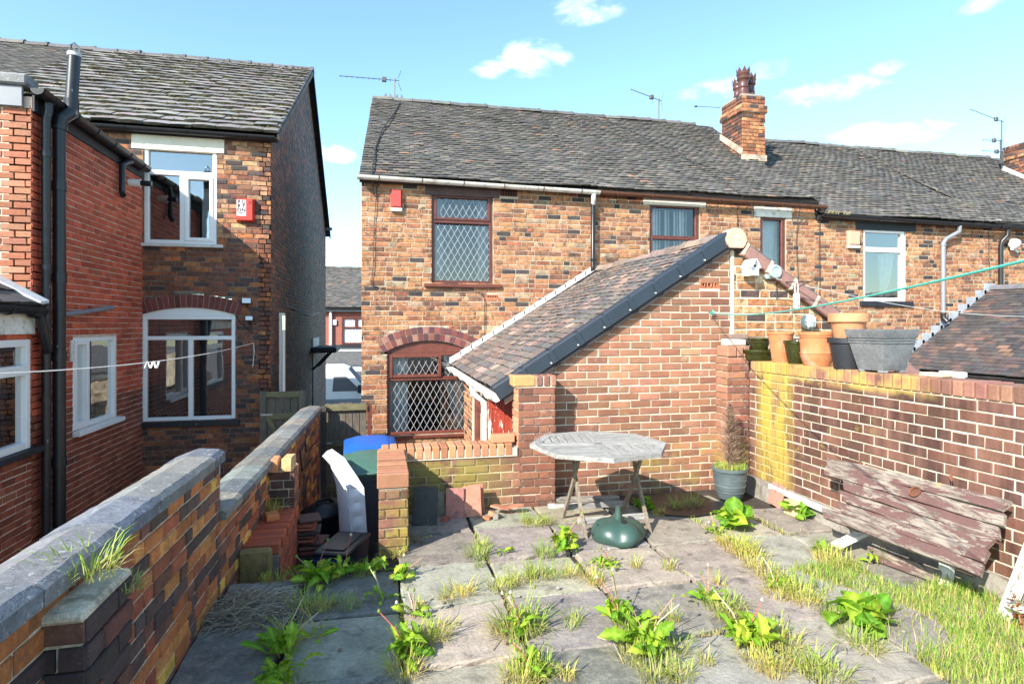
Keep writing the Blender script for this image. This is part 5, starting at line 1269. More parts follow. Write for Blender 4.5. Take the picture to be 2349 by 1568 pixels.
for j in range(1, int(SNL/.262)+1):
    for k in range(230):
        u = rng.uniform(.4, LN-.02)
        if mnoise.noise(Vector((u*1.1, j*.5, 0))) < -.25 + rng.uniform(0, .5): continue
        c = o0 + Vector((u, 0, 0)) + SN*(j*.262 - rng.uniform(-.02, .03)) + NN*rng.uniform(.01, .06); r = rng.uniform(.014, .036)
        vs = [c + Vector((r*1.4*cos(a), 0, 0)) + SN*(r*.6*sin(a)) for a in (0, 1.26, 2.5, 3.77, 5.0)] + [c + NN*r*.8]
        mo.add(vs, [(i, (i+1) % 5, 5) for i in range(5)])
mo.build('moss', M['moss'], roofN, kind='stuff')
ridge_tiles(roofN, topN + Vector((0, 0, -.02)), topN + Vector((LN+.02, 0, -.02)), .12, .46, M['ridge'], [(2, (.14, .14, .145)), (1, (.18, .175, .17))], 12)
q = MB(); q.prism([o0 + Vector((LN-.01, 0, 0)) - NN*.09, topN + Vector((LN-.01, 0, 0)) - NN*.09, topN + Vector((LN-.01, 0, 0)) + NN*.0, o0 + Vector((LN-.01, 0, 0)) + NN*.0], (.03, 0, 0)); q.build('verge', M['mortar_dark'], roofN)
q = MB(); tR = topN + Vector((LN-.01, 0, 0)); q.prism([tR + Vector((0, 0, -.1)), tR + Vector((0, 5.1, -3.32)), tR + Vector((0, 5.1, -3.2)), tR], (.035, 0, 0)); q.build('verge', M['black_plain'], roofN)
half_gutter('gutter', (XN0-.6, 9.865, ZN+.0), (XN1+.09, 9.865, ZN-.012), .062, M['black_pvc'], hl, 3)
tb('overflow_pipe', [(XN1, 19.6, 4.75), (XN1+.22, 19.6, 4.75)], .05, M['grey_pvc'], hl)
bx('lintel', PN(nl[0], nl[1]+.003, -.15), PN(nl[2], nl[3], .02), M['cream_stone'], hl, .006)
# upper window
v_t = onY(410, 397, YN).z - GZ; u_m = onY(418, 470, YN).x - XB0
w = frame_rect('window', PN, *nu, .06, -.09, -.01, M['white_pvc'], hl, bars=[(nu[0]+.055, v_t-.035, nu[2]-.055, v_t+.035), (u_m-.04, nu[1]+.055, u_m+.04, v_t-.035)])
frame_rect('opening_light', PN, u_m+.03, nu[1]+.05, nu[2]-.05, v_t-.03, .055, -.08, .005, M['white_pvc'], w)
window_glass(PN, nu, -.055, w, M['glass_sky']); room(PN, *nu, hl, .9)
bx('window_sill', PN(nu[0]-.03, nu[1]-.05, -.08), PN(nu[2]+.10, nu[1]-.003, .06), M['grey_gutter'], hl)
q = MB(); q.bevbox(PN(nu[2]-.30, nu[1]+.1, -.5), PN(nu[2]-.14, v_t-.15, -.32), .01); q.build('cupboard', M['curtain_white'], hl)
# ground-floor window with vertical blinds
v_t = onY(430, 775, YN).z - GZ; u_m = onY(436, 870, YN).x - XB0
cu, cv, Rr = nac; hd = MB()
us_ = [na[0] + (na[2]-na[0])*i/12 for i in range(13)]; ar = [(u, cv + math.sqrt(Rr*Rr-(u-cu)**2)) for u in us_]
for i in range(12): hd.prism([PN(us_[i], na[3]-.012, -.08), PN(us_[i+1], na[3]-.012, -.08), PN(us_[i+1], ar[i+1][1]+.001, -.08), PN(us_[i], ar[i][1]+.001, -.08)], PN(0, 0, .06)-PN(0, 0, 0))
hd.build('window_head', M['white_pvc'], hl)
w = frame_rect('window', PN, na[0], na[1], na[2], na[3]-.014, .06, -.09, -.012, M['white_pvc'], hl, bars=[(na[0]+.055, v_t-.03, na[2]-.055, v_t+.03), (u_m-.032, na[1]+.055, u_m+.032, v_t-.03)])
window_glass(PN, (na[0], na[1], na[2], na[3]-.014), -.055, w, M['glass_sky']); room(PN, *na, hl, 1.1)
for i in range(22):
    x = na[0] + .10 + (na[2]-na[0]-.2)*i/21
    q = MB(); q.M = Matrix.Translation(PN(x, na[1]+.09, -.27)) @ Matrix.Rotation(.9+.25*sin(i*1.7), 4, 'Z'); q.box((-.042, -.0015, 0), (.042, .0015, na[3]-na[1]-.15)); q.build('blind_slat', M['blind_dark'], w)
q = MB()
for i in range(21):
    a = na[0] + .10 + (na[2]-na[0]-.2)*i/21; b = a + (na[2]-na[0]-.2)/21
    q.tube([PN(a, na[1]+.10, -.25), PN((a+b)/2, na[1]+.07, -.25), PN(b, na[1]+.10, -.25)], .003, 4)
q.build('blind_chain', M['curtain_white'], w)
bx('window_sill', PN(na[0]-.03, na[1]-.085, -.08), PN(na[2]+.07, na[1]-.003, .05), M['black_paint'], hl)
# letters on the alarm box
t, a, b = alarm_box(543, 457, 585, 509, YN, M['red_box'], 'red alarm box with white BURTON panel on the dark house', .10)
pw = (b.x-a.x); ph = b.z-a.z
pnl = bx('panel', (a.x+.024, YN-.106, a.z+ph*.22), (a.x+.024+pw*.50, YN-.1005, b.z-.04), M['print_white'], t, .001)
def letter(ch_, x, z, size, parent, y, mat):
    cdat = bpy.data.curves.new('letter', 'FONT'); cdat.body = ch_; cdat.size = size; cdat.align_x = 'CENTER'; cdat.align_y = 'CENTER'; cdat.offset = .0032; cdat.extrude = .0006
    ob = bpy.data.objects.new('letter', cdat); COL.objects.link(ob); dg = bpy.context.evaluated_depsgraph_get(); me = bpy.data.meshes.new_from_object(ob.evaluated_get(dg)); bpy.data.objects.remove(ob)
    me.materials.clear(); me.materials.append(mat); ob = link('letter', me, parent); ob.matrix_basis = Matrix.Translation((x, y, z)) @ Matrix.Rotation(R(90), 4, 'X'); return ob
cxp = a.x + .024 + pw*.25
for i, (l, r_) in enumerate((('B', 'U'), ('R', 'T'), ('O', 'N'))):
    z = b.z - .075 - i*.062
    letter(l, cxp-pw*.12, z, .074, pnl, YN-.1075, M['print_black']); letter(r_, cxp+pw*.12, z, .074, pnl, YN-.1075, M['print_black'])
letter('0 1 2 1 8', cxp, b.z-.245, .022, pnl, YN-.1075, M['print_black'])
for i in range(3): bx('louvre', (a.x+pw*.70, YN-.104, b.z-.06-.022*i), (b.x-.03, YN-.0995, b.z-.052-.022*i), M['print_black'], t, .001)
# floodlights and hook by the window
def flood(x, y, label, s=1.0):
    p = onY(x, y, YN-.12); t = thing('floodlight', label, 'lamp', tuple(p)); q = MB(); q.M = Matrix.Translation(p) @ Matrix.Rotation(.25, 4, 'Z') @ Matrix.Rotation(-.3, 4, 'X') @ Matrix.Scale(s, 4)
    q.bevbox((-.075, -.015, -.05), (.075, .02, .05), .006); q.build('body', M['black_plain'], t); g_ = MB(); g_.M = q.M; g_.box((-.062, -.0175, -.04), (.062, -.0155, .04)); g_.build('lens', M['lamp_glass'], t); tb('bracket', [p + Vector((0, .02, -.03)), p + Vector((0, .06, -.09)), p + Vector((0, .11, -.09))], .01, M['black_plain'], t)
    return t
flood(565, 690, 'larger black floodlight high beside the dark brick arch'); flood(571, 730, 'smaller black floodlight below another beside the dark brick arch', .8)
tb('cable', [onY(575, 740, YN-.02), onY(580, 765, YN-.02), onY(548, 735, YN-.02), onY(540, 722, YN-.02)], .006, M['cable'], hl, 5)
# porch canopy on the side wall
cp = thing('door_canopy', 'black canopy on brackets sheltering the side door of the dark house', 'canopy', (-1.4, 16.4, .3)); a = onX(706, 800, XN1); b = onX(770, 800, XN1+.5)
bx('canopy_roof', (XN1+.004, 15.6, .98), (XN1+.62, 17.3, 1.12), M['black_plain'], cp, .03); bx('upstand', (XN1+.004, 15.7, 1.122), (XN1+.05, 17.2, 1.35), M['lead'], cp)
for y in (15.75, 17.15): tb('bracket', [(XN1+.02, y, .55), (XN1+.10, y, .62), (XN1+.42, y, .97)], .03, M['black_plain'], cp)
bx('side_door', (XN1+.004, 15.9, GZ), (XN1+.03, 16.9, .95), M['black_plain'], cp)
tb('cable', [(XN1+.02, 11.6, 2.05), (XN1+.02, 13.2, 1.98), (XN1+.02, 15.5, 1.92), (XN1+.02, 17.5, 2.05)], .008, M['lead_white'], hl, 5)
# next roof further left
hl2 = thing('terraced_house', 'house beyond the boiler pipe with old plain-tiled roof', 'house', (-10, YN, GZ))
o2 = Vector((-13.5, 9.90, ZN+.036)); t2 = o2 + SN*(SNL+.06)
mb = MB(); mb.prism([o2 - NN*.05, Vector((XB0-.01, 9.90, ZN+.036)) - NN*.05, Vector((XB0-.01, t2.y, t2.z)) - NN*.05, t2 - NN*.05], -NN*.08); mb.add([t2 - NN*.06, Vector((XB0-.01, t2.y, t2.z)) - NN*.06, Vector((XB0-.01, t2.y+5.2, t2.z-3.25)), t2 + Vector((0, 5.2, -3.25))], [(0, 1, 2, 3)]); r2 = mb.build('roof', M['roof_under'], hl2)
tiling(r2, o2, (1, 0, 0), SN, XB0-.01+13.5, SNL+.05, PAL_T, M['tile_plain'], gauge=.105, width=.18, thick=.02, cap=300, seed=105, skew=.02)
ridge_tiles(r2, t2 + Vector((0, 0, -.02)), Vector((XB0, t2.y, t2.z-.02)), .12, .46, M['ridge'], PAL_RIDGE, 13)
MB().box((-13.5, YN, GZ), (XB0-.01, YN+.2, ZN)).build('wall', M['mortar_dark'], hl2)

# ------------------------------------------------------------------ red brick rear wing in front of it
YE = 7.07; ZX = 4.06
wing = thing('rear_wing', 'smooth red brick two-storey rear wing with black gutter and soil pipes', 'extension', (-4.2, 8, GZ))
PAL_R = [(4, (.50, .090, .040)), (4, (.55, .105, .048)), (2, (.42, .076, .036)), (1, (.58, .14, .065))]
rwn = (YN-0, 0)
ow = [(0, 0, 0, 0)]
wa = onX(166, 990, XN0); wb = onX(267, 770, XN0)
PE_ = lambda u, v, n=0: Vector((XN0+n, YE+u, GZ+v))
win = (wa.y-YE, wa.z-GZ, wb.y-YE, wb.z-GZ)
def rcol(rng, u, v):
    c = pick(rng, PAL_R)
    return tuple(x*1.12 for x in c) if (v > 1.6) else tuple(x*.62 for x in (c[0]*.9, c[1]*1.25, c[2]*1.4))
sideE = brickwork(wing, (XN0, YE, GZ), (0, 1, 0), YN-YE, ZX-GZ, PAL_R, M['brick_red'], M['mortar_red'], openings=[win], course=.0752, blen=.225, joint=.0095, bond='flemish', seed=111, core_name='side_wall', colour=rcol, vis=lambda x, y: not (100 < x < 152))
frontE = brickwork(wing, (-6.6, YE, GZ), (1, 0, 0), XN0+6.6, ZX-GZ-.12, [(3, (.50, .19, .10)), (3, (.55, .23, .13)), (2, (.44, .155, .085))], M['brick_rustic'], M['mortar_cream'], course=.0752, blen=.225, joint=.011, seed=112, core_name='front_wall', cap=200)
MB().box((-6.6, YE+.2, ZX-.02), (XN0, YN, ZX+.1)).build('flat_roof', M['roof_under'], wing)
bx('fascia', (-6.6, YE-.05, ZX-.12), (XN0-.06, YE-.02, ZX+.09), M['grey_pvc'], wing); bx('coping', (-6.6, YE-.09, ZX+.092), (XN0-.0, YE+.15, ZX+.21), M['coping'], wing, .02).color = (.2, .2, .2, 1)
bx('fascia', (XN0+.004, YE+.0, ZX-.15), (XN0+.03, YN-.02, ZX+.06), M['black_plain'], wing)
half_gutter('gutter', (XN0+.10, YE-.10, ZX+.06), (XN0+.10, YN-.12, ZX-.0), .075, M['black_old'], wing, 6)
air_brick(lambda u, v, n=0: Vector((-6.6+u, YE-n, GZ+v)), onY(-12, 240, YE).x+6.6, onY(-10, 249, YE).z-GZ, frontE, M['white_old'], .24, .1, 3)
w = MB(); y0, y1, z0, z1 = YE+win[0], YE+win[2], GZ+win[1], GZ+win[3]; ym = onX(203, 880, XN0).y
w = yz_frame('window', y0, z0, y1, z1, .055, XN0-.08, XN0-.005, M['white_pvc'], wing)
bx('mullion', (XN0-.075, ym-.03, z0+.05), (XN0+.002, ym+.03, z1-.05), M['white_pvc'], w)
yz_frame('opening_light', y0+.04, z0+.04, ym, z1-.04, .05, XN0-.07, XN0+.012, M['white_pvc'], w)
quad('pane', [(XN0-.045, y0+.05, z0+.05), (XN0-.045, y1-.05, z0+.05), (XN0-.045, y1-.05, z1-.05), (XN0-.045, y0+.05, z1-.05)], M['glass_sky'], w)
q = MB(); q.add([(XN0-.21, y0-.2, z0-.2), (XN0-.21, y1+.2, z0-.2), (XN0-.21, y1+.2, z1+.2), (XN0-.21, y0-.2, z1+.2), (XN0-1, y0-.2, z0-.2), (XN0-1, y1+.2, z0-.2), (XN0-1, y1+.2, z1+.2), (XN0-1, y0-.2, z1+.2)], [(0,4,5,1),(1,5,6,2),(2,6,7,3),(3,7,4,0),(4,7,6,5)]); q.build('room_behind', M['room'], wing)
mb = MB(); PW = lambda u, v, n=0: Vector((XN0+n, y0+u, z0+v))
sheet_x(mb, PW, (y1-y0)*.28, .04, (y1-y0)*.46, z1-z0-.04, -.2, 3, .02); sheet_x(mb, PW, (y1-y0)*.84, .04, (y1-y0)*.98, z1-z0-.04, -.2, 3, .02); mb.build('curtain', M['curtain_white'], w)
bx('window_sill', (XN0-.05, y0-.02, z0-.06), (XN0+.09, y1+.06, z0-.003), M['white_pvc'], wing)
# soil pipes
ps = onX(136, 700, XN0+.12); pt = onX(111, 700, XN0+.10)
sp = tb('soil_pipe', [(XN0+.12, ps.y, GZ), (XN0+.12, ps.y, ZX-.2)], .062, M['black_old'], wing, 14)
for z in (.2, 1.35, 2.2, 3.2): tb('pipe_collar', [(XN0+.12, ps.y, z-.05), (XN0+.12, ps.y, z+.05)], .071, M['black_pvc'], sp, 14)
tb('pipe_bend', [(XN0+.12, ps.y, ZX-.24), (XN0+.13, ps.y, ZX-.12), (XN0+.20, ps.y+.08, ZX-.02), (XN0+.20, ps.y+.08, ZX+.12)], .075, M['black_old'], wing, 12)
vz = onX(168, 130, XN0+.2).z
vp = tb('vent_pipe', [(XN0+.20, ps.y+.08, ZX+.10), (XN0+.22, ps.y+.10, vz)], .062, M['black_old'], wing, 14)
tb('vent_collar', [(XN0+.22, ps.y+.10, vz-.01), (XN0+.22, ps.y+.10, vz+.03)], .068, M['lead_white'], vp, 14)
q = MB()
for k in range(6):
    a = k*pi/3; q.tube([Vector((XN0+.22+.055*cos(a), ps.y+.10+.055*sin(a), vz+.02)), Vector((XN0+.22+.05*cos(a), ps.y+.10+.05*sin(a), vz+.10)), Vector((XN0+.22, ps.y+.10, vz+.15))], .004, 4)
q.build('bird_guard', M['metal'], vp)
rp2 = tb('rain_pipe', [(XN0+.10, pt.y, ZX-.02), (XN0+.10, pt.y, ZX-.1), (XN0+.08, pt.y, ZX-.2), (XN0+.08, pt.y, GZ)], .042, M['black_old'], wing, 12)
for z in (.9, 2.3, 3.5): tb('pipe_clip', [(XN0+.08, pt.y, z-.03), (XN0+.08, pt.y, z+.03)], .05, M['black_pvc'], rp2, 12)
tb('branch_pipe', [onX(136, 722, XN0+.1), onX(190, 716, XN0+.06), onX(257, 705, XN0+.05)], .028, M['grey_pvc'], wing, 10)
pz = onX(280, 400, XN0+.07)
tb('stub_pipe', [(XN0+.10, onX(300, 355, XN0+.1).y, ZX-.06), (XN0+.09, pz.y+.1, ZX-.10), (XN0+.07, pz.y, ZX-.16), (XN0+.07, pz.y, onX(280, 440, XN0+.07).z), (XN0+.10, pz.y-.05, onX(280, 446, XN0+.07).z-.02)], .04, M['black_pvc'], wing, 12)
fp = onX(295, 419, XN0); fu = thing('boiler_flue', 'white boiler flue with black end poking from the red wing', 'flue', tuple(fp))
tb('sleeve', [fp, fp + Vector((.16, 0, 0))], .055, M['white_pvc'], fu, 14); tb('nozzle', [fp + Vector((.15, 0, 0)), fp + Vector((.30, .0, 0))], .04, M['black_pvc'], fu, 14)
bx('grille', (XN0+.004, onX(158, 800, XN0).y, onX(158, 830, XN0).z), (XN0+.03, onX(166, 800, XN0).y, onX(158, 780, XN0).z), M['white_old'], wing)
# single-storey part nearer to us
low_w = thing('rear_wing', 'single-storey red brick lean-to with white fascia and large white window', 'extension', (-4.2, 5.6, GZ)); YQ0 = 3.4
wq0 = onX(62, 1022, XN0); zq0 = wq0.z - .02; zq1 = onX(62, 778, XN0).z; yq1 = wq0.y
zg_ = onX(60, 765, XN0).z; zgut = onX(60, 718, XN0+.1).z
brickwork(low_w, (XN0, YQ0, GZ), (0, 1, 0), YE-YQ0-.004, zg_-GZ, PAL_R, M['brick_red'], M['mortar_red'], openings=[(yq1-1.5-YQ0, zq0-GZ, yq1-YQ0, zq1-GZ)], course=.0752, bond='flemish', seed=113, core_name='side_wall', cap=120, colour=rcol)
w = yz_frame('window', yq1-1.5, zq0, yq1, zq1, .07, XN0-.06, XN0+.03, M['white_pvc'], low_w)
zm = onX(40, 850, XN0).z
bx('transom', (XN0-.055, yq1-1.43, zm-.05), (XN0+.035, yq1-.07, zm+.05), M['white_pvc'], w)
quad('pane', [(XN0-.02, yq1-1.45, zq0+.05), (XN0-.02, yq1-.05, zq0+.05), (XN0-.02, yq1-.05, zq1-.05), (XN0-.02, yq1-1.45, zq1-.05)], M['glass_sky'], w)
q = MB(); q.add([(XN0-.21, yq1-1.7, zq0-.2), (XN0-.21, yq1+.2, zq0-.2), (XN0-.21, yq1+.2, zq1+.2), (XN0-.21, yq1-1.7, zq1+.2), (XN0-1, yq1-1.7, zq0-.2), (XN0-1, yq1+.2, zq0-.2), (XN0-1, yq1+.2, zq1+.2), (XN0-1, yq1-1.7, zq1+.2)], [(0,4,5,1),(1,5,6,2),(2,6,7,3),(3,7,4,0),(4,7,6,5)]); q.build('room_behind', M['room'], low_w)
mb = MB(); PW2 = lambda u, v, n=0: Vector((XN0+n, yq1-.6+u, zq0+v)); sheet_x(mb, PW2, .2, .04, .55, zq1-zq0-.04, -.16, 4, .02); mb.build('curtain', M['curtain_grey'], w)
bx('window_sill', (XN0-.02, yq1-1.6, zq0-.06), (XN0+.10, yq1+.14, zq0-.003), M['black_plain'], low_w)
bx('fascia', (XN0+.006, YQ0, zg_-.004), (XN0+.05, YE-.03, zgut+.02), M['white_old'], low_w)
half_gutter('gutter', (XN0+.12, YQ0, zgut+.05), (XN0+.12, YE-.03, zgut+.05), .065, M['black_pvc'], low_w, 3)
e_ = Vector((XN0+.14, YE-.02, zgut+.07)); SW = Vector((-.86, 0, .5)); SW.normalize(); NW = UA.cross(-SW) if False else Vector((.5, 0, .86))
tl_ = MB(); tl_.prism([e_, e_ + Vector((0, -(YE-YQ0), 0)), e_ + Vector((0, -(YE-YQ0), 0)) + SW*2, e_ + SW*2], (0, 0, -.06)); lr = tl_.build('roof', M['roof_under'], low_w)
tiling(lr, e_ + Vector((0, -(YE-YQ0), 0)) , (0, 1, 0), SW, YE-YQ0-.02, 1.6, [(1, (.09, .09, .092)), (1, (.12, .118, .115))], M['tile_big'], gauge=.26, width=.32, thick=.04, cap=40, seed=114)
q = MB(); q.prism([e_ + Vector((.03, -.16, .02)), e_ + Vector((.03, .0, .04)), e_ + SW*1.6 + Vector((0, .0, .06)), e_ + SW*1.6 + Vector((0, -.16, .05))], (0, 0, .03)); q.build('flashing', M['lead_white'], low_w)
zz = zgut
tb('rain_pipe', [(XN0+.12, YE-.25, zz), (XN0+.12, YE-.1, zz-.02), (XN0+.13, YE-.05, zz-.14), (XN0+.12, YE+.02, zz-.30), (XN0+.10, pt.y-.02, zz-.40)], .045, M['black_pvc'], low_w, 10)

# ------------------------------------------------------------------ street beyond the passage
fh = thing('terraced_house', 'far red brick house across the street with net-curtained window', 'house', (-.5, 30, -2.45)); YF = 30.0
fa = lambda x, y: onY(x, y, YF)
M['brick_far'] = None
m, ntt, b_, o_ = node_mat('brick_far'); bt = nd(ntt, 'ShaderNodeTexBrick', i_Scale=1.0); bt.inputs['Color1'].default_value = (.33, .07, .04, 1); bt.inputs['Color2'].default_value = (.27, .055, .035, 1); bt.inputs['Mortar'].default_value = (.36, .25, .2, 1)
bt.inputs['Mortar Size'].default_value = .008; bt.inputs['Brick Width'].default_value = .23; bt.inputs['Row Height'].default_value = .075
mpg = nd(ntt, 'ShaderNodeMapping'); mpg.inputs['Rotation'].default_value = (R(90), 0, 0); ntt.links.new(n_pos(ntt), mpg.inputs[0]); ntt.links.new(mpg.outputs[0], bt.inputs[0]); ntt.links.new(bt.outputs[0], b_.inputs['Base Color']); b_.inputs['Roughness'].default_value = .85; M['brick_far'] = m
x0f, x1f = fa(690, 700).x, fa(900, 700).x; ze = fa(790, 712).z
MB().box((x0f, YF, -2.45), (x1f, YF+.3, ze)).build('wall', M['brick_far'], fh)
bx('fascia', (x0f, YF-.25, ze-.05), (x1f, YF-.002, ze+.15), M['fascia_blue'], fh)
rf = MB(); rt = fa(790, 615); rise = 3.6
pe = Vector((x0f, YF-.35, ze+.15)); S3 = (Vector((x0f, YF+3.4, 0)) - Vector((x0f, YF-.35, 0))); zr3 = onY(790, 615, YF+3.4).z
S3 = Vector((0, 3.75, zr3-(ze+.15))); S3L = S3.length; S3.normalize(); N3 = Vector((1,0,0)).cross(S3)
rf.prism([pe - N3*.05, pe + Vector((x1f-x0f, 0, 0)) - N3*.05, pe + Vector((x1f-x0f, 0, 0)) + S3*S3L - N3*.05, pe + S3*S3L - N3*.05], -N3*.1); rfo = rf.build('roof', M['roof_under'], fh)
tiling(rfo, pe, (1, 0, 0), S3, x1f-x0f, S3L, PAL_T, M['tile_plain'], gauge=.12, width=.2, thick=.022, cap=200, seed=121)
ridge_tiles(rfo, pe + S3*S3L, pe + S3*S3L + Vector((x1f-x0f, 0, 0)), .13, .45, M['ridge'], PAL_RIDGE, 14)
a = fa(784, 790); b = fa(850, 727); PF = lambda u, v, n=0: Vector((a.x+u, YF-n, a.z+v))
w = frame_rect('window', PF, 0, 0, b.x-a.x, b.z-a.z, .10, .01, .1, M['mahogany'], fh, bars=[(.1, .78, b.x-a.x-.1, .88), (.62, .88, .74, b.z-a.z-.1)])
mb = MB(); sheet_x(mb, PF, .08, .08, b.x-a.x-.08, b.z-a.z-.08, .03, 9, .012); mb.build('curtain', M['curtain_white'], w)
bx('window_sill', PF(-.15, -.14, .0), PF(b.x-a.x, -.004, .18), M['black_plain'], fh); bx('white_band', (x0f, YF-.06, a.z-.55), (x1f, YF-.004, a.z-.16), M['white_pvc'], fh)
bx('meter_box', fa(763, 745) + Vector((0, -.08, 0)), fa(772, 733) + Vector((0, -.004, 0)), M['white_pvc'], fh); tb('downpipe', [fa(759, 715) + Vector((0, -.1, 0)), fa(759, 830) + Vector((0, -.1, 0))], .07, M['white_pvc'], fh)
zb0, zb1 = fa(800, 834).z, fa(800, 803).z
bay = MB().prism([(x0f+.9, YF-1.0, zb0), (x0f+.9, YF-.01, zb1), (x0f+.9, YF-.01, zb0)], (x1f-x0f-.9, 0, 0)); bay.build('bay_roof', M['tile_plain'], fh).color = (.09, .09, .09, 1)
bx('bay_window', (x0f+1.0, YF-.9, zb0-2.0), (x1f, YF-.8, zb0-.004), M['white_pvc'], fh); a = fa(772, 905); bx('bay_pane', (x0f+1.2, YF-.93, zb0-1.6), (x1f, YF-.902, zb0-.3), M['blind_dark'], fh)
for k in range(4): bx('bay_mullion', (x0f+1.55+.9*k, YF-.96, zb0-1.6), (x0f+1.63+.9*k, YF-.931, zb0-.3), M['white_pvc'], fh)
# white van
van = thing('parked_van', 'white delivery van parked in the street beyond the passage', 'van', (-.6, 24.5, -2.45)); vy = 25.0; zv = -2.44
vx = onY(832, 880, vy).x + 1.15
prof = [(-5.3, .35), (-5.3, 2.25), (-5.1, 2.40), (-2.0, 2.42), (-1.72, 2.32), (-.98, 1.42), (-.25, 1.18), (-.05, .95), (0, .55), (-.05, .35)]
q = MB(); q.prism([(vx+u, vy, zv+z) for u, z in prof], (0, 1.95, 0)); q.build('body', M['van_white'], van)
q = MB(); q.prism([(vx+u, vy-.006, zv+z) for u, z in ((-2.35, 1.42), (-2.30, 2.02), (-1.80, 2.02), (-1.22, 1.42))], (0, .004, 0)); q.build('side_window', M['glass_dark'] if 'glass_dark' in M else M['blind_dark'], van)
q = MB(); q.add([(vx-1.70, vy+.1, zv+2.31), (vx-1.02, vy+.06, zv+1.48), (vx-1.02, vy+1.89, zv+1.48), (vx-1.70, vy+1.85, zv+2.31)], [(0, 1, 2, 3)])
q.v = [(x+.012, y, z+.012) for x, y, z in q.v]; q.build('windscreen', M['blind_dark'], van)
bx('door_mirror', (vx-1.35, vy-.22, zv+1.35), (vx-1.2, vy-.02, zv+1.68), M['black_plain'], van, .03)
for u in (-4.3, -.85):
    wq = MB(); wq.tube([(vx+u, vy-.02, zv+.36), (vx+u, vy+.25, zv+.36)], .36, 20); wo = wq.build('wheel', M['tyre'], van, smooth=True); wq = MB(); wq.tube([(vx+u, vy-.03, zv+.36), (vx+u, vy-.01, zv+.36)], .22, 16); wq.build('rim', M['metal'], wo)
bx('bumper', (vx-.12, vy-.01, zv+.35), (vx+.06, vy+1.96, zv+.62), M['black_plain'], van, .03)
bx('headlight', (vx-.42, vy-.012, zv+.92), (vx-.10, vy+.1, zv+1.1), M['lamp_glass'], van, .02)

# ------------------------------------------------------------------ timber gates in the passage
def gate(name, label, x0, x1, y, zt, zb, seed, brace=True):
    t = thing(name, label, 'gate', ((x0+x1)/2, y, zb)); rng = random.Random(seed); n = 6; wd = (x1-x0)/n
    for k in range(n): bx('board', (x0+wd*k+.003, y, zb+.05), (x0+wd*(k+1)-.003, y+.02, zt-.02+rng.uniform(-.01, .01)), M['wood_gate'], t)
    return t
ga = onY(596, 897, 9.3); gb_ = onY(701, 905, 9.3)
t = gate('timber_gate', 'grey ledged gate with diagonal brace beside the dark house', ga.x, gb_.x, 9.3, ga.z, GZ, 131)
W_ = gb_.x - ga.x
for x in (ga.x, gb_.x-.09): bx('stile', (x, 9.27, GZ+.05), (x+.09, 9.298, ga.z), M['wood_gate'], t)
for z in (ga.z-.10, ga.z-.42, ga.z-1.3): bx('rail', (ga.x+.09, 9.272, z), (gb_.x-.09, 9.298, z+.09), M['wood_gate_rail'], t)
q = MB(); q.prism([(ga.x+.09, 9.274, ga.z-.42), (ga.x+.17, 9.274, ga.z-.42), (gb_.x-.09, 9.274, ga.z-1.21), (gb_.x-.17, 9.274, ga.z-1.21)], (0, .024, 0)); q.build('brace', M['wood_gate_rail'], t)
bx('hinge', (ga.x+.02, 9.262, ga.z-.36), (ga.x+.18, 9.2715, ga.z-.33), M['metal'], t, .002)
gc = onY(745, 926, 8.85); gd = onY(841, 916, 8.85)
t = gate('timber_gate', 'brown boarded gate with mossy rails closing the passage to the street', gc.x, gd.x, 8.85, gc.z+.02, GZ, 132)
for z in (gc.z-.10, gc.z-.62, gc.z-1.25): bx('rail', (gc.x, 8.80, z), (gd.x, 8.848, z+.085), M['wood_gate_rail'], t)
q = MB(); q.prism([(gc.x+.40, 8.822, gc.z-1.16), (gc.x+.47, 8.822, gc.z-1.16), (gd.x-.02, 8.822, gc.z-.62), (gd.x-.10, 8.822, gc.z-.62)], (0, .024, 0)); q.build('brace', M['wood_grey'], t)
tb('latch', [(gc.x+.02, 8.79, gc.z-.56), (gc.x+.10, 8.79, gc.z-.56)], .012, M['metal'], t)
po = thing('gate_post', 'rusty dark post at the end of the boundary wall', 'post', (-.76, 8.75, GZ)); bx('post', (-.81, 8.70, GZ), (-.735, 8.78, gc.z-.02), M['wood_dark'], po)
po = thing('gate_post', 'dark red post against the corner of the white-guttered house', 'post', (-.2, 8.95, GZ)); bx('post', (gd.x+.01, 8.84, GZ), (gd.x+.07, 8.92, gd.z-.08), M['brown_paint'], po)
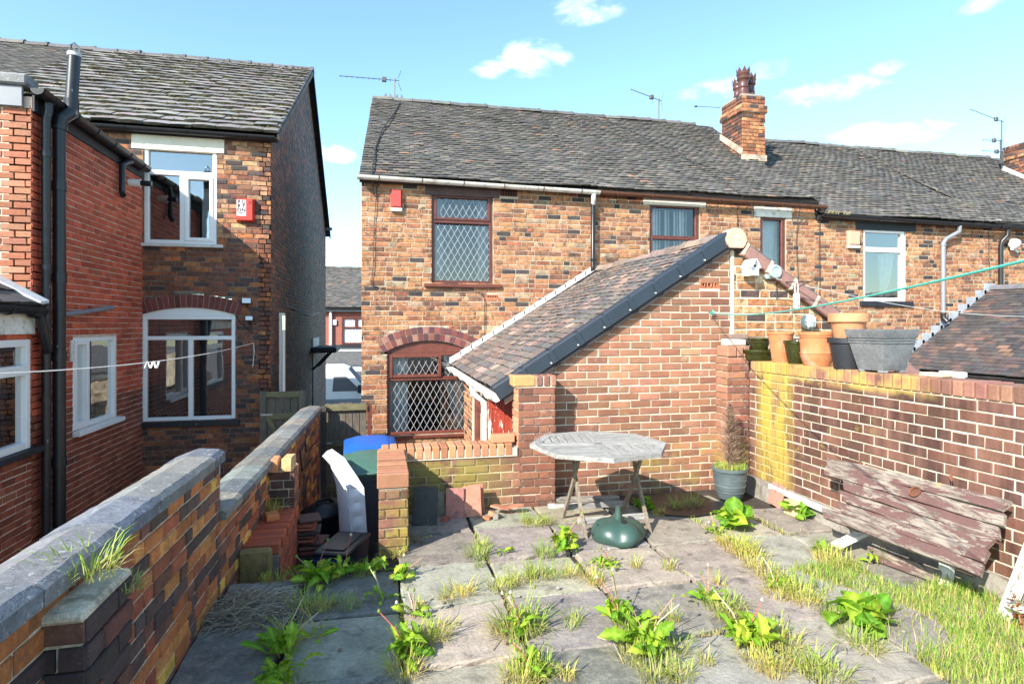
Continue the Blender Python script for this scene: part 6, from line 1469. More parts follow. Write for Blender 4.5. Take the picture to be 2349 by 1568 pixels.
# ------------------------------------------------------------------ things in the lower yard
def wheelie(label, c, rz, lidmat, hgt=1.0):
    t = thing('wheelie_bin', label, 'bin', c); T = Matrix.Translation(c) @ Matrix.Rotation(rz, 4, 'Z')
    q = MB(); q.M = T; vs = []; lev = [(.0, .20, .22), (.05, .215, .235), (.80, .265, .315), (.90, .275, .33), (.90, .295, .35), (.96, .295, .35)]
    for z, a, b in lev:
        e = .045
        for (x, y) in ((-a+e, -b), (a-e, -b), (a, -b+e), (a, b-e), (a-e, b), (-a+e, b), (-a, b-e), (-a, -b+e)): vs.append((x, y, z*hgt))
    n = 8; fs = [(i*n+k, i*n+(k+1) % n, (i+1)*n+(k+1) % n, (i+1)*n+k) for i in range(len(lev)-1) for k in range(n)] + [tuple(range(n))[::-1], tuple(range((len(lev)-1)*n, len(lev)*n))]
    q.add(vs, fs); q.build('body', M['bin_grey'], t, smooth=True)
    q = MB(); q.M = T @ Matrix.Translation((0, 0, .965*hgt)); vs = []; lev = [(0, .31, .365, 0), (.035, .315, .37, 0), (.055, .30, .355, 0), (.065, .25, .30, .0), (.10, .21, .25, .02), (.105, .19, .23, .02)]
    for z, a, b, o in lev:
        e = .06
        for (x, y) in ((-a+e, -b), (a-e, -b), (a, -b+e), (a, b-e), (a-e, b), (-a+e, b), (-a, b-e), (-a, -b+e)): vs.append((x, y+o, z + .03*(y/.37)))
    fs = [(i*n+k, i*n+(k+1) % n, (i+1)*n+(k+1) % n, (i+1)*n+k) for i in range(len(lev)-1) for k in range(n)] + [tuple(range(n))[::-1], tuple(range((len(lev)-1)*n, len(lev)*n))]
    q.add(vs, fs); l = q.build('lid', lidmat, t, smooth=True)
    q = MB(); q.M = T @ Matrix.Translation((0, 0, .965*hgt)); q.tube([(-.24, -.38, .01), (-.2, -.40, .015), (.2, -.40, .015), (.24, -.38, .01)], .016, 6); q.build('lid_grip', lidmat, l, smooth=True)
    q = MB(); q.M = T; q.tube([(-.26, .40, .92*hgt), (.26, .40, .92*hgt)], .016, 8); q.build('handle', M['bin_grey'], t, smooth=True)
    for s_ in (-1, 1):
        q = MB(); q.M = T; q.tube([(s_*.23, .26, .10), (s_*.28, .26, .10)], .10, 14); q.build('wheel', M['tyre'], t, smooth=True)
    return t
p = at(858, 1060, 6.35); wheelie('grey wheelie bin with green lid behind the low wall', (p.x, p.y, GZ), .12, M['bin_green'], 1.06)
p = at(850, 1020, 7.15); wheelie('grey wheelie bin with bright blue lid by the gate', (p.x, p.y, GZ), .05, M['bin_blue'], 1.07)
# folded quilted mattress leaning on the bin
t = thing('mattress', 'white quilted cot mattress standing on edge against the bins', 'mattress', tuple(at(810, 1250, 5.95)))
fl_ = [(764,1056),(784,1078),(798,1125),(804,1190),(807,1255),(808,1335)]; fr_ = [(788,1048),(818,1092),(834,1118),(838,1180),(842,1250),(843,1332)]
dep = Vector((-.14, .42, .0)); rows = []
for i in range(5):
    for k in range(6):
        f = k/6; rows.append([at(a[0]+(b[0]-a[0])*f, a[1]+(b[1]-a[1])*f, 5.75) for a, b in ((fl_[i], fl_[i+1]), (fr_[i], fr_[i+1]))])
rows.append([at(*fl_[5], 5.75), at(*fr_[5], 5.75)]); vs = []
for i, (l_, r_) in enumerate(rows):
    bul = Vector((0, -.022*abs(sin(i*pi/3)) - .004, .006))
    vs += [l_, l_.lerp(r_, .2) + bul*.9, l_.lerp(r_, .5) + bul*1.15, l_.lerp(r_, .8) + bul*.9, r_, r_ + dep, l_.lerp(r_, .5) + dep, l_ + dep + Vector((0, 0, -.04))]
m = 8; q = MB(); q.add(vs, [(i*m+k, (i+1)*m+k, (i+1)*m+(k+1) % m, i*m+(k+1) % m) for i in range(len(rows)-1) for k in range(m)] + [tuple(range(m)), tuple(range((len(rows)-1)*m, len(rows)*m))[::-1]]); q.build('cover', M['mattress'], t, smooth=True)
for s_ in (0, 1):
    q = MB(); q.tube([p[s_] + Vector((0, -.008, 0)) for p in rows], .007, 6); q.build('piping', M['mattress'], t, smooth=True)
# black dustbin
p = at(741, 1200, 6.55); t = thing('dustbin', 'round black plastic dustbin with domed handled lid', 'bin', (p.x, p.y, GZ)); c = Vector((p.x, p.y, GZ)); hz = onY(741, 1172, p.y).z - GZ
q = MB(); q.lathe([(.17, 0), (.18, .02), (.215, hz-.03), (.225, hz)], c, 28); q.build('body', M['bin_black'], t, smooth=True)
q = MB(); q.lathe([(.235, hz-.045), (.24, hz), (.225, hz+.02), (.20, hz+.035), (.14, hz+.075), (.05, hz+.095), (.005, hz+.10)], c, 28); l = q.build('lid', M['bin_black'], t, smooth=True)
q = MB(); q.tube([c + Vector((-.12*cos(.5), -.12*sin(.5), hz+.08)), c + Vector((-.06, -.03, hz+.125)), c + Vector((.06, .03, hz+.125)), c + Vector((.12*cos(.5), .12*sin(.5), hz+.08))], .018, 8); q.build('lid_handle', M['bin_black'], l, smooth=True)
# recycling box
a = onZ(720, 1262, -.24); b = onZ(797, 1266, -.24); c_ = onZ(825, 1216, -.24); t = thing('recycling_box', 'dark blue lidded recycling box in front of the dustbin', 'box', ((a.x+c_.x)/2, (a.y+c_.y)/2, GZ))
ex = (b-a); ey = (c_-b); T = Matrix.Translation(a) @ Matrix((ex.normalized(), ZV.cross(ex.normalized()), ZV)).transposed().to_4x4(); lx = ex.length; ly = .52
q = MB(); q.M = T; q.add([(.03, .03, -.385), (lx-.03, .03, -.385), (lx-.03, ly-.03, -.385), (.03, ly-.03, -.385), (0, 0, -.03), (lx, 0, -.03), (lx, ly, -.03), (0, ly, -.03)], [(3,2,1,0),(4,5,6,7),(0,1,5,4),(1,2,6,5),(2,3,7,6),(3,0,4,7)]); q.build('body', M['box_blue'], t)
q = MB(); q.M = T; q.bevbox((-.012, -.012, -.045), (lx+.012, ly+.012, -.012), .012); q.bevbox((.05, .05, -.014), (lx-.05, ly-.05, .0), .01); q.build('lid', M['bin_black'], t)
q = MB(); q.M = T; q.bevbox((-.004, -.018, -.10), (lx+.004, .01, -.075), .004); q.build('rim', M['box_blue'], t)
# stack of roof tiles by the dustbin
rng = random.Random(141); z = -.628; base = at(704, 1250, 5.42)
for k in range(24):
    th = rng.uniform(.018, .03); q = MB(); q.M = Matrix.Translation((base.x + rng.uniform(-.02, .03) + (.05 if k < 10 else 0), base.y + rng.uniform(-.02, .02), z)) @ Matrix.Rotation(rng.uniform(-.22, .22), 4, 'Z') @ Matrix.Rotation(rng.uniform(-.03, .03), 4, 'X')
    q.bevbox((-.10, -.12, 0), (.09, .12, th), .004); o = q.build('roof_tile', M['tile_red'], None); o.color = (*pick(rng, [(3, (.26, .08, .05)), (2, (.16, .08, .065)), (1, (.36, .13, .07)), (1, (.07, .06, .06))]), 1)
    tag(o, 'old clay roof tile in the stack beside the dustbin', 'roof tile', 'stack of clay tiles beside the dustbin'); z += th + .011
    if z > -.08: break
# bent wire on the boundary wall
t = thing('wire_hook', 'bent black wire bracket on the boundary wall near the gate', 'bracket', (-.83, 7.2, .2)); w0 = onX(1255/1.7437*0+735, 1080, -.84)
tb('wire', [Vector((-.86, 7.3, .42)), Vector((-.845, 7.3, .2)), Vector((-.845, 7.6, .16)), Vector((-.80, 8.2, .16))], .009, M['cable'], t, 5); tb('wire', [Vector((-.86, 6.9, .30)), Vector((-.845, 6.95, .06)), Vector((-.84, 7.4, .02)), Vector((-.82, 7.8, .02))], .009, M['cable'], t, 5)

# ------------------------------------------------------------------ leaning slates and rubble by the low wall
def leaner(name, label, x0, y0, x1, y1, ybase, col, mat, th=.016, lean=.16, roll=0, group=None, cat='roof tile'):
    """a flat tile leaning back on the low wall; screen box gives its size"""
    a = onZ((x0+x1)/2, y1, 0.0); d = (a - CAM).dot(Vector((sin(YAW), cos(YAW), 0))); wd = (x1-x0)/F*d; ht = (y1-y0)/F*d
    q = MB(); q.M = Matrix.Translation((a.x, a.y, .004)) @ Matrix.Rotation(-.05, 4, 'Z') @ Matrix.Rotation(-lean, 4, 'X') @ Matrix.Rotation(roll, 4, 'Y'); q.bevbox((-wd/2, 0, 0), (wd/2, th, ht), .004)
    o = q.build(name, mat, None); o.color = (*col, 1); return tag(o, label, cat, group)
leaner('concrete_slab', 'dark curved slab fragment leaning in the shaded corner of the low wall', 945, 1120, 1002, 1206, 0, (.05, .05, .05), M['tile_red'], .03, .14, .05, cat='slab')
leaner('roof_tile', 'small mossy grey tile fragment between dark slab and red tiles', 1000, 1130, 1022, 1186, 0, (.20, .17, .12), M['tile_red'], .018, .17, -.06)
leaner('roof_tile', 'dusky red clay tile leaning on the low wall beside a brighter one', 1022, 1122, 1064, 1190, 0, (.36, .15, .12), M['tile_red'], .016, .15, .03)
leaner('roof_tile', 'bright salmon clay tile leaning on the low wall, with marks', 1064, 1117, 1106, 1186, 0, (.50, .21, .14), M['tile_red'], .016, .17, -.03)
leaner('roof_tile', 'clay tile tucked behind the bright salmon tile', 1078, 1113, 1113, 1180, 0, (.40, .16, .11), M['tile_red'], .014, .12, -.05)
rng = random.Random(151)
for k, (x, y, w_, d_, h_, rz, tl, col, lab) in enumerate([(1150, 1178, .20, .13, .016, .2, .22, (.46, .19, .11), 'flat broken salmon tile topping the rubble by the low wall'), (1182, 1176, .16, .12, .016, -.5, -.2, (.44, .17, .10), 'tilted broken tile piece at the right of the rubble'), (1128, 1186, .09, .09, .05, .4, .3, (.40, .20, .10), 'chunky orange tile crumb in the rubble by the low wall'), (1118, 1192, .08, .05, .03, -.3, .1, (.36, .15, .07), 'small reddish tile crumb in front of the rubble'), (1138, 1191, .07, .06, .05, .9, .2, (.62, .60, .57), 'pale grey stone lying before the rubble by low wall'), (1020, 1196, .09, .05, .04, .2, .1, (.30, .08, .06), 'dark red shard under the leaning tiles')]):
    c = onZ(x, y, 0); q = MB(); q.M = Matrix.Translation((c.x, c.y, .003 + (.05 if k < 2 else 0))) @ Matrix.Rotation(rz, 4, 'Z') @ Matrix.Rotation(tl, 4, 'Y')
    n = 6; pts = [Vector((w_/2*cos(a)*rng.uniform(.75, 1.15), d_/2*sin(a)*rng.uniform(.75, 1.15), 0)) for a in [2*pi*i/n for i in range(n)]]; q.prism(pts, (rng.uniform(-.005, .005), 0, h_)); o = q.build('rubble_piece', M['tile_red'] if k != 4 else M['concrete'], None); o.color = (*col, 1); tag(o, lab, 'rubble')
for (x0, y0, x1, y1, z, lab, col) in ((1255, 1152, 1420, 1147, .0, 'weathered grey plank lying along the foot of the gable', 0), (1258, 1164, 1400, 1160, .0, 'pale thin batten in front of the plank by the gable', 1)):
    a = onZ(x0, y0, 0); b = onZ(x1, y1, 0); d = (b-a); q = MB(); q.M = Matrix.Translation(a) @ Matrix.Rotation(math.atan2(d.y, d.x), 4, 'Z'); q.bevbox((0, -.035, .002), (d.length, .04, .045 - .015*col), .006); o = q.build('timber_plank', M['wood_white_x'] if col else M['wood_grey'], None); tag(o, lab, 'plank')
q = MB(); a = onZ(1480, 1175, .01); vs = []; pts = [onZ(x, y, .012) for x, y in ((1400, 1140), (1500, 1132), (1590, 1128), (1640, 1150), (1690, 1152), (1675, 1172), (1590, 1185), (1530, 1182))]; q.prism(pts, (0, 0, .008)); tag(q.build('plastic_sheet', M['bin_black'], None), 'black plastic sheet lying flat below the gable', 'sheet')

# ------------------------------------------------------------------ octagonal wooden table
TZ = .725
tc_ = Vector((0, 0, 0)); octv = [onZ(P_[0], P_[1], TZ) for P_ in [((2050+x/2.613)/1.7437, (1650+y/2.613)/1.7437) for x, y in ((200, 325), (315, 430), (825, 475), (1395, 425), (1605, 310), (1390, 210), (945, 185), (470, 230))]]
ctr = sum(octv, Vector())/8; rad = sum((v-ctr).length for v in octv)/8; ang0 = sum((((math.atan2((v-ctr).y, (v-ctr).x) - 2*pi*k/8 + pi) % (2*pi)) - pi for k, v in enumerate(octv)))/8
tbl = thing('garden_table', 'octagonal weathered wooden slatted garden table with crossed folding legs', 'table', (ctr.x, ctr.y, 0))
th_ = math.atan2((octv[4]-octv[0]).y, (octv[4]-octv[0]).x)
TM = Matrix.Translation((ctr.x, ctr.y, 0)) @ Matrix.Rotation(th_, 4, 'Z')
ov = [(rad*cos(2*pi*k/8), rad*sin(2*pi*k/8)) for k in range(8)]; iv = [(x*.86, y*.86) for x, y in ov]
for k in range(8):
    a, b, c, d = ov[k], ov[(k+1) % 8], iv[(k+1) % 8], iv[k]; g = .002
    q = MB(); q.M = TM; q.prism([(a[0], a[1], TZ-.034), (b[0], b[1], TZ-.034), (c[0], c[1], TZ-.034), (d[0], d[1], TZ-.034)], (0, 0, .034)); q.build('rim_board', M['wood_table_x'] if k % 4 in (1, 2) else M['wood_table_y'], tbl)
ins = [(x*.995, y*.995) for x, y in iv]
def slat_fill(x0, x1, y0, y1, along_x, sw=.054, gap=.012):
    y = y0 if along_x else x0; end = y1 if along_x else x1
    while y < end - .01:
        e = min(y+sw, end); r4 = [(x0, y), (x1, y), (x1, e), (x0, e)] if along_x else [(y, y0), (e, y0), (e, y1), (y, y1)]
        for k in range(8): r4 = clip_poly(r4, ins[k], ins[(k+1) % 8]) if r4 else r4
        if len(r4) >= 3 and area(r4) > 1e-4:
            q = MB(); q.M = TM; q.prism([(a, b, TZ-.028) for a, b in r4], (0, 0, .026 + random.Random(int(y*999)).uniform(-.0015, .0015))); q.build('slat', M['wood_table_x'] if along_x else M['wood_table_y'], tbl)
        y = e + gap
Rr_ = rad
slat_fill(-Rr_, -.035, -Rr_, -.035, True); slat_fill(.035, Rr_, .035, Rr_, True); slat_fill(.035, Rr_, -Rr_, -.035, False); slat_fill(-Rr_, -.035, .035, Rr_, False)
for (a, b, ax) in (((-Rr_*.85, -.032), (Rr_*.85, .032), 0),): q = MB(); q.M = TM; q.bevbox((a[0], a[1], TZ-.028), (-.036, b[1], TZ-.001), .003); q.bevbox((.036, a[1], TZ-.028), (b[0], b[1], TZ-.001), .003); q.build('cross_board', M['wood_table_x'], tbl)
q = MB(); q.M = TM; q.bevbox((-.032, -Rr_*.85, TZ-.0275), (.032, -.02, TZ-.0015), .003); q.bevbox((-.032, .02, TZ-.0275), (.032, Rr_*.85, TZ-.0015), .003); q.build('cross_board', M['wood_table_y'], tbl)
q = MB(); q.M = TM; q.lathe([(.028, TZ-.03), (.03, TZ-.004), (.02, TZ-.003)], (0, 0, 0), 14); q.build('parasol_hole', M['void'], tbl)
def leg(ax, ay, bx_, by_, top=TZ-.03):
    a = Vector((ax, ay, 0)); b = Vector((bx_, by_, top)); q = MB(); m = a.lerp(b, .45) + Vector((0, .0, 0)); pts = []
    for k in range(9): t_ = k/8; p = a.lerp(b, t_); p.y += .028*sin(pi*t_)*(1 if by_ > ay else -1)*.8; pts.append(p)
    vs = []
    for p in pts:
        w_ = .021
        vs += [p + Vector((-.011, -w_, 0)), p + Vector((.011, -w_, 0)), p + Vector((.011, w_, 0)), p + Vector((-.011, w_, 0))]
    fs = [(i*4+k, i*4+(k+1) % 4, i*4+4+(k+1) % 4, i*4+4+k) for i in range(8) for k in range(4)] + [(3, 2, 1, 0), (32, 33, 34, 35)]
    q.add(vs, fs); return q.build('leg', M['wood_table_z'], tbl)
for X, s_ in ((1.57, 0), (2.12, .0)):
    leg(X, 4.94, X+.013, 4.50); leg(X+.026, 4.42, X+.039, 4.84)
bx('stretcher', (1.56, 4.865, .085), (2.16, 4.89, .135), M['wood_table_x'], tbl); bx('stretcher', (1.56, 4.50, .085), (2.16, 4.525, .135), M['wood_table_x'], tbl)
for y in (4.52, 4.83): bx('bearer', (1.42, y-.015, TZ-.066), (2.26, y+.015, TZ-.036), M['wood_table_x'], tbl)

# ------------------------------------------------------------------ green parasol base
uc = onZ(1418, 1236, 0); t = thing('parasol_base', 'dark green water-filled plastic parasol base under the table', 'parasol base', (uc.x, uc.y, 0))
q = MB(); n = 48; lev = [(.195, 0), (.205, .012), (.205, .045), (.20, .055), (.192, .08), (.17, .115), (.13, .142), (.085, .158), (.04, .165)]; vs = []
for i, (r, z) in enumerate(lev):
    for k in range(n):
        a = 2*pi*k/n + .3; lobe = 1 + .17*abs(cos(2.5*a))*min(1, max(0, (z-.0)/.06)) * (1 - z/.2) - .045; dz = .03*(abs(cos(2.5*a))-.35)*sin(pi*min(1, z/.165))
        sq_ = 1.0 + .05*cos(4*a)*(1-z/.17); vs.append(Vector((uc.x + r*lobe*sq_*cos(a), uc.y + r*lobe*sq_*sin(a), z + dz)))
fs = [(i*n+k, i*n+(k+1) % n, (i+1)*n+(k+1) % n, (i+1)*n+k) for i in range(len(lev)-1) for k in range(n)] + [tuple(range(n))[::-1], tuple(range((len(lev)-1)*n, len(lev)*n))]
q.add(vs, fs); q.build('body', M['umbrella_green'], t, smooth=True)
q = MB(); q.lathe([(.036, .155), (.032, .20), (.024, .225), (.021, .262), (.012, .263)], (uc.x, uc.y, 0), 18); q.build('neck', M['umbrella_green'], t, smooth=True)
q = MB(); q.M = Matrix.Translation((uc.x+.012, uc.y-.085, .165)) @ Matrix.Rotation(.45, 4, 'X'); q.lathe([(.022, -.01), (.022, .006), (.015, .006)], n=14); q.build('filler_hole', M['void'], t)

# ------------------------------------------------------------------ pots on top of the wall
def wall_pt(x, Xc=XW+.10): p = onX(x, 850, Xc); return Vector((Xc, p.y, WT))
def pot_scale(x, wpx, Xc=XW+.10): p = wall_pt(x, Xc); d = p.x*sin(YAW) + p.y*cos(YAW); return p, wpx/F*d/2
def rim_pot(label, x, w_top, hpx, mat, prof, name='plant_pot', n=28, sq=0, bands=(), Xc=XW+.10, z=None, cat='plant pot'):
    p, r = pot_scale(x, w_top, Xc); d = p.x*sin(YAW) + p.y*cos(YAW); h = hpx/F*d
    if z is not None: p.z = z
    t = thing(name, label, cat, tuple(p)); q = MB(); pr = [(a*r, b*h) for a, b in prof]; q.lathe(pr, p, n, sq=sq); q.build('body', mat, t, smooth=True)
    for (rad_, hb, rb) in bands:
        q = MB(); q.tube([p + Vector((rad_*r*cos(a), rad_*r*sin(a), hb*h)) for a in [2*pi*k/n + sq for k in range(n+1)]], rb, 6, cap=False); q.build('band', mat, t, smooth=True)
    return t, p, r, h
BOWL = [(.55, 0), (.62, .02), (.75, .35), (.90, .80), (.93, .86), (1.0, .88), (1.0, 1.0), (.92, 1.0), (.85, .9), (.7, .4)]
rim_pot('wide shallow dark green glazed planter under a smaller one', 1738, 78, 26, M['glaze_green'], [(.72, 0), (.75, .06), (.80, .1), (.90, .55), (.95, .75), (1.0, .8), (1.0, 1), (.93, 1), (.88, .7)], bands=[(.85, .35, .004), (.93, .65, .004)])
t, p, r, h = rim_pot('small dark green glazed pot nested on a shallow planter', 1742, 52, 29, M['glaze_green'], BOWL, bands=[(.86, .66, .003), (.84, .6, .003)], z=WT+.105)
t, p, r, h = rim_pot('tall slim terracotta pot beside two green glazed pots', 1791, 58, 70, M['terracotta'], [(.62, 0), (.63, .01), (.80, .55), (.93, .90), (.95, .93), (1.0, .94), (1.0, 1.0), (.93, 1.0), (.85, .9)])
rim_pot('dark green glazed pot standing on the wall between terracotta pots', 1826, 55, 54, M['glaze_green'], BOWL, bands=[(.84, .62, .003), (.80, .5, .003), (.66, .12, .003)])
t, p, r, h = rim_pot('large bellied terracotta pot with moulded bands', 1874, 76, 78, M['terracotta'], [(.68, 0), (.72, .02), (.73, .05), (.84, .16), (.92, .30), (.93, .36), (.90, .38), (.94, .80), (.96, .90), (1.0, .92), (1.0, 1.0), (.94, 1.0), (.88, .9)], bands=[(.92, .385, .006), (.955, .865, .006)])
for k in range(30):
    a = 2*pi*k/30; q = MB(); q.tube([p + Vector((.925*r*cos(a), .925*r*sin(a), .70*h)), p + Vector((.935*r*cos(a), .935*r*sin(a), .78*h))], .004, 4); q.build('flute', M['terracotta'], t)
t, p, r, h = rim_pot('round black plastic pot holding up a terracotta pot', 1945, 86, 72, M['pot_black'], [(.66, 0), (.67, .02), (.84, .62), (.90, .80), (.90, .82), (1.0, .84), (1.0, 1.0), (.92, 1.0), (.86, .9)], Xc=XW+.09)
rim_pot('weathered terracotta pot stacked in the black plastic pot', 1946, 84, 64, M['terracotta_pale'], [(.70, 0), (.72, .02), (.86, .66), (.88, .68), (1.0, .70), (1.0, 1.0), (.9, 1.0), (.82, .8)], Xc=XW+.09, z=p.z+h-.03)
t, p, r, h = rim_pot('big square grey tapering planter with ribbed rim', 2022, 152, 98, M['pot_grey'], [(.60, .05), (.61, .06), (.84, .66), (.84, .68), (.88, .68), (.88, .72), (.84, .72), (.85, .74), (.89, .74), (.89, .78), (.86, .78), (.87, .80), (.91, .80), (.98, .98), (.98, 1.0), (.90, 1.0), (.86, .8)], n=4, sq=R(229), name='square_planter', Xc=XW+.12)
for k in range(4):
    a = R(229) + k*pi/2; c = p + Vector((.55*r*cos(a), .55*r*sin(a), 0)); q = MB(); q.M = Matrix.Translation(c) @ Matrix.Rotation(a, 4, 'Z'); q.bevbox((-.035, -.035, 0), (.012, .035, .06*h), .006); q.build('foot', M['pot_grey'], t)
c = wall_pt(2112); loose_brick('flat pale tile lying on the wall next to the square planter', (XW+.12, c.y-.1, WT+.001), (.12, .16, .03), .1, (.55, .38, .28))
c = wall_pt(1708); loose_brick('red loose brick at the wall end under the shallow planter', (XW+.10, c.y+.02, WT), (.16, .09, .06), .1, (.50, .16, .07)); 

# ------------------------------------------------------------------ fittings on the gable
g_ = YG - .012
def gp(x, y, Y=g_): return onY(x, y, Y)
p = gp(1710, 632); t = thing('birdhouse', 'white boarded birdhouse with pitched roof on the gable', 'birdhouse', tuple(p)); c = gp(1712, 618) + Vector((0, -.07, 0))
w_, h_ = .062, .075
BT = Matrix.Translation(c) @ Matrix.Rotation(.30, 4, 'Z')
q = MB(); q.M = BT; q.add([(-w_, -.055, -h_), (w_, -.055, -h_), (w_, -.055, h_*.35), (0, -.055, h_*1.25), (-w_, -.055, h_*.35), (-w_, .055, -h_), (w_, .055, -h_), (w_, .055, h_*.35), (0, .055, h_*1.25), (-w_, .055, h_*.35)], [(0,1,2,3,4), (9,8,7,6,5), (0,5,6,1), (1,6,7,2), (4,9,5,0), (2,7,8,3), (3,8,9,4)]); q.build('box', M['birdhouse'], t)
for s_ in (-1, 1):
    for j in range(2):
        q = MB(); q.M = BT @ Matrix.Translation((0, 0, h_*1.32)) @ Matrix.Rotation(s_*.86, 4, 'Y'); a0 = .003 + .058*j; q.bevbox((s_*a0, -.08, -.006 - .004*j), (s_*(a0+.057), .066, .006 - .004*j), .002); q.build('roof_board', M['birdhouse'], t)
q = MB(); q.M = BT; q.tube([(0, -.058, .03), (0, -.0545, .03)], .015, 14); q.build('entrance', M['void'], t)
for k in range(5): q = MB(); q.M = BT; q.bevbox((-w_-.001, -.060, -h_+.002+.026*k), (w_+.001, -.0555, -h_+.024+.026*k), .002); q.build('board', M['birdhouse'], t) if k < 3 else None
p = gp(1768, 624); t = thing('extractor_cowl', 'pale grey-green round extractor cowl beside the birdhouse', 'vent', tuple(p)); q = MB(); q.M = Matrix.Translation(p) @ Matrix.Rotation(R(90), 4, 'X'); q.lathe([(.078, .0), (.078, .06), (.07, .09), (.05, .093), (.046, .085), (.01, .085)], n=26); q.build('cowl', M['lamp_shell'], t, smooth=True)
q = MB(); q.M = Matrix.Translation(p); q.bevbox((-.085, -.05, -.08), (.0, -.002, .078), .01); q.build('back_plate', M['lamp_shell'], t)
# bracket with hanging ceramic feeder
b0 = gp(1782, 660); t = thing('hanging_bracket', 'black scrolled iron bracket below the brown verge', 'bracket', tuple(b0)); tip = b0 + Vector((.20, -.26, .05))
tb('upright', [b0 + Vector((0, 0, .07)), b0 + Vector((0, 0, -.13))], .006, M['cable'], t, 5); tb('arm', [b0 + Vector((0, 0, .06)), tip], .006, M['cable'], t, 5); tb('brace', [b0 + Vector((0, 0, -.10)), b0.lerp(tip, .45) + Vector((0, 0, -.05)), tip], .005, M['cable'], t, 5); tb('scroll', [tip, tip + Vector((.03, -.03, .03)), tip + Vector((.05, -.05, .0)), tip + Vector((.03, -.035, -.03))], .005, M['cable'], t, 5)
f0 = onY(1827, 690, tip.y); t = thing('bird_feeder', 'white pierced ceramic feeder hanging by a cord', 'feeder', tuple(f0 + Vector((0, 0, -.08)))); q = MB(); q.lathe([(.010, -.085), (.032, -.075), (.034, .06), (.028, .075), (.008, .08)], f0, 16); q.build('body', M['ceramic'], t, smooth=True)
for k in range(12):
    a = k*.9 - 2.6; q = MB(); q.M = Matrix.Translation(f0 + Vector((.034*cos(a), .034*sin(a), -.06 + .009*k))) @ Matrix.Rotation(a, 4, 'Z'); q.bevbox((-.002, -.005, -.008), (.0015, .005, .008), .001); q.build('piercing', M['void'], t)
for s_ in (-1, 1): tb('cord', [f0 + Vector((s_*.015, 0, .075)), f0 + Vector((s_*.02, 0, .15)), f0 + Vector((0, 0, .235))], .004, M['rope_white'], t, 5)
# bulkhead lamp
p = gp(1851, 738, YG-.02); t = thing('bulkhead_lamp', 'round caged bulkhead lamp on the weathered gable', 'lamp', tuple(p)); LMx = Matrix.Translation(p) @ Matrix.Rotation(R(90), 4, 'X')
q = MB(); q.M = LMx; q.lathe([(.085, 0), (.085, .035), (.078, .045)], n=26); q.build('base', M['lamp_shell'], t, smooth=True); q = MB(); q.M = LMx; q.lathe([(.072, .04), (.066, .065), (.045, .085), (.01, .092)], n=26); q.build('glass_dome', M['lamp_glass'], t, smooth=True)
for k in (-.03, .0, .03):
    q = MB(); q.M = LMx; q.tube([(k, -.078, .045), (k, -.05, .088), (k, 0, .10), (k, .05, .088), (k, .078, .045)], .004, 5); q.build('cage_bar', M['lamp_shell'], t, smooth=True)
q = MB(); q.M = LMx; q.tube([(-.078, 0, .045), (-.05, 0, .09), (0, 0, .104), (.05, 0, .09), (.078, 0, .045)], .004, 5); q.build('cage_bar', M['lamp_shell'], t, smooth=True)
# washing lines
hk = gp(1629, 716, YG-.02); t = thing('washing_line', 'green washing line strung from a hook on the pinkish gable', 'washing line', tuple(hk)); E_ = Vector((.62, -1.1, 2.02)); pts = []
for k in range(41): s_ = k/40; p = hk.lerp(E_, s_); p.z -= .62*s_*(1-s_)*(1-.35*s_); pts.append(p)
tb('rope', pts, .0042, M['rope_green'], t, 8)
q = MB(); rg = random.Random(5)
for k in range(7): a = rg.uniform(0, 6.28); q.tube([hk + Vector((0, -.02, 0)), hk + Vector((.035*cos(a), -.035, .035*sin(a))), hk + Vector((.02*cos(a+1), -.02, .03*sin(a+1)))], .005, 5)
q.build('knot', M['rope_green'], t, smooth=True); tb('hook', [hk + Vector((0, .02, 0)), hk + Vector((0, -.03, 0)), hk + Vector((.0, -.04, -.03))], .006, M['metal'], t, 6)
po = thing('washing_line_post', 'green metal washing line post on the patio', 'post', (.62, -1.1, 0)); tb('pole', [(.62, -1.1, 0), (.62, -1.1, 2.06)], .022, M['rope_green'], po, 10); bx('crossbar', (.52, -1.12, 2.06), (.72, -1.08, 2.09), M['metal'], po)
a = gp(1782, 640, YG-.1); b = onY(2349, 725, 7.2); b = a + (b-a)*1.02; t = thing('washing_line', 'thin white line running across the neighbouring yard', 'washing line', tuple(a)); tb('rope', [a.lerp(b, k/16) + Vector((0, 0, -.10*sin(pi*k/16))) for k in range(17)], .004, M['rope_white'], t, 5)
a = onY(582, 786, YN-.06); b = at(0, 832, 4.0); b2 = a + (b-a)*1.3; b2.z += .02; t = thing('washing_line', 'thin white line with pegs across the yard of the dark house', 'washing line', tuple(a)); pts = []
for k in range(31): s_ = k/30; p = a.lerp(b2, s_); p.z -= .9*s_*(1-s_)*.55; pts.append(p)
tb('rope', pts, .005, M['rope_white'], t, 5)
tb('loose_end', [a, a + Vector((.01, -.02, -.15)), a + Vector((-.01, -.02, -.38))], .005, M['rope_white'], t, 5)
pk = min(pts, key=lambda p: abs(proj(p)[0]-337))
for k in range(5): q = MB(); q.M = Matrix.Translation(pk + Vector((-.06+.028*k, 0, -.03))) @ Matrix.Rotation(.3*(-1)**k, 4, 'Y') @ Matrix.Rotation(.5*k, 4, 'Z'); q.bevbox((-.005, -.01, -.035), (.005, .01, .035), .002); tag(q.build('clothes_peg', M['ceramic'], None), 'white clothes peg bunched on the thin white line', 'peg', 'pegs on the white line')

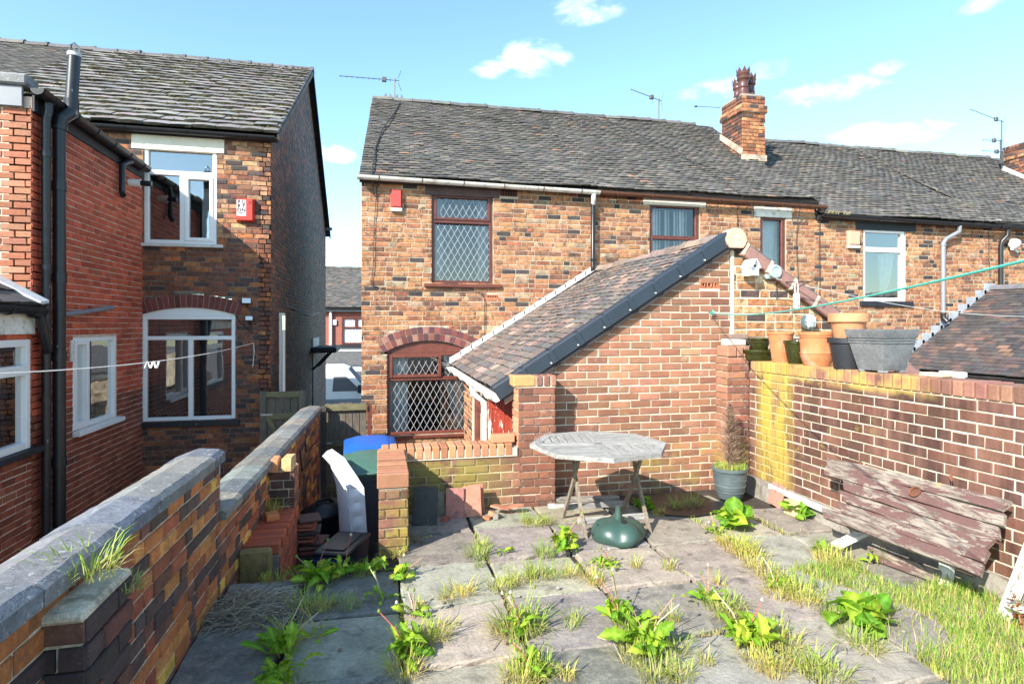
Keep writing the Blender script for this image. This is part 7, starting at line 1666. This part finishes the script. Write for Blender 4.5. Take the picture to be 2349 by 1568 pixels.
# ------------------------------------------------------------------ old plank door leaning on the right wall
t = thing('plank_door', 'old plank door with peeling brown paint leaning on the wall', 'door', (3.4, 3.4, .1))
TLp, TRp = onX(1902, 1058, 3.62), onX(2322, 1142, 3.62); top_a = Vector((3.60, TLp.y, .60)); top_b = Vector((3.60, TRp.y, .66)); bl = onZ(1900, 1190, .24); br = onZ(2255, 1328, .26)
n = 6; rng = random.Random(161); Un = (top_b-top_a).normalized()
for k in range(n):
    a0 = top_a.lerp(bl, (k+.03)/n); a1 = top_a.lerp(bl, (k+.97)/n); b0 = top_b.lerp(br, (k+.03)/n); b1 = top_b.lerp(br, (k+.97)/n)
    sh = [0, .0, .16, .13, .12, -.06][k]; nrm = (b0-a0).cross(a1-a0).normalized(); nrm = nrm if nrm.x < 0 else -nrm; q = MB(); m = 10; vs = []
    L_ = (b0-a0).length; A0 = a0 + Un*sh; A1 = a1 + Un*(sh+rng.uniform(-.03, .03)); B0 = b0 + Un*rng.uniform(-.03, .03); B1 = b1 + Un*rng.uniform(-.04, .02)
    for i in range(m+1):
        f = i/m; w1 = rng.uniform(-.004, .004); w2 = rng.uniform(-.004, .004); up_ = nrm*(rng.uniform(-.002, .002) + .012*sin(f*3+k))
        p0 = A0.lerp(B0, f); p1 = A1.lerp(B1, f); dd = (p1-p0).normalized()
        if i in (0, m): p0 = p0 + Un*rng.uniform(-.02, .02); p1 = p1 + Un*rng.uniform(-.02, .02)
        vs += [p0 + dd*w1 + up_ + nrm*.012, p0.lerp(p1, .5) + up_ + nrm*.0155, p1 + dd*w2 + up_ + nrm*.012, p1 + dd*w2 + up_ - nrm*.012, p0 + dd*w1 + up_ - nrm*.012]
    fs = [(i*5+j, i*5+(j+1) % 5, (i+1)*5+(j+1) % 5, (i+1)*5+j) for i in range(m) for j in range(5)] + [(4, 3, 2, 1, 0), tuple(m*5+j for j in range(5))]
    q.add(vs, fs); q.build('plank', M['wood_door'], t)
nrmd = (top_b-top_a).cross(bl-top_a).normalized(); nrmd = nrmd if nrmd.x < 0 else -nrmd
for f in (.18, .58, .9):
    a0 = top_a.lerp(top_b, f) - nrmd*.013; a1 = bl.lerp(br, f) - nrmd*.013; d_ = (a1-a0); q = MB(); q.prism([a0 - Un*.05, a0 + Un*.05, a1 + Un*.05, a1 - Un*.05], -nrmd*.022); q.build('ledge', M['wood_dark'], t)
def on_door(x, y):
    r = ray(x, y); tt = (top_a-CAM).dot(nrmd)/r.dot(nrmd); return CAM + r*tt + nrmd*.018
c = on_door(2104, 1132); q = MB(); e1_ = Un; e2_ = nrmd.cross(Un)
q.tube([c + (e1_*cos(2*pi*k/18) + e2_*sin(2*pi*k/18))*.034 + nrmd*.008 for k in range(19)], .007, 6, cap=False); rg_ = q.build('ring_handle', M['rust'], t, smooth=True); q = MB(); q.M = Matrix.Translation(c) @ Matrix((e1_, e2_, nrmd)).transposed().to_4x4(); q.lathe([(.03, -.004), (.026, .004), (.006, .009)], n=16); q.build('rose', M['rust'], rg_, smooth=True)
c = on_door(2158, 1116); q = MB(); q.M = Matrix.Translation(c) @ Matrix((e1_, e2_, nrmd)).transposed().to_4x4(); q.lathe([(.019, -.004), (.017, .005), (.01, .006)], n=14); q.build('keyhole_plate', M['terracotta_pale'], t)
for (x, y) in ((1975, 1062), (2183, 1094)):
    c = on_door(x, y+8) - nrmd*.02; q = MB(); q.tube([c, c + Vector((.0, .01, .05))], .009, 5); q.build('iron_pin', M['rust'], t)
def timber(label, a, b, w_, h_, mat, name='timber_offcut', cat='timber'):
    a = Vector(a); b = Vector(b); d = (b-a); u = d.normalized(); s_ = u.cross(ZV).normalized() if abs(u.z) < .95 else Vector((0, 1, 0)); v = s_.cross(u); q = MB(); q.M = Matrix.Translation(a) @ Matrix((u, s_, v)).transposed().to_4x4(); rng = random.Random(int(a.x*100)); q.bevbox((0, -w_/2, -h_/2), (d.length, w_/2, h_/2), .006)
    return tag(q.build(name, mat, None), label, cat)
timber('white painted timber end poking from under the leaning door', onZ(1915, 1252, .05), onZ(2000, 1200, .20) + Vector((.12, 0, 0)), .09, .03, M['wood_white'])
timber('upright white painted block propping the leaning door', onZ(2168, 1345, 0), onZ(2168, 1345, 0) + Vector((.06, .03, .25)), .08, .05, M['wood_white'])
timber('dark brown board lying on edge under the leaning door', onZ(1990, 1265, .05), onZ(2160, 1325, .05), .02, .09, M['wood_door'])
timber('long white painted ladder rail leaning at the wall end', onZ(2302, 1418, 0), Vector((3.66, 2.52, .80)), .07, .045, M['wood_white'])
timber('short white painted post leaning against the wall above the ladder rail', Vector((3.58, 2.42, .38)), Vector((3.68, 2.36, .95)), .09, .05, M['wood_white'])
timber('small grey rung between the white rails at the wall end', onZ(2310, 1385, .10), onZ(2349, 1400, .12), .04, .03, M['wood_white_x'])
timber('narrow weathered board along the foot of the lichen wall', Vector((3.64, 4.95, .15)), Vector((3.63, 3.85, .14)), .03, .05, M['wood_white'])
q = MB(); c = onX(1775, 1150, 3.6); q.M = Matrix.Translation((3.60, c.y, .002)) @ Matrix.Rotation(.25, 4, 'Y') @ Matrix.Rotation(.1, 4, 'X'); q.bevbox((-.012, -.09, 0), (.012, .09, .21), .006); o = q.build('roof_tile', M['tile_red'], None); o.color = (.40, .19, .14, 1); tag(o, 'curved pink clay tile leaning at the foot of the lichen wall', 'roof tile')
loose_brick('sandy stone block at the foot of the lichen wall', (3.60, c.y-.28, .0), (.10, .16, .13), .1, (.50, .36, .20), M['brick_low'])

# ------------------------------------------------------------------ banded pot with a dead conifer
pc = onZ(1661, 1134, 0); pc = Vector((pc.x, min(pc.y, 5.16), 0)); t = thing('plant_pot', 'grey-green banded pot standing before the narrow pier', 'plant pot', tuple(pc)); q = MB(); rP = .165; hP = .30
q.lathe([(.11, 0), (.118, .01), (.145, .12), (.158, .24), (rP, .27), (rP+.006, .275), (rP+.006, hP), (rP-.012, hP), (rP-.018, .26)], pc, 30); q.build('body', M['pot_teal'], t, smooth=True)
q = MB(); q.lathe([(rP-.02, .25), (rP-.02, .268), (.02, .275)], pc, 20); q.build('potting_soil', M['soil'], t)
for z, r_ in ((.07, .135), (.13, .1475), (.19, .154)):
    q = MB(); q.tube([pc + Vector((r_*cos(2*pi*k/30), r_*sin(2*pi*k/30), z)) for k in range(31)], .004, 5, cap=False); q.build('band', M['pot_teal'], t, smooth=True)
cf = thing('dead_conifer', 'dried brown dwarf conifer in the banded pot', 'shrub', (pc.x, pc.y, .27)); rng = random.Random(171); tip = Vector((pc.x+.0, pc.y, .93)); b0 = Vector((pc.x, pc.y, .27))
tb('trunk', [b0, b0.lerp(tip, .5) + Vector((.01, 0, 0)), tip], [.012, .008, .002], M['straw'], cf, 6).color = (.20, .13, .09, 1)
q = MB()
for k in range(520):
    s_ = rng.random()**.8; p = b0.lerp(tip, .05+s_*.93); a = rng.uniform(0, 6.28); l = (.16*(1-s_)**.7 + .02)*rng.uniform(.4, 1.15); e = p + Vector((cos(a)*l, sin(a)*l, l*rng.uniform(.1, 1.1))); m = p.lerp(e, .5) + Vector((0, 0, -.008)); col = pick(rng, [(3, (.30, .19, .13)), (2, (.40, .28, .20)), (1, (.18, .11, .08))])
    q.tube([p, m, e], [.0022, .0017, .0006], 3, col=col)
    if rng.random() < .75:
        for _ in range(2): e2 = m + Vector((rng.uniform(-.03, .03), rng.uniform(-.03, .03), rng.uniform(0, .04))); q.tube([m, e2], [.0014, .0006], 3, col=col)
q.build('dead_twigs', M['straw'], cf, kind='stuff')
# ------------------------------------------------------------------ weeds
def leaf_mesh(name, L, Wd, lobes, arch, seed, cols, notch=.35):
    r = random.Random(seed); n = 12; vs = []; cs = []
    for i in range(n+1):
        t = i/n; w_ = Wd * (sin(pi*min(1, t**1.55)) ** .75) * (.55 + .45*t) + .012
        if lobes: w_ *= 1 - notch*(i % 2) * (1 if .1 < t < .95 else 0)
        if t > .97: w_ = .03*Wd
        x = L*(t - .12*arch*t*t); z = L*(arch*(t - 1.05*t*t) ); rip = .08*w_*sin(i*2.1+seed)
        vs += [(x, -w_, z + w_*.28 + rip), (x, -w_*.5, z + w_*.08), (x, 0, z), (x, w_*.5, z + w_*.08), (x, w_, z + w_*.28 - rip)]
        c = cols[0] if t < .15 else cols[1]
        k = r.uniform(.85, 1.15); cs += [tuple(q*k for q in c)]*2 + [tuple(min(1, q*1.5+.02) for q in c)] + [tuple(q*k for q in c)]*2
    fs = [(i*5+j, i*5+j+1, (i+1)*5+j+1, (i+1)*5+j) for i in range(n) for j in range(4)]
    me = bpy.data.meshes.new(name); me.from_pydata(vs, [], fs); me.materials.append(M['leaf']); a = me.color_attributes.new('col', 'FLOAT_COLOR', 'POINT'); flat = []
    for c in cs: flat.extend((*c, 1))
    a.data.foreach_set('color', flat); me.polygons.foreach_set('use_smooth', [True]*len(me.polygons)); me.update(); return me
G1, G2, G3, G4 = (.17, .31, .025), (.24, .38, .03), (.11, .25, .02), (.34, .42, .05)
DAND = [leaf_mesh('leaf', 1, .16+.03*(k % 3), True, .55+.12*(k % 4), 200+k, ((.28, .22, .08), (G1, G2, G4)[k % 3])) for k in range(8)]
DOCK = [leaf_mesh('leaf', 1, .24+.04*(k % 3), False, .35+.12*(k % 4), 220+k, ((.20, .25, .05), (G1, G3, G2)[k % 3])) for k in range(8)]
def stalk(parent, base, h, lean, head, rng):
    p0 = Vector(base); p1 = p0 + Vector((lean[0]*.4, lean[1]*.4, h*.6)); p2 = p0 + Vector((lean[0], lean[1], h))
    s_ = MB(); s_.tube([p0, p1, p2], [.0032, .0028, .0024], 5); o = s_.build('stalk', M['straw'], parent, smooth=True); o.color = ((.42, .24, .13, 1), (.52, .46, .32, 1), (.28, .33, .08, 1), (.36, .10, .06, 1))[rng.randrange(4)]
    if head:
        q = MB(); q.M = Matrix.Translation(p2); q.lathe([(.003, -.006), (.009, 0), (.008, .010), (.002, .016)], n=8); hd = q.build('seed_head', M['straw'], parent, smooth=True); hd.color = (.45, .40, .30, 1) if rng.random() < .6 else (.16, .22, .04, 1)
def plant(kind, label, loc, size, nl, seed, upright=.5, stalks=0, name=None):
    rng = random.Random(seed); nl = int(nl*1.7); t = thing(name or ('dandelion' if kind == 'd' else 'dock_plant'), label, 'weed', loc)
    for k in range(nl):
        inner = k/nl; L = 1.2*size*rng.uniform(.45, 1.1)*(1-.2*inner); az = k*2.39996 + rng.uniform(-.3, .3); pitch = (.10 + 1.15*inner*upright*1.3) + rng.uniform(-.15, .35)
        me = rng.choice(DAND if kind == 'd' else DOCK); o = bpy.data.objects.new('leaf', me); COL.objects.link(o); o.parent = t
        o.matrix_basis = Matrix.Translation((rng.gauss(0, .035), rng.gauss(0, .03), .004)) @ Matrix.Rotation(az, 4, 'Z') @ Matrix.Rotation(-pitch, 4, 'Y') @ Matrix.Rotation(rng.uniform(-.9, .9), 4, 'X') @ Matrix.Diagonal((L, L*rng.uniform(.75, 1.2), L*rng.uniform(.6, 1.5), 1))
    for k in range(stalks):
        a = rng.uniform(0, 6.28); l = size*rng.uniform(.3, 1.1); stalk(t, Vector(loc) + Vector((0, 0, .005)), size*rng.uniform(1.0, 1.7), (l*cos(a), l*sin(a)), rng.random() < .8, rng)
    return t
def tuft_mesh(seed, n, h, spread, dry):
    r = random.Random(seed); q = MB()
    for k in range(n):
        a = r.uniform(0, 6.28); rr = spread*.45*math.sqrt(r.random()); p = Vector((rr*cos(a), rr*sin(a), 0)); a2 = a + r.uniform(-.8, .8); l = h*r.uniform(.35, 1.1); out = l*r.uniform(.2, 1.1); d = Vector((cos(a2), sin(a2), 0)); s_ = Vector((-sin(a2), cos(a2), 0))*r.uniform(.0015, .0032)
        isdry = r.random() < dry; c0 = (.50, .42, .20); c1 = (.52, .45, .22) if isdry else r.choice([(.26, .40, .035), (.36, .47, .06), (.18, .33, .03), (.42, .48, .10)])
        if isdry: l *= .55; out *= 1.3
        pts = [p, p + d*out*.25 + ZV*l*.45, p + d*out*.6 + ZV*l*.8, p + d*out + ZV*l*(.95 if not isdry else .75)]
        b = len(q.v); vs = []
        for i, (pp, wf) in enumerate(zip(pts, (1, 1, .75, .08))): vs += [pp - s_*wf, pp + s_*wf]
        q.v.extend([tuple(v) for v in vs]); q.f.extend([(b+2*i, b+2*i+1, b+2*i+3, b+2*i+2) for i in range(3)])
        if q.c is None: q.c = []
        q.c += [c0, c0] + [tuple((x+y)/2 for x, y in zip(c0, c1))]*2 + [c1]*4
    me = bpy.data.meshes.new('grass_tuft'); me.from_pydata(q.v, [], q.f); me.materials.append(M['grass']); at_ = me.color_attributes.new('col', 'FLOAT_COLOR', 'POINT'); flat = []
    for c in q.c: flat.extend((*c, 1))
    at_.data.foreach_set('color', flat); me.update(); return me
TUFT = [tuft_mesh(300+k, 110, .12, .20, .30+.1*(k % 3)) for k in range(6)]
TSM = [tuft_mesh(320+k, 45, .09, .10, .2+.1*(k % 3)) for k in range(4)]
def tuft(x, y, s_, small, label, group, seed, z=0):
    p = onZ(x, y, z) if x is not None else y; rng = random.Random(seed); o = bpy.data.objects.new('grass_tuft', rng.choice(TSM if small else TUFT)); COL.objects.link(o)
    o.location = p; o.rotation_euler = (0, 0, rng.uniform(0, 6.28)); o.scale = (s_, s_*rng.uniform(.8, 1.2), s_*rng.uniform(.85, 1.15)); return tag(o, label, 'grass', group)
# (screen position of the foot, kind, size, leaves, uprightness, stalks, label)
PL = [
 (1290, 1262, 'd', .17, 22, .95, 2, 'upright bright dandelion clump before the table leg'),
 (1690, 1212, 'k', .24, 13, .75, 0, 'large-leaved dock by the banded pot'),
 (1672, 1196, 'k', .16, 8, .4, 0, 'spreading dock leaves lying left of the large dock'),
 (1838, 1188, 'k', .19, 11, .7, 0, 'dock growing at the foot of the lichen wall beside the leaning door'),
 (1985, 1435, 'k', .21, 26, .85, 0, 'big glossy green dock in the grassy paving strip'),
 (1480, 1490, 'd', .19, 26, .85, 3, 'leafy dandelion clump with pale thread stalks in the middle of the patio'),
 (1712, 1480, 'd', .19, 28, .85, 2, 'broad dandelion patch sharing its joint with grass'),
 (1420, 1425, 'd', .15, 16, .8, 3, 'dandelion with a dark bud behind the leafy clump'),
 (1195, 1450, 'd', .15, 9, .5, 6, 'grassy dandelion with long bent stalks'),
 (935, 1500, 'd', .16, 18, .8, 1, 'yellowish leaf rosette on the edge of the wall shadow'),
 (925, 1330, 'd', .12, 13, .7, 2, 'small dandelion just beyond the pillar shadow'),
 (950, 1415, 'd', .12, 6, .4, 6, 'straggly dandelion with tall reddish stalks'),
 (875, 1375, 'd', .10, 9, .5, 4, 'thin dandelion with white seed heads in the shade'),
 (725, 1336, 'd', .17, 22, .7, 2, 'lush dandelion patch at the shaded patio edge'),
 (790, 1320, 'd', .15, 15, .55, 1, 'light green rosette by the recycling box'),
 (850, 1314, 'd', .14, 16, .5, 0, 'pale yellow rosette at the foot of the return wall'),
 (652, 1500, 'd', .17, 12, .85, 2, 'tall shaded dandelion in the joint near the dead grass heap'),
 (725, 1465, 'd', .11, 5, .6, 2, 'lone shaded dandelion with a seed head stalk'),
 (640, 1568, 'd', .16, 16, .6, 0, 'bright dandelion cut by the lower picture edge'),
 (1380, 1300, 'd', .09, 10, .5, 1, 'low rosette between parasol base and bright clump'),
 (1480, 1170, 'k', .16, 9, .8, 0, 'dark broadleaf weed behind the table leg'),
 (1160, 1270, 'd', .08, 7, .6, 0, 'tiny rosette alone on a flag left of the bright clump'),
 (1400, 1300, 'd', .09, 9, .6, 1, 'small light rosette in the joint before the parasol base'),
 (1625, 1380, 'd', .12, 12, .6, 2, 'dandelion mixed into the diagonal grass line'),
 (1780, 1350, 'd', .13, 11, .7, 2, 'dandelion with a curled leaf in the grass line'),
 (1640, 1225, 'd', .10, 9, .6, 3, 'weak dandelion with bent reddish stalks near the plastic sheet'),
 (1880, 1265, 'd', .11, 8, .6, 0, 'rosette at the left end of the leaning door'),
 (1220, 1540, 'd', .11, 9, .7, 1, 'small dandelion in the front grass clump'),
 (2010, 1290, 'd', .12, 9, .8, 1, 'yellow-green weed under the leaning door'),
 (1235, 1565, 'd', .10, 6, .5, 0, 'few leaves at the front edge beside dry grass'),
]
for i, (x, y, k, s_, nl, upn, stl, lab) in enumerate(PL):
    p = onZ(x, y, 0); plant(k, lab, (p.x, p.y, 0.002), s_, nl, 400+i, upn, stl)
gl = {False: ('light green grass tuft growing from a paving joint', 'grass tufts in the paving joints'), True: ('small wispy grass tuft in a paving joint', 'small grass tufts in the paving joints')}
TF = [(1095, 1275, 1.0, 0), (1105, 1255, .7, 0), (1100, 1300, .7, 1), (1225, 1205, .9, 0), (1205, 1198, 1.2, 1), (1250, 1200, .8, 0), (1250, 1275, .8, 0), (1145, 1350, .9, 0), (1180, 1335, .8, 0), (1230, 1325, .9, 0), (1270, 1322, .8, 0), (1310, 1318, .7, 0), (1220, 1325, .9, 1), (1060, 1360, .8, 0), (1025, 1375, 1.0, 1), (800, 1390, .8, 0), (1190, 1455, 1.3, 0), (1215, 1440, 1.1, 0), (1160, 1450, .9, 0), (1005, 1458, .9, 0), (985, 1465, .8, 0), (930, 1545, 1.0, 0), (945, 1480, .8, 0), (1205, 1545, 1.0, 0), (1240, 1550, .8, 0), (1190, 1568, 1.0, 0), (1355, 1330, .9, 0), (1370, 1340, 1.0, 1), (1460, 1300, .9, 1), (1535, 1305, 1, 1), (1690, 1260, 1.1, 0), (1720, 1278, 1.0, 0), (1660, 1245, .8, 0), (1710, 1268, .9, 0), (1800, 1350, 1.0, 0), (1830, 1370, 1.0, 0), (1760, 1325, .9, 0), (1850, 1385, .8, 0), (1790, 1365, 1.0, 0), (1900, 1290, 1.1, 0), (1930, 1300, 1.0, 0), (1890, 1270, .9, 0), (1650, 1400, .9, 0), (1670, 1415, .8, 0), (1800, 1480, 1.1, 0), (1760, 1470, 1.0, 0), (1740, 1520, .9, 0), (1775, 1540, .9, 0), (1540, 1495, 1.0, 0), (1450, 1510, .9, 0), (1560, 1550, .8, 0), (1500, 1555, .8, 0), (700, 1400, .9, 0), (735, 1395, .9, 0), (660, 1470, 1.0, 0), (690, 1332, .9, 0), (640, 1332, .9, 1), (610, 1335, .8, 1), (760, 1325, .7, 0), (830, 1318, .7, 0), (900, 1270, .8, 0), (915, 1275, 1, 1), (1590, 1160, .9, 0), (1550, 1165, .8, 0), (1510, 1180, .7, 0), (1430, 1440, 1.0, 1), (1320, 1425, .9, 1), (1650, 1340, .9, 1), (1540, 1420, 1.0, 1), (1960, 1475, 1.0, 0), (1990, 1490, .9, 0), (1915, 1420, .9, 0), (1865, 1540, 1.0, 0), (1900, 1555, 1.0, 0), (2010, 1395, 1.0, 0), (1310, 1440, .8, 1), (960, 1390, .8, 1), (1300, 1555, 1, 1), (1620, 1520, .9, 1), (1680, 1390, .8, 0), (1730, 1300, .8, 0)]
for i, (x, y, s_, sm) in enumerate(TF):
    near = min(PL, key=lambda q: (onZ(q[0], q[1], 0) - onZ(x, y, 0)).length)[7].split(); lab = ' '.join((('wispy grass tuft near the ' if sm else 'leafy grass tuft near the ') + ' '.join(near)).split()[:16])
    tuft(x, y, s_, bool(sm), lab, gl[bool(sm)][1], 500+i)
for i, (x, y, z, lab) in enumerate(((205, 1318, .835, 'tall grass tuft sprouting from the broken pier stub'), (612, 1178, .12, 'shaded grass tuft on the red brick step'))): tuft(None, onX(x, y, -.92) if i == 0 else Vector((-.88, 5.28, .12)), 1.0, False, lab, None, 590+i)
tuft(None, Vector((-.865, 2.32, .76)), .55, False, 'green weed cushion at the end of the pier stub', None, 593)
# ground cover: dense grass by the wall, joint grass, potted weeds
def grass_field(name, pts, seed, hrange, label=None, dry=.2, cols=None):
    r = random.Random(seed); q = MB(); q.c = []
    for (p, k) in pts:
        a = r.uniform(0, 6.28); l = r.uniform(*hrange)*k; d = Vector((cos(a), sin(a), 0)); out = l*r.uniform(.1, .7); s_ = Vector((-sin(a), cos(a), 0))*r.uniform(.0014, .003); isdry = r.random() < dry
        c0 = (.44, .38, .17); c1 = (.52, .45, .22) if isdry else r.choice(cols or [(.20, .36, .05), (.28, .40, .07), (.14, .30, .04), (.34, .42, .12)])
        pp = [p, p + d*out*.3 + ZV*l*.5, p + d*out + ZV*l*.92]; b = len(q.v)
        for v_, wf in zip(pp, (1, .85, .08)): q.v += [tuple(v_ - s_*wf), tuple(v_ + s_*wf)]
        q.f += [(b, b+1, b+3, b+2), (b+2, b+3, b+5, b+4)]; q.c += [c0, c0, c1, c1, c1, c1]
    o = q.build(name, M['grass'], None, kind='stuff'); tag(o, label, 'grass'); return o
rng = random.Random(601); pts = []
while len(pts) < 12000:
    y = rng.uniform(1.6, 3.55); x = rng.uniform(2.62, 3.66); f = .5 + .5*mnoise.noise(Vector((x*3, y*3, 1)))
    lim = 2.95 - .25*(y < 2.5) + .15*sin(y*5)
    if x < lim and rng.random() > .22*f: continue
    if y > 3.1 and x > 3.25: continue
    pts.append((Vector((x, y, -.01)), .5+.8*f))
grass_field('grass', pts, 602, (.035, .12), 'dense lush grass strip along the foot of the lichen wall', .18)
pts = []
for xj in XJ[1:-1]:
    for k in range(620):
        y = rng.uniform(1.3, 4.75); f = mnoise.noise(Vector((xj*7, y*2.2, 3)))
        if f < .10: continue
        if xj < .1 and y > 4.15: continue
        pts.append((Vector((xj + rng.gauss(.004, .014), y, -.02)), .5 + f))
for yj in YJ[6:-1]:
    for k in range(800):
        x = rng.uniform(-.95, 3.4); f = mnoise.noise(Vector((x*2.2, yj*7, 8)))
        if f < .14: continue
        if x < .1 and yj > 4.1: continue
        pts.append((Vector((x, yj + rng.gauss(.004, .014), -.02)), .4 + f))
grass_field('joint_grass', pts, 603, (.02, .075), 'short grass and moss growing along the paving joints', .3)
pts = []
for k in range(700):
    a = rng.uniform(0, 6.28); rr = .15*math.sqrt(rng.random()); pts.append((Vector((pc.x + rr*cos(a), pc.y + rr*sin(a), .268)), 1))
grass_field('pot_weeds', pts, 604, (.03, .10), 'fresh green weeds filling the banded pot', .15)
# dead grass heap
hp = onZ(580, 1405, 0); q = MB(); rng = random.Random(611)
for k in range(900):
    a = rng.uniform(0, 6.28); rr = .26*math.sqrt(rng.random()); h = .11*(1-(rr/.28)**2); p = Vector((hp.x + rr*cos(a)*1.05, hp.y + rr*sin(a)*.9, rng.uniform(.0, max(.01, h)))); b = rng.uniform(0, 6.28); l = rng.uniform(.06, .16); d = Vector((cos(b), sin(b), rng.uniform(-.15, .25)))*l; e = p + d; e.z = max(.004, e.z)
    q.tube([p, p.lerp(e, .5) + Vector((0, 0, rng.uniform(0, .02))), e], [.0017, .0015, .0008], 3, col=pick(rng, [(3, (.50, .40, .27)), (2, (.68, .56, .38)), (2, (.24, .18, .12))]))
tag(q.build('dead_grass_heap', M['straw'], None, kind='stuff'), 'heap of dry grey dead grass by the boundary wall', 'dead grass')
# dry stems and scattered bits
for i, (x0, y0, x1, y1, lab) in enumerate([(1190, 1380, 1130, 1490, 'thin dry stem fallen across the paving by the bent-stalk dandelion'), (1330, 1500, 1270, 1560, 'brown twig lying near the front grass clump'), (1600, 1500, 1660, 1440, 'long pale thread stalk leaning over the leafy clump'), (2020, 1520, 1930, 1470, 'straw lying on a flag before the big dock'), (1370, 1460, 1430, 1520, 'curled dry stem on the flag in the middle')]):
    a = onZ(x0, y0, .006); b = onZ(x1, y1, .006); m = a.lerp(b, .5) + Vector((.03, .02, .02)); tag(tb('dry_stem', [a, a.lerp(m, .5), m, m.lerp(b, .6), b], .003, M['straw'], None, 4), lab, 'stem').color = (.40, .30, .20, 1)
rng = random.Random(621)
for k in range(60):
    x = rng.uniform(-.8, 3.0); y = rng.uniform(1.9, 4.7)
    if x < .1 and y > 4.1: continue
    s_ = rng.uniform(.005, .014); q = MB(); q.M = Matrix.Translation((x, y, .003)) @ Matrix.Rotation(rng.uniform(0, 3), 4, 'Z'); q.lathe([(s_*.7, 0), (s_, s_*.4), (s_*.6, s_*.9), (.001, s_)], n=6); o = q.build('pebble', M['straw'], None, smooth=True); o.color = (*pick(rng, [(2, (.30, .17, .10)), (2, (.35, .33, .30)), (1, (.5, .46, .4))]), 1); tag(o, 'small pebble scattered on the paving', 'pebble', 'pebbles on the paving')
# red-leaved creeper by the wall end and creeper by the low wall
def creeper(label, c, n, spread, cols, seed, name='creeper'):
    r = random.Random(seed); t = thing(name, label, 'weed', tuple(c)); q = MB(); c = Vector(c); q.c = []; ends = []
    for k in range(7): e = c + Vector((r.uniform(-1, 1)*spread, r.uniform(-.5, .5)*spread, r.uniform(.3, 1.3)*spread)); tb('stem', [c, c.lerp(e, .5) + Vector((0, 0, .03)), e], .0025, M['straw'], t, 4).color = (.25, .12, .06, 1); ends.append(e)
    for k in range(n):
        e = r.choice(ends); p = c.lerp(e, r.uniform(.3, 1.05)) + Vector((r.uniform(-.03, .03), r.uniform(-.03, .03), r.uniform(-.02, .02))); a = r.uniform(0, 6.28); s_ = r.uniform(.012, .026); d = Vector((cos(a), sin(a), r.uniform(-.6, .6))).normalized(); w_ = d.cross(ZV).normalized(); b = len(q.v)
        q.v += [tuple(p), tuple(p + d*s_*.6 + w_*s_*.5), tuple(p + d*s_*1.3), tuple(p + d*s_*.6 - w_*s_*.5)]; q.f.append((b, b+1, b+2, b+3)); q.c += [r.choice(cols)]*4
    q.build('leaves', M['leaf'], t, kind='stuff')
creeper('red-tinged creeper at the right end of the leaning door', (3.42, 2.52, .02), 90, .22, [(.40, .06, .03), (.45, .14, .03), (.30, .28, .05), (.22, .05, .03)], 631)
creeper('small leafy weed at the foot of the return wall in shade', (.27, 4.62, .0), 60, .14, [(.10, .22, .03), (.16, .28, .04), (.07, .16, .02)], 632)
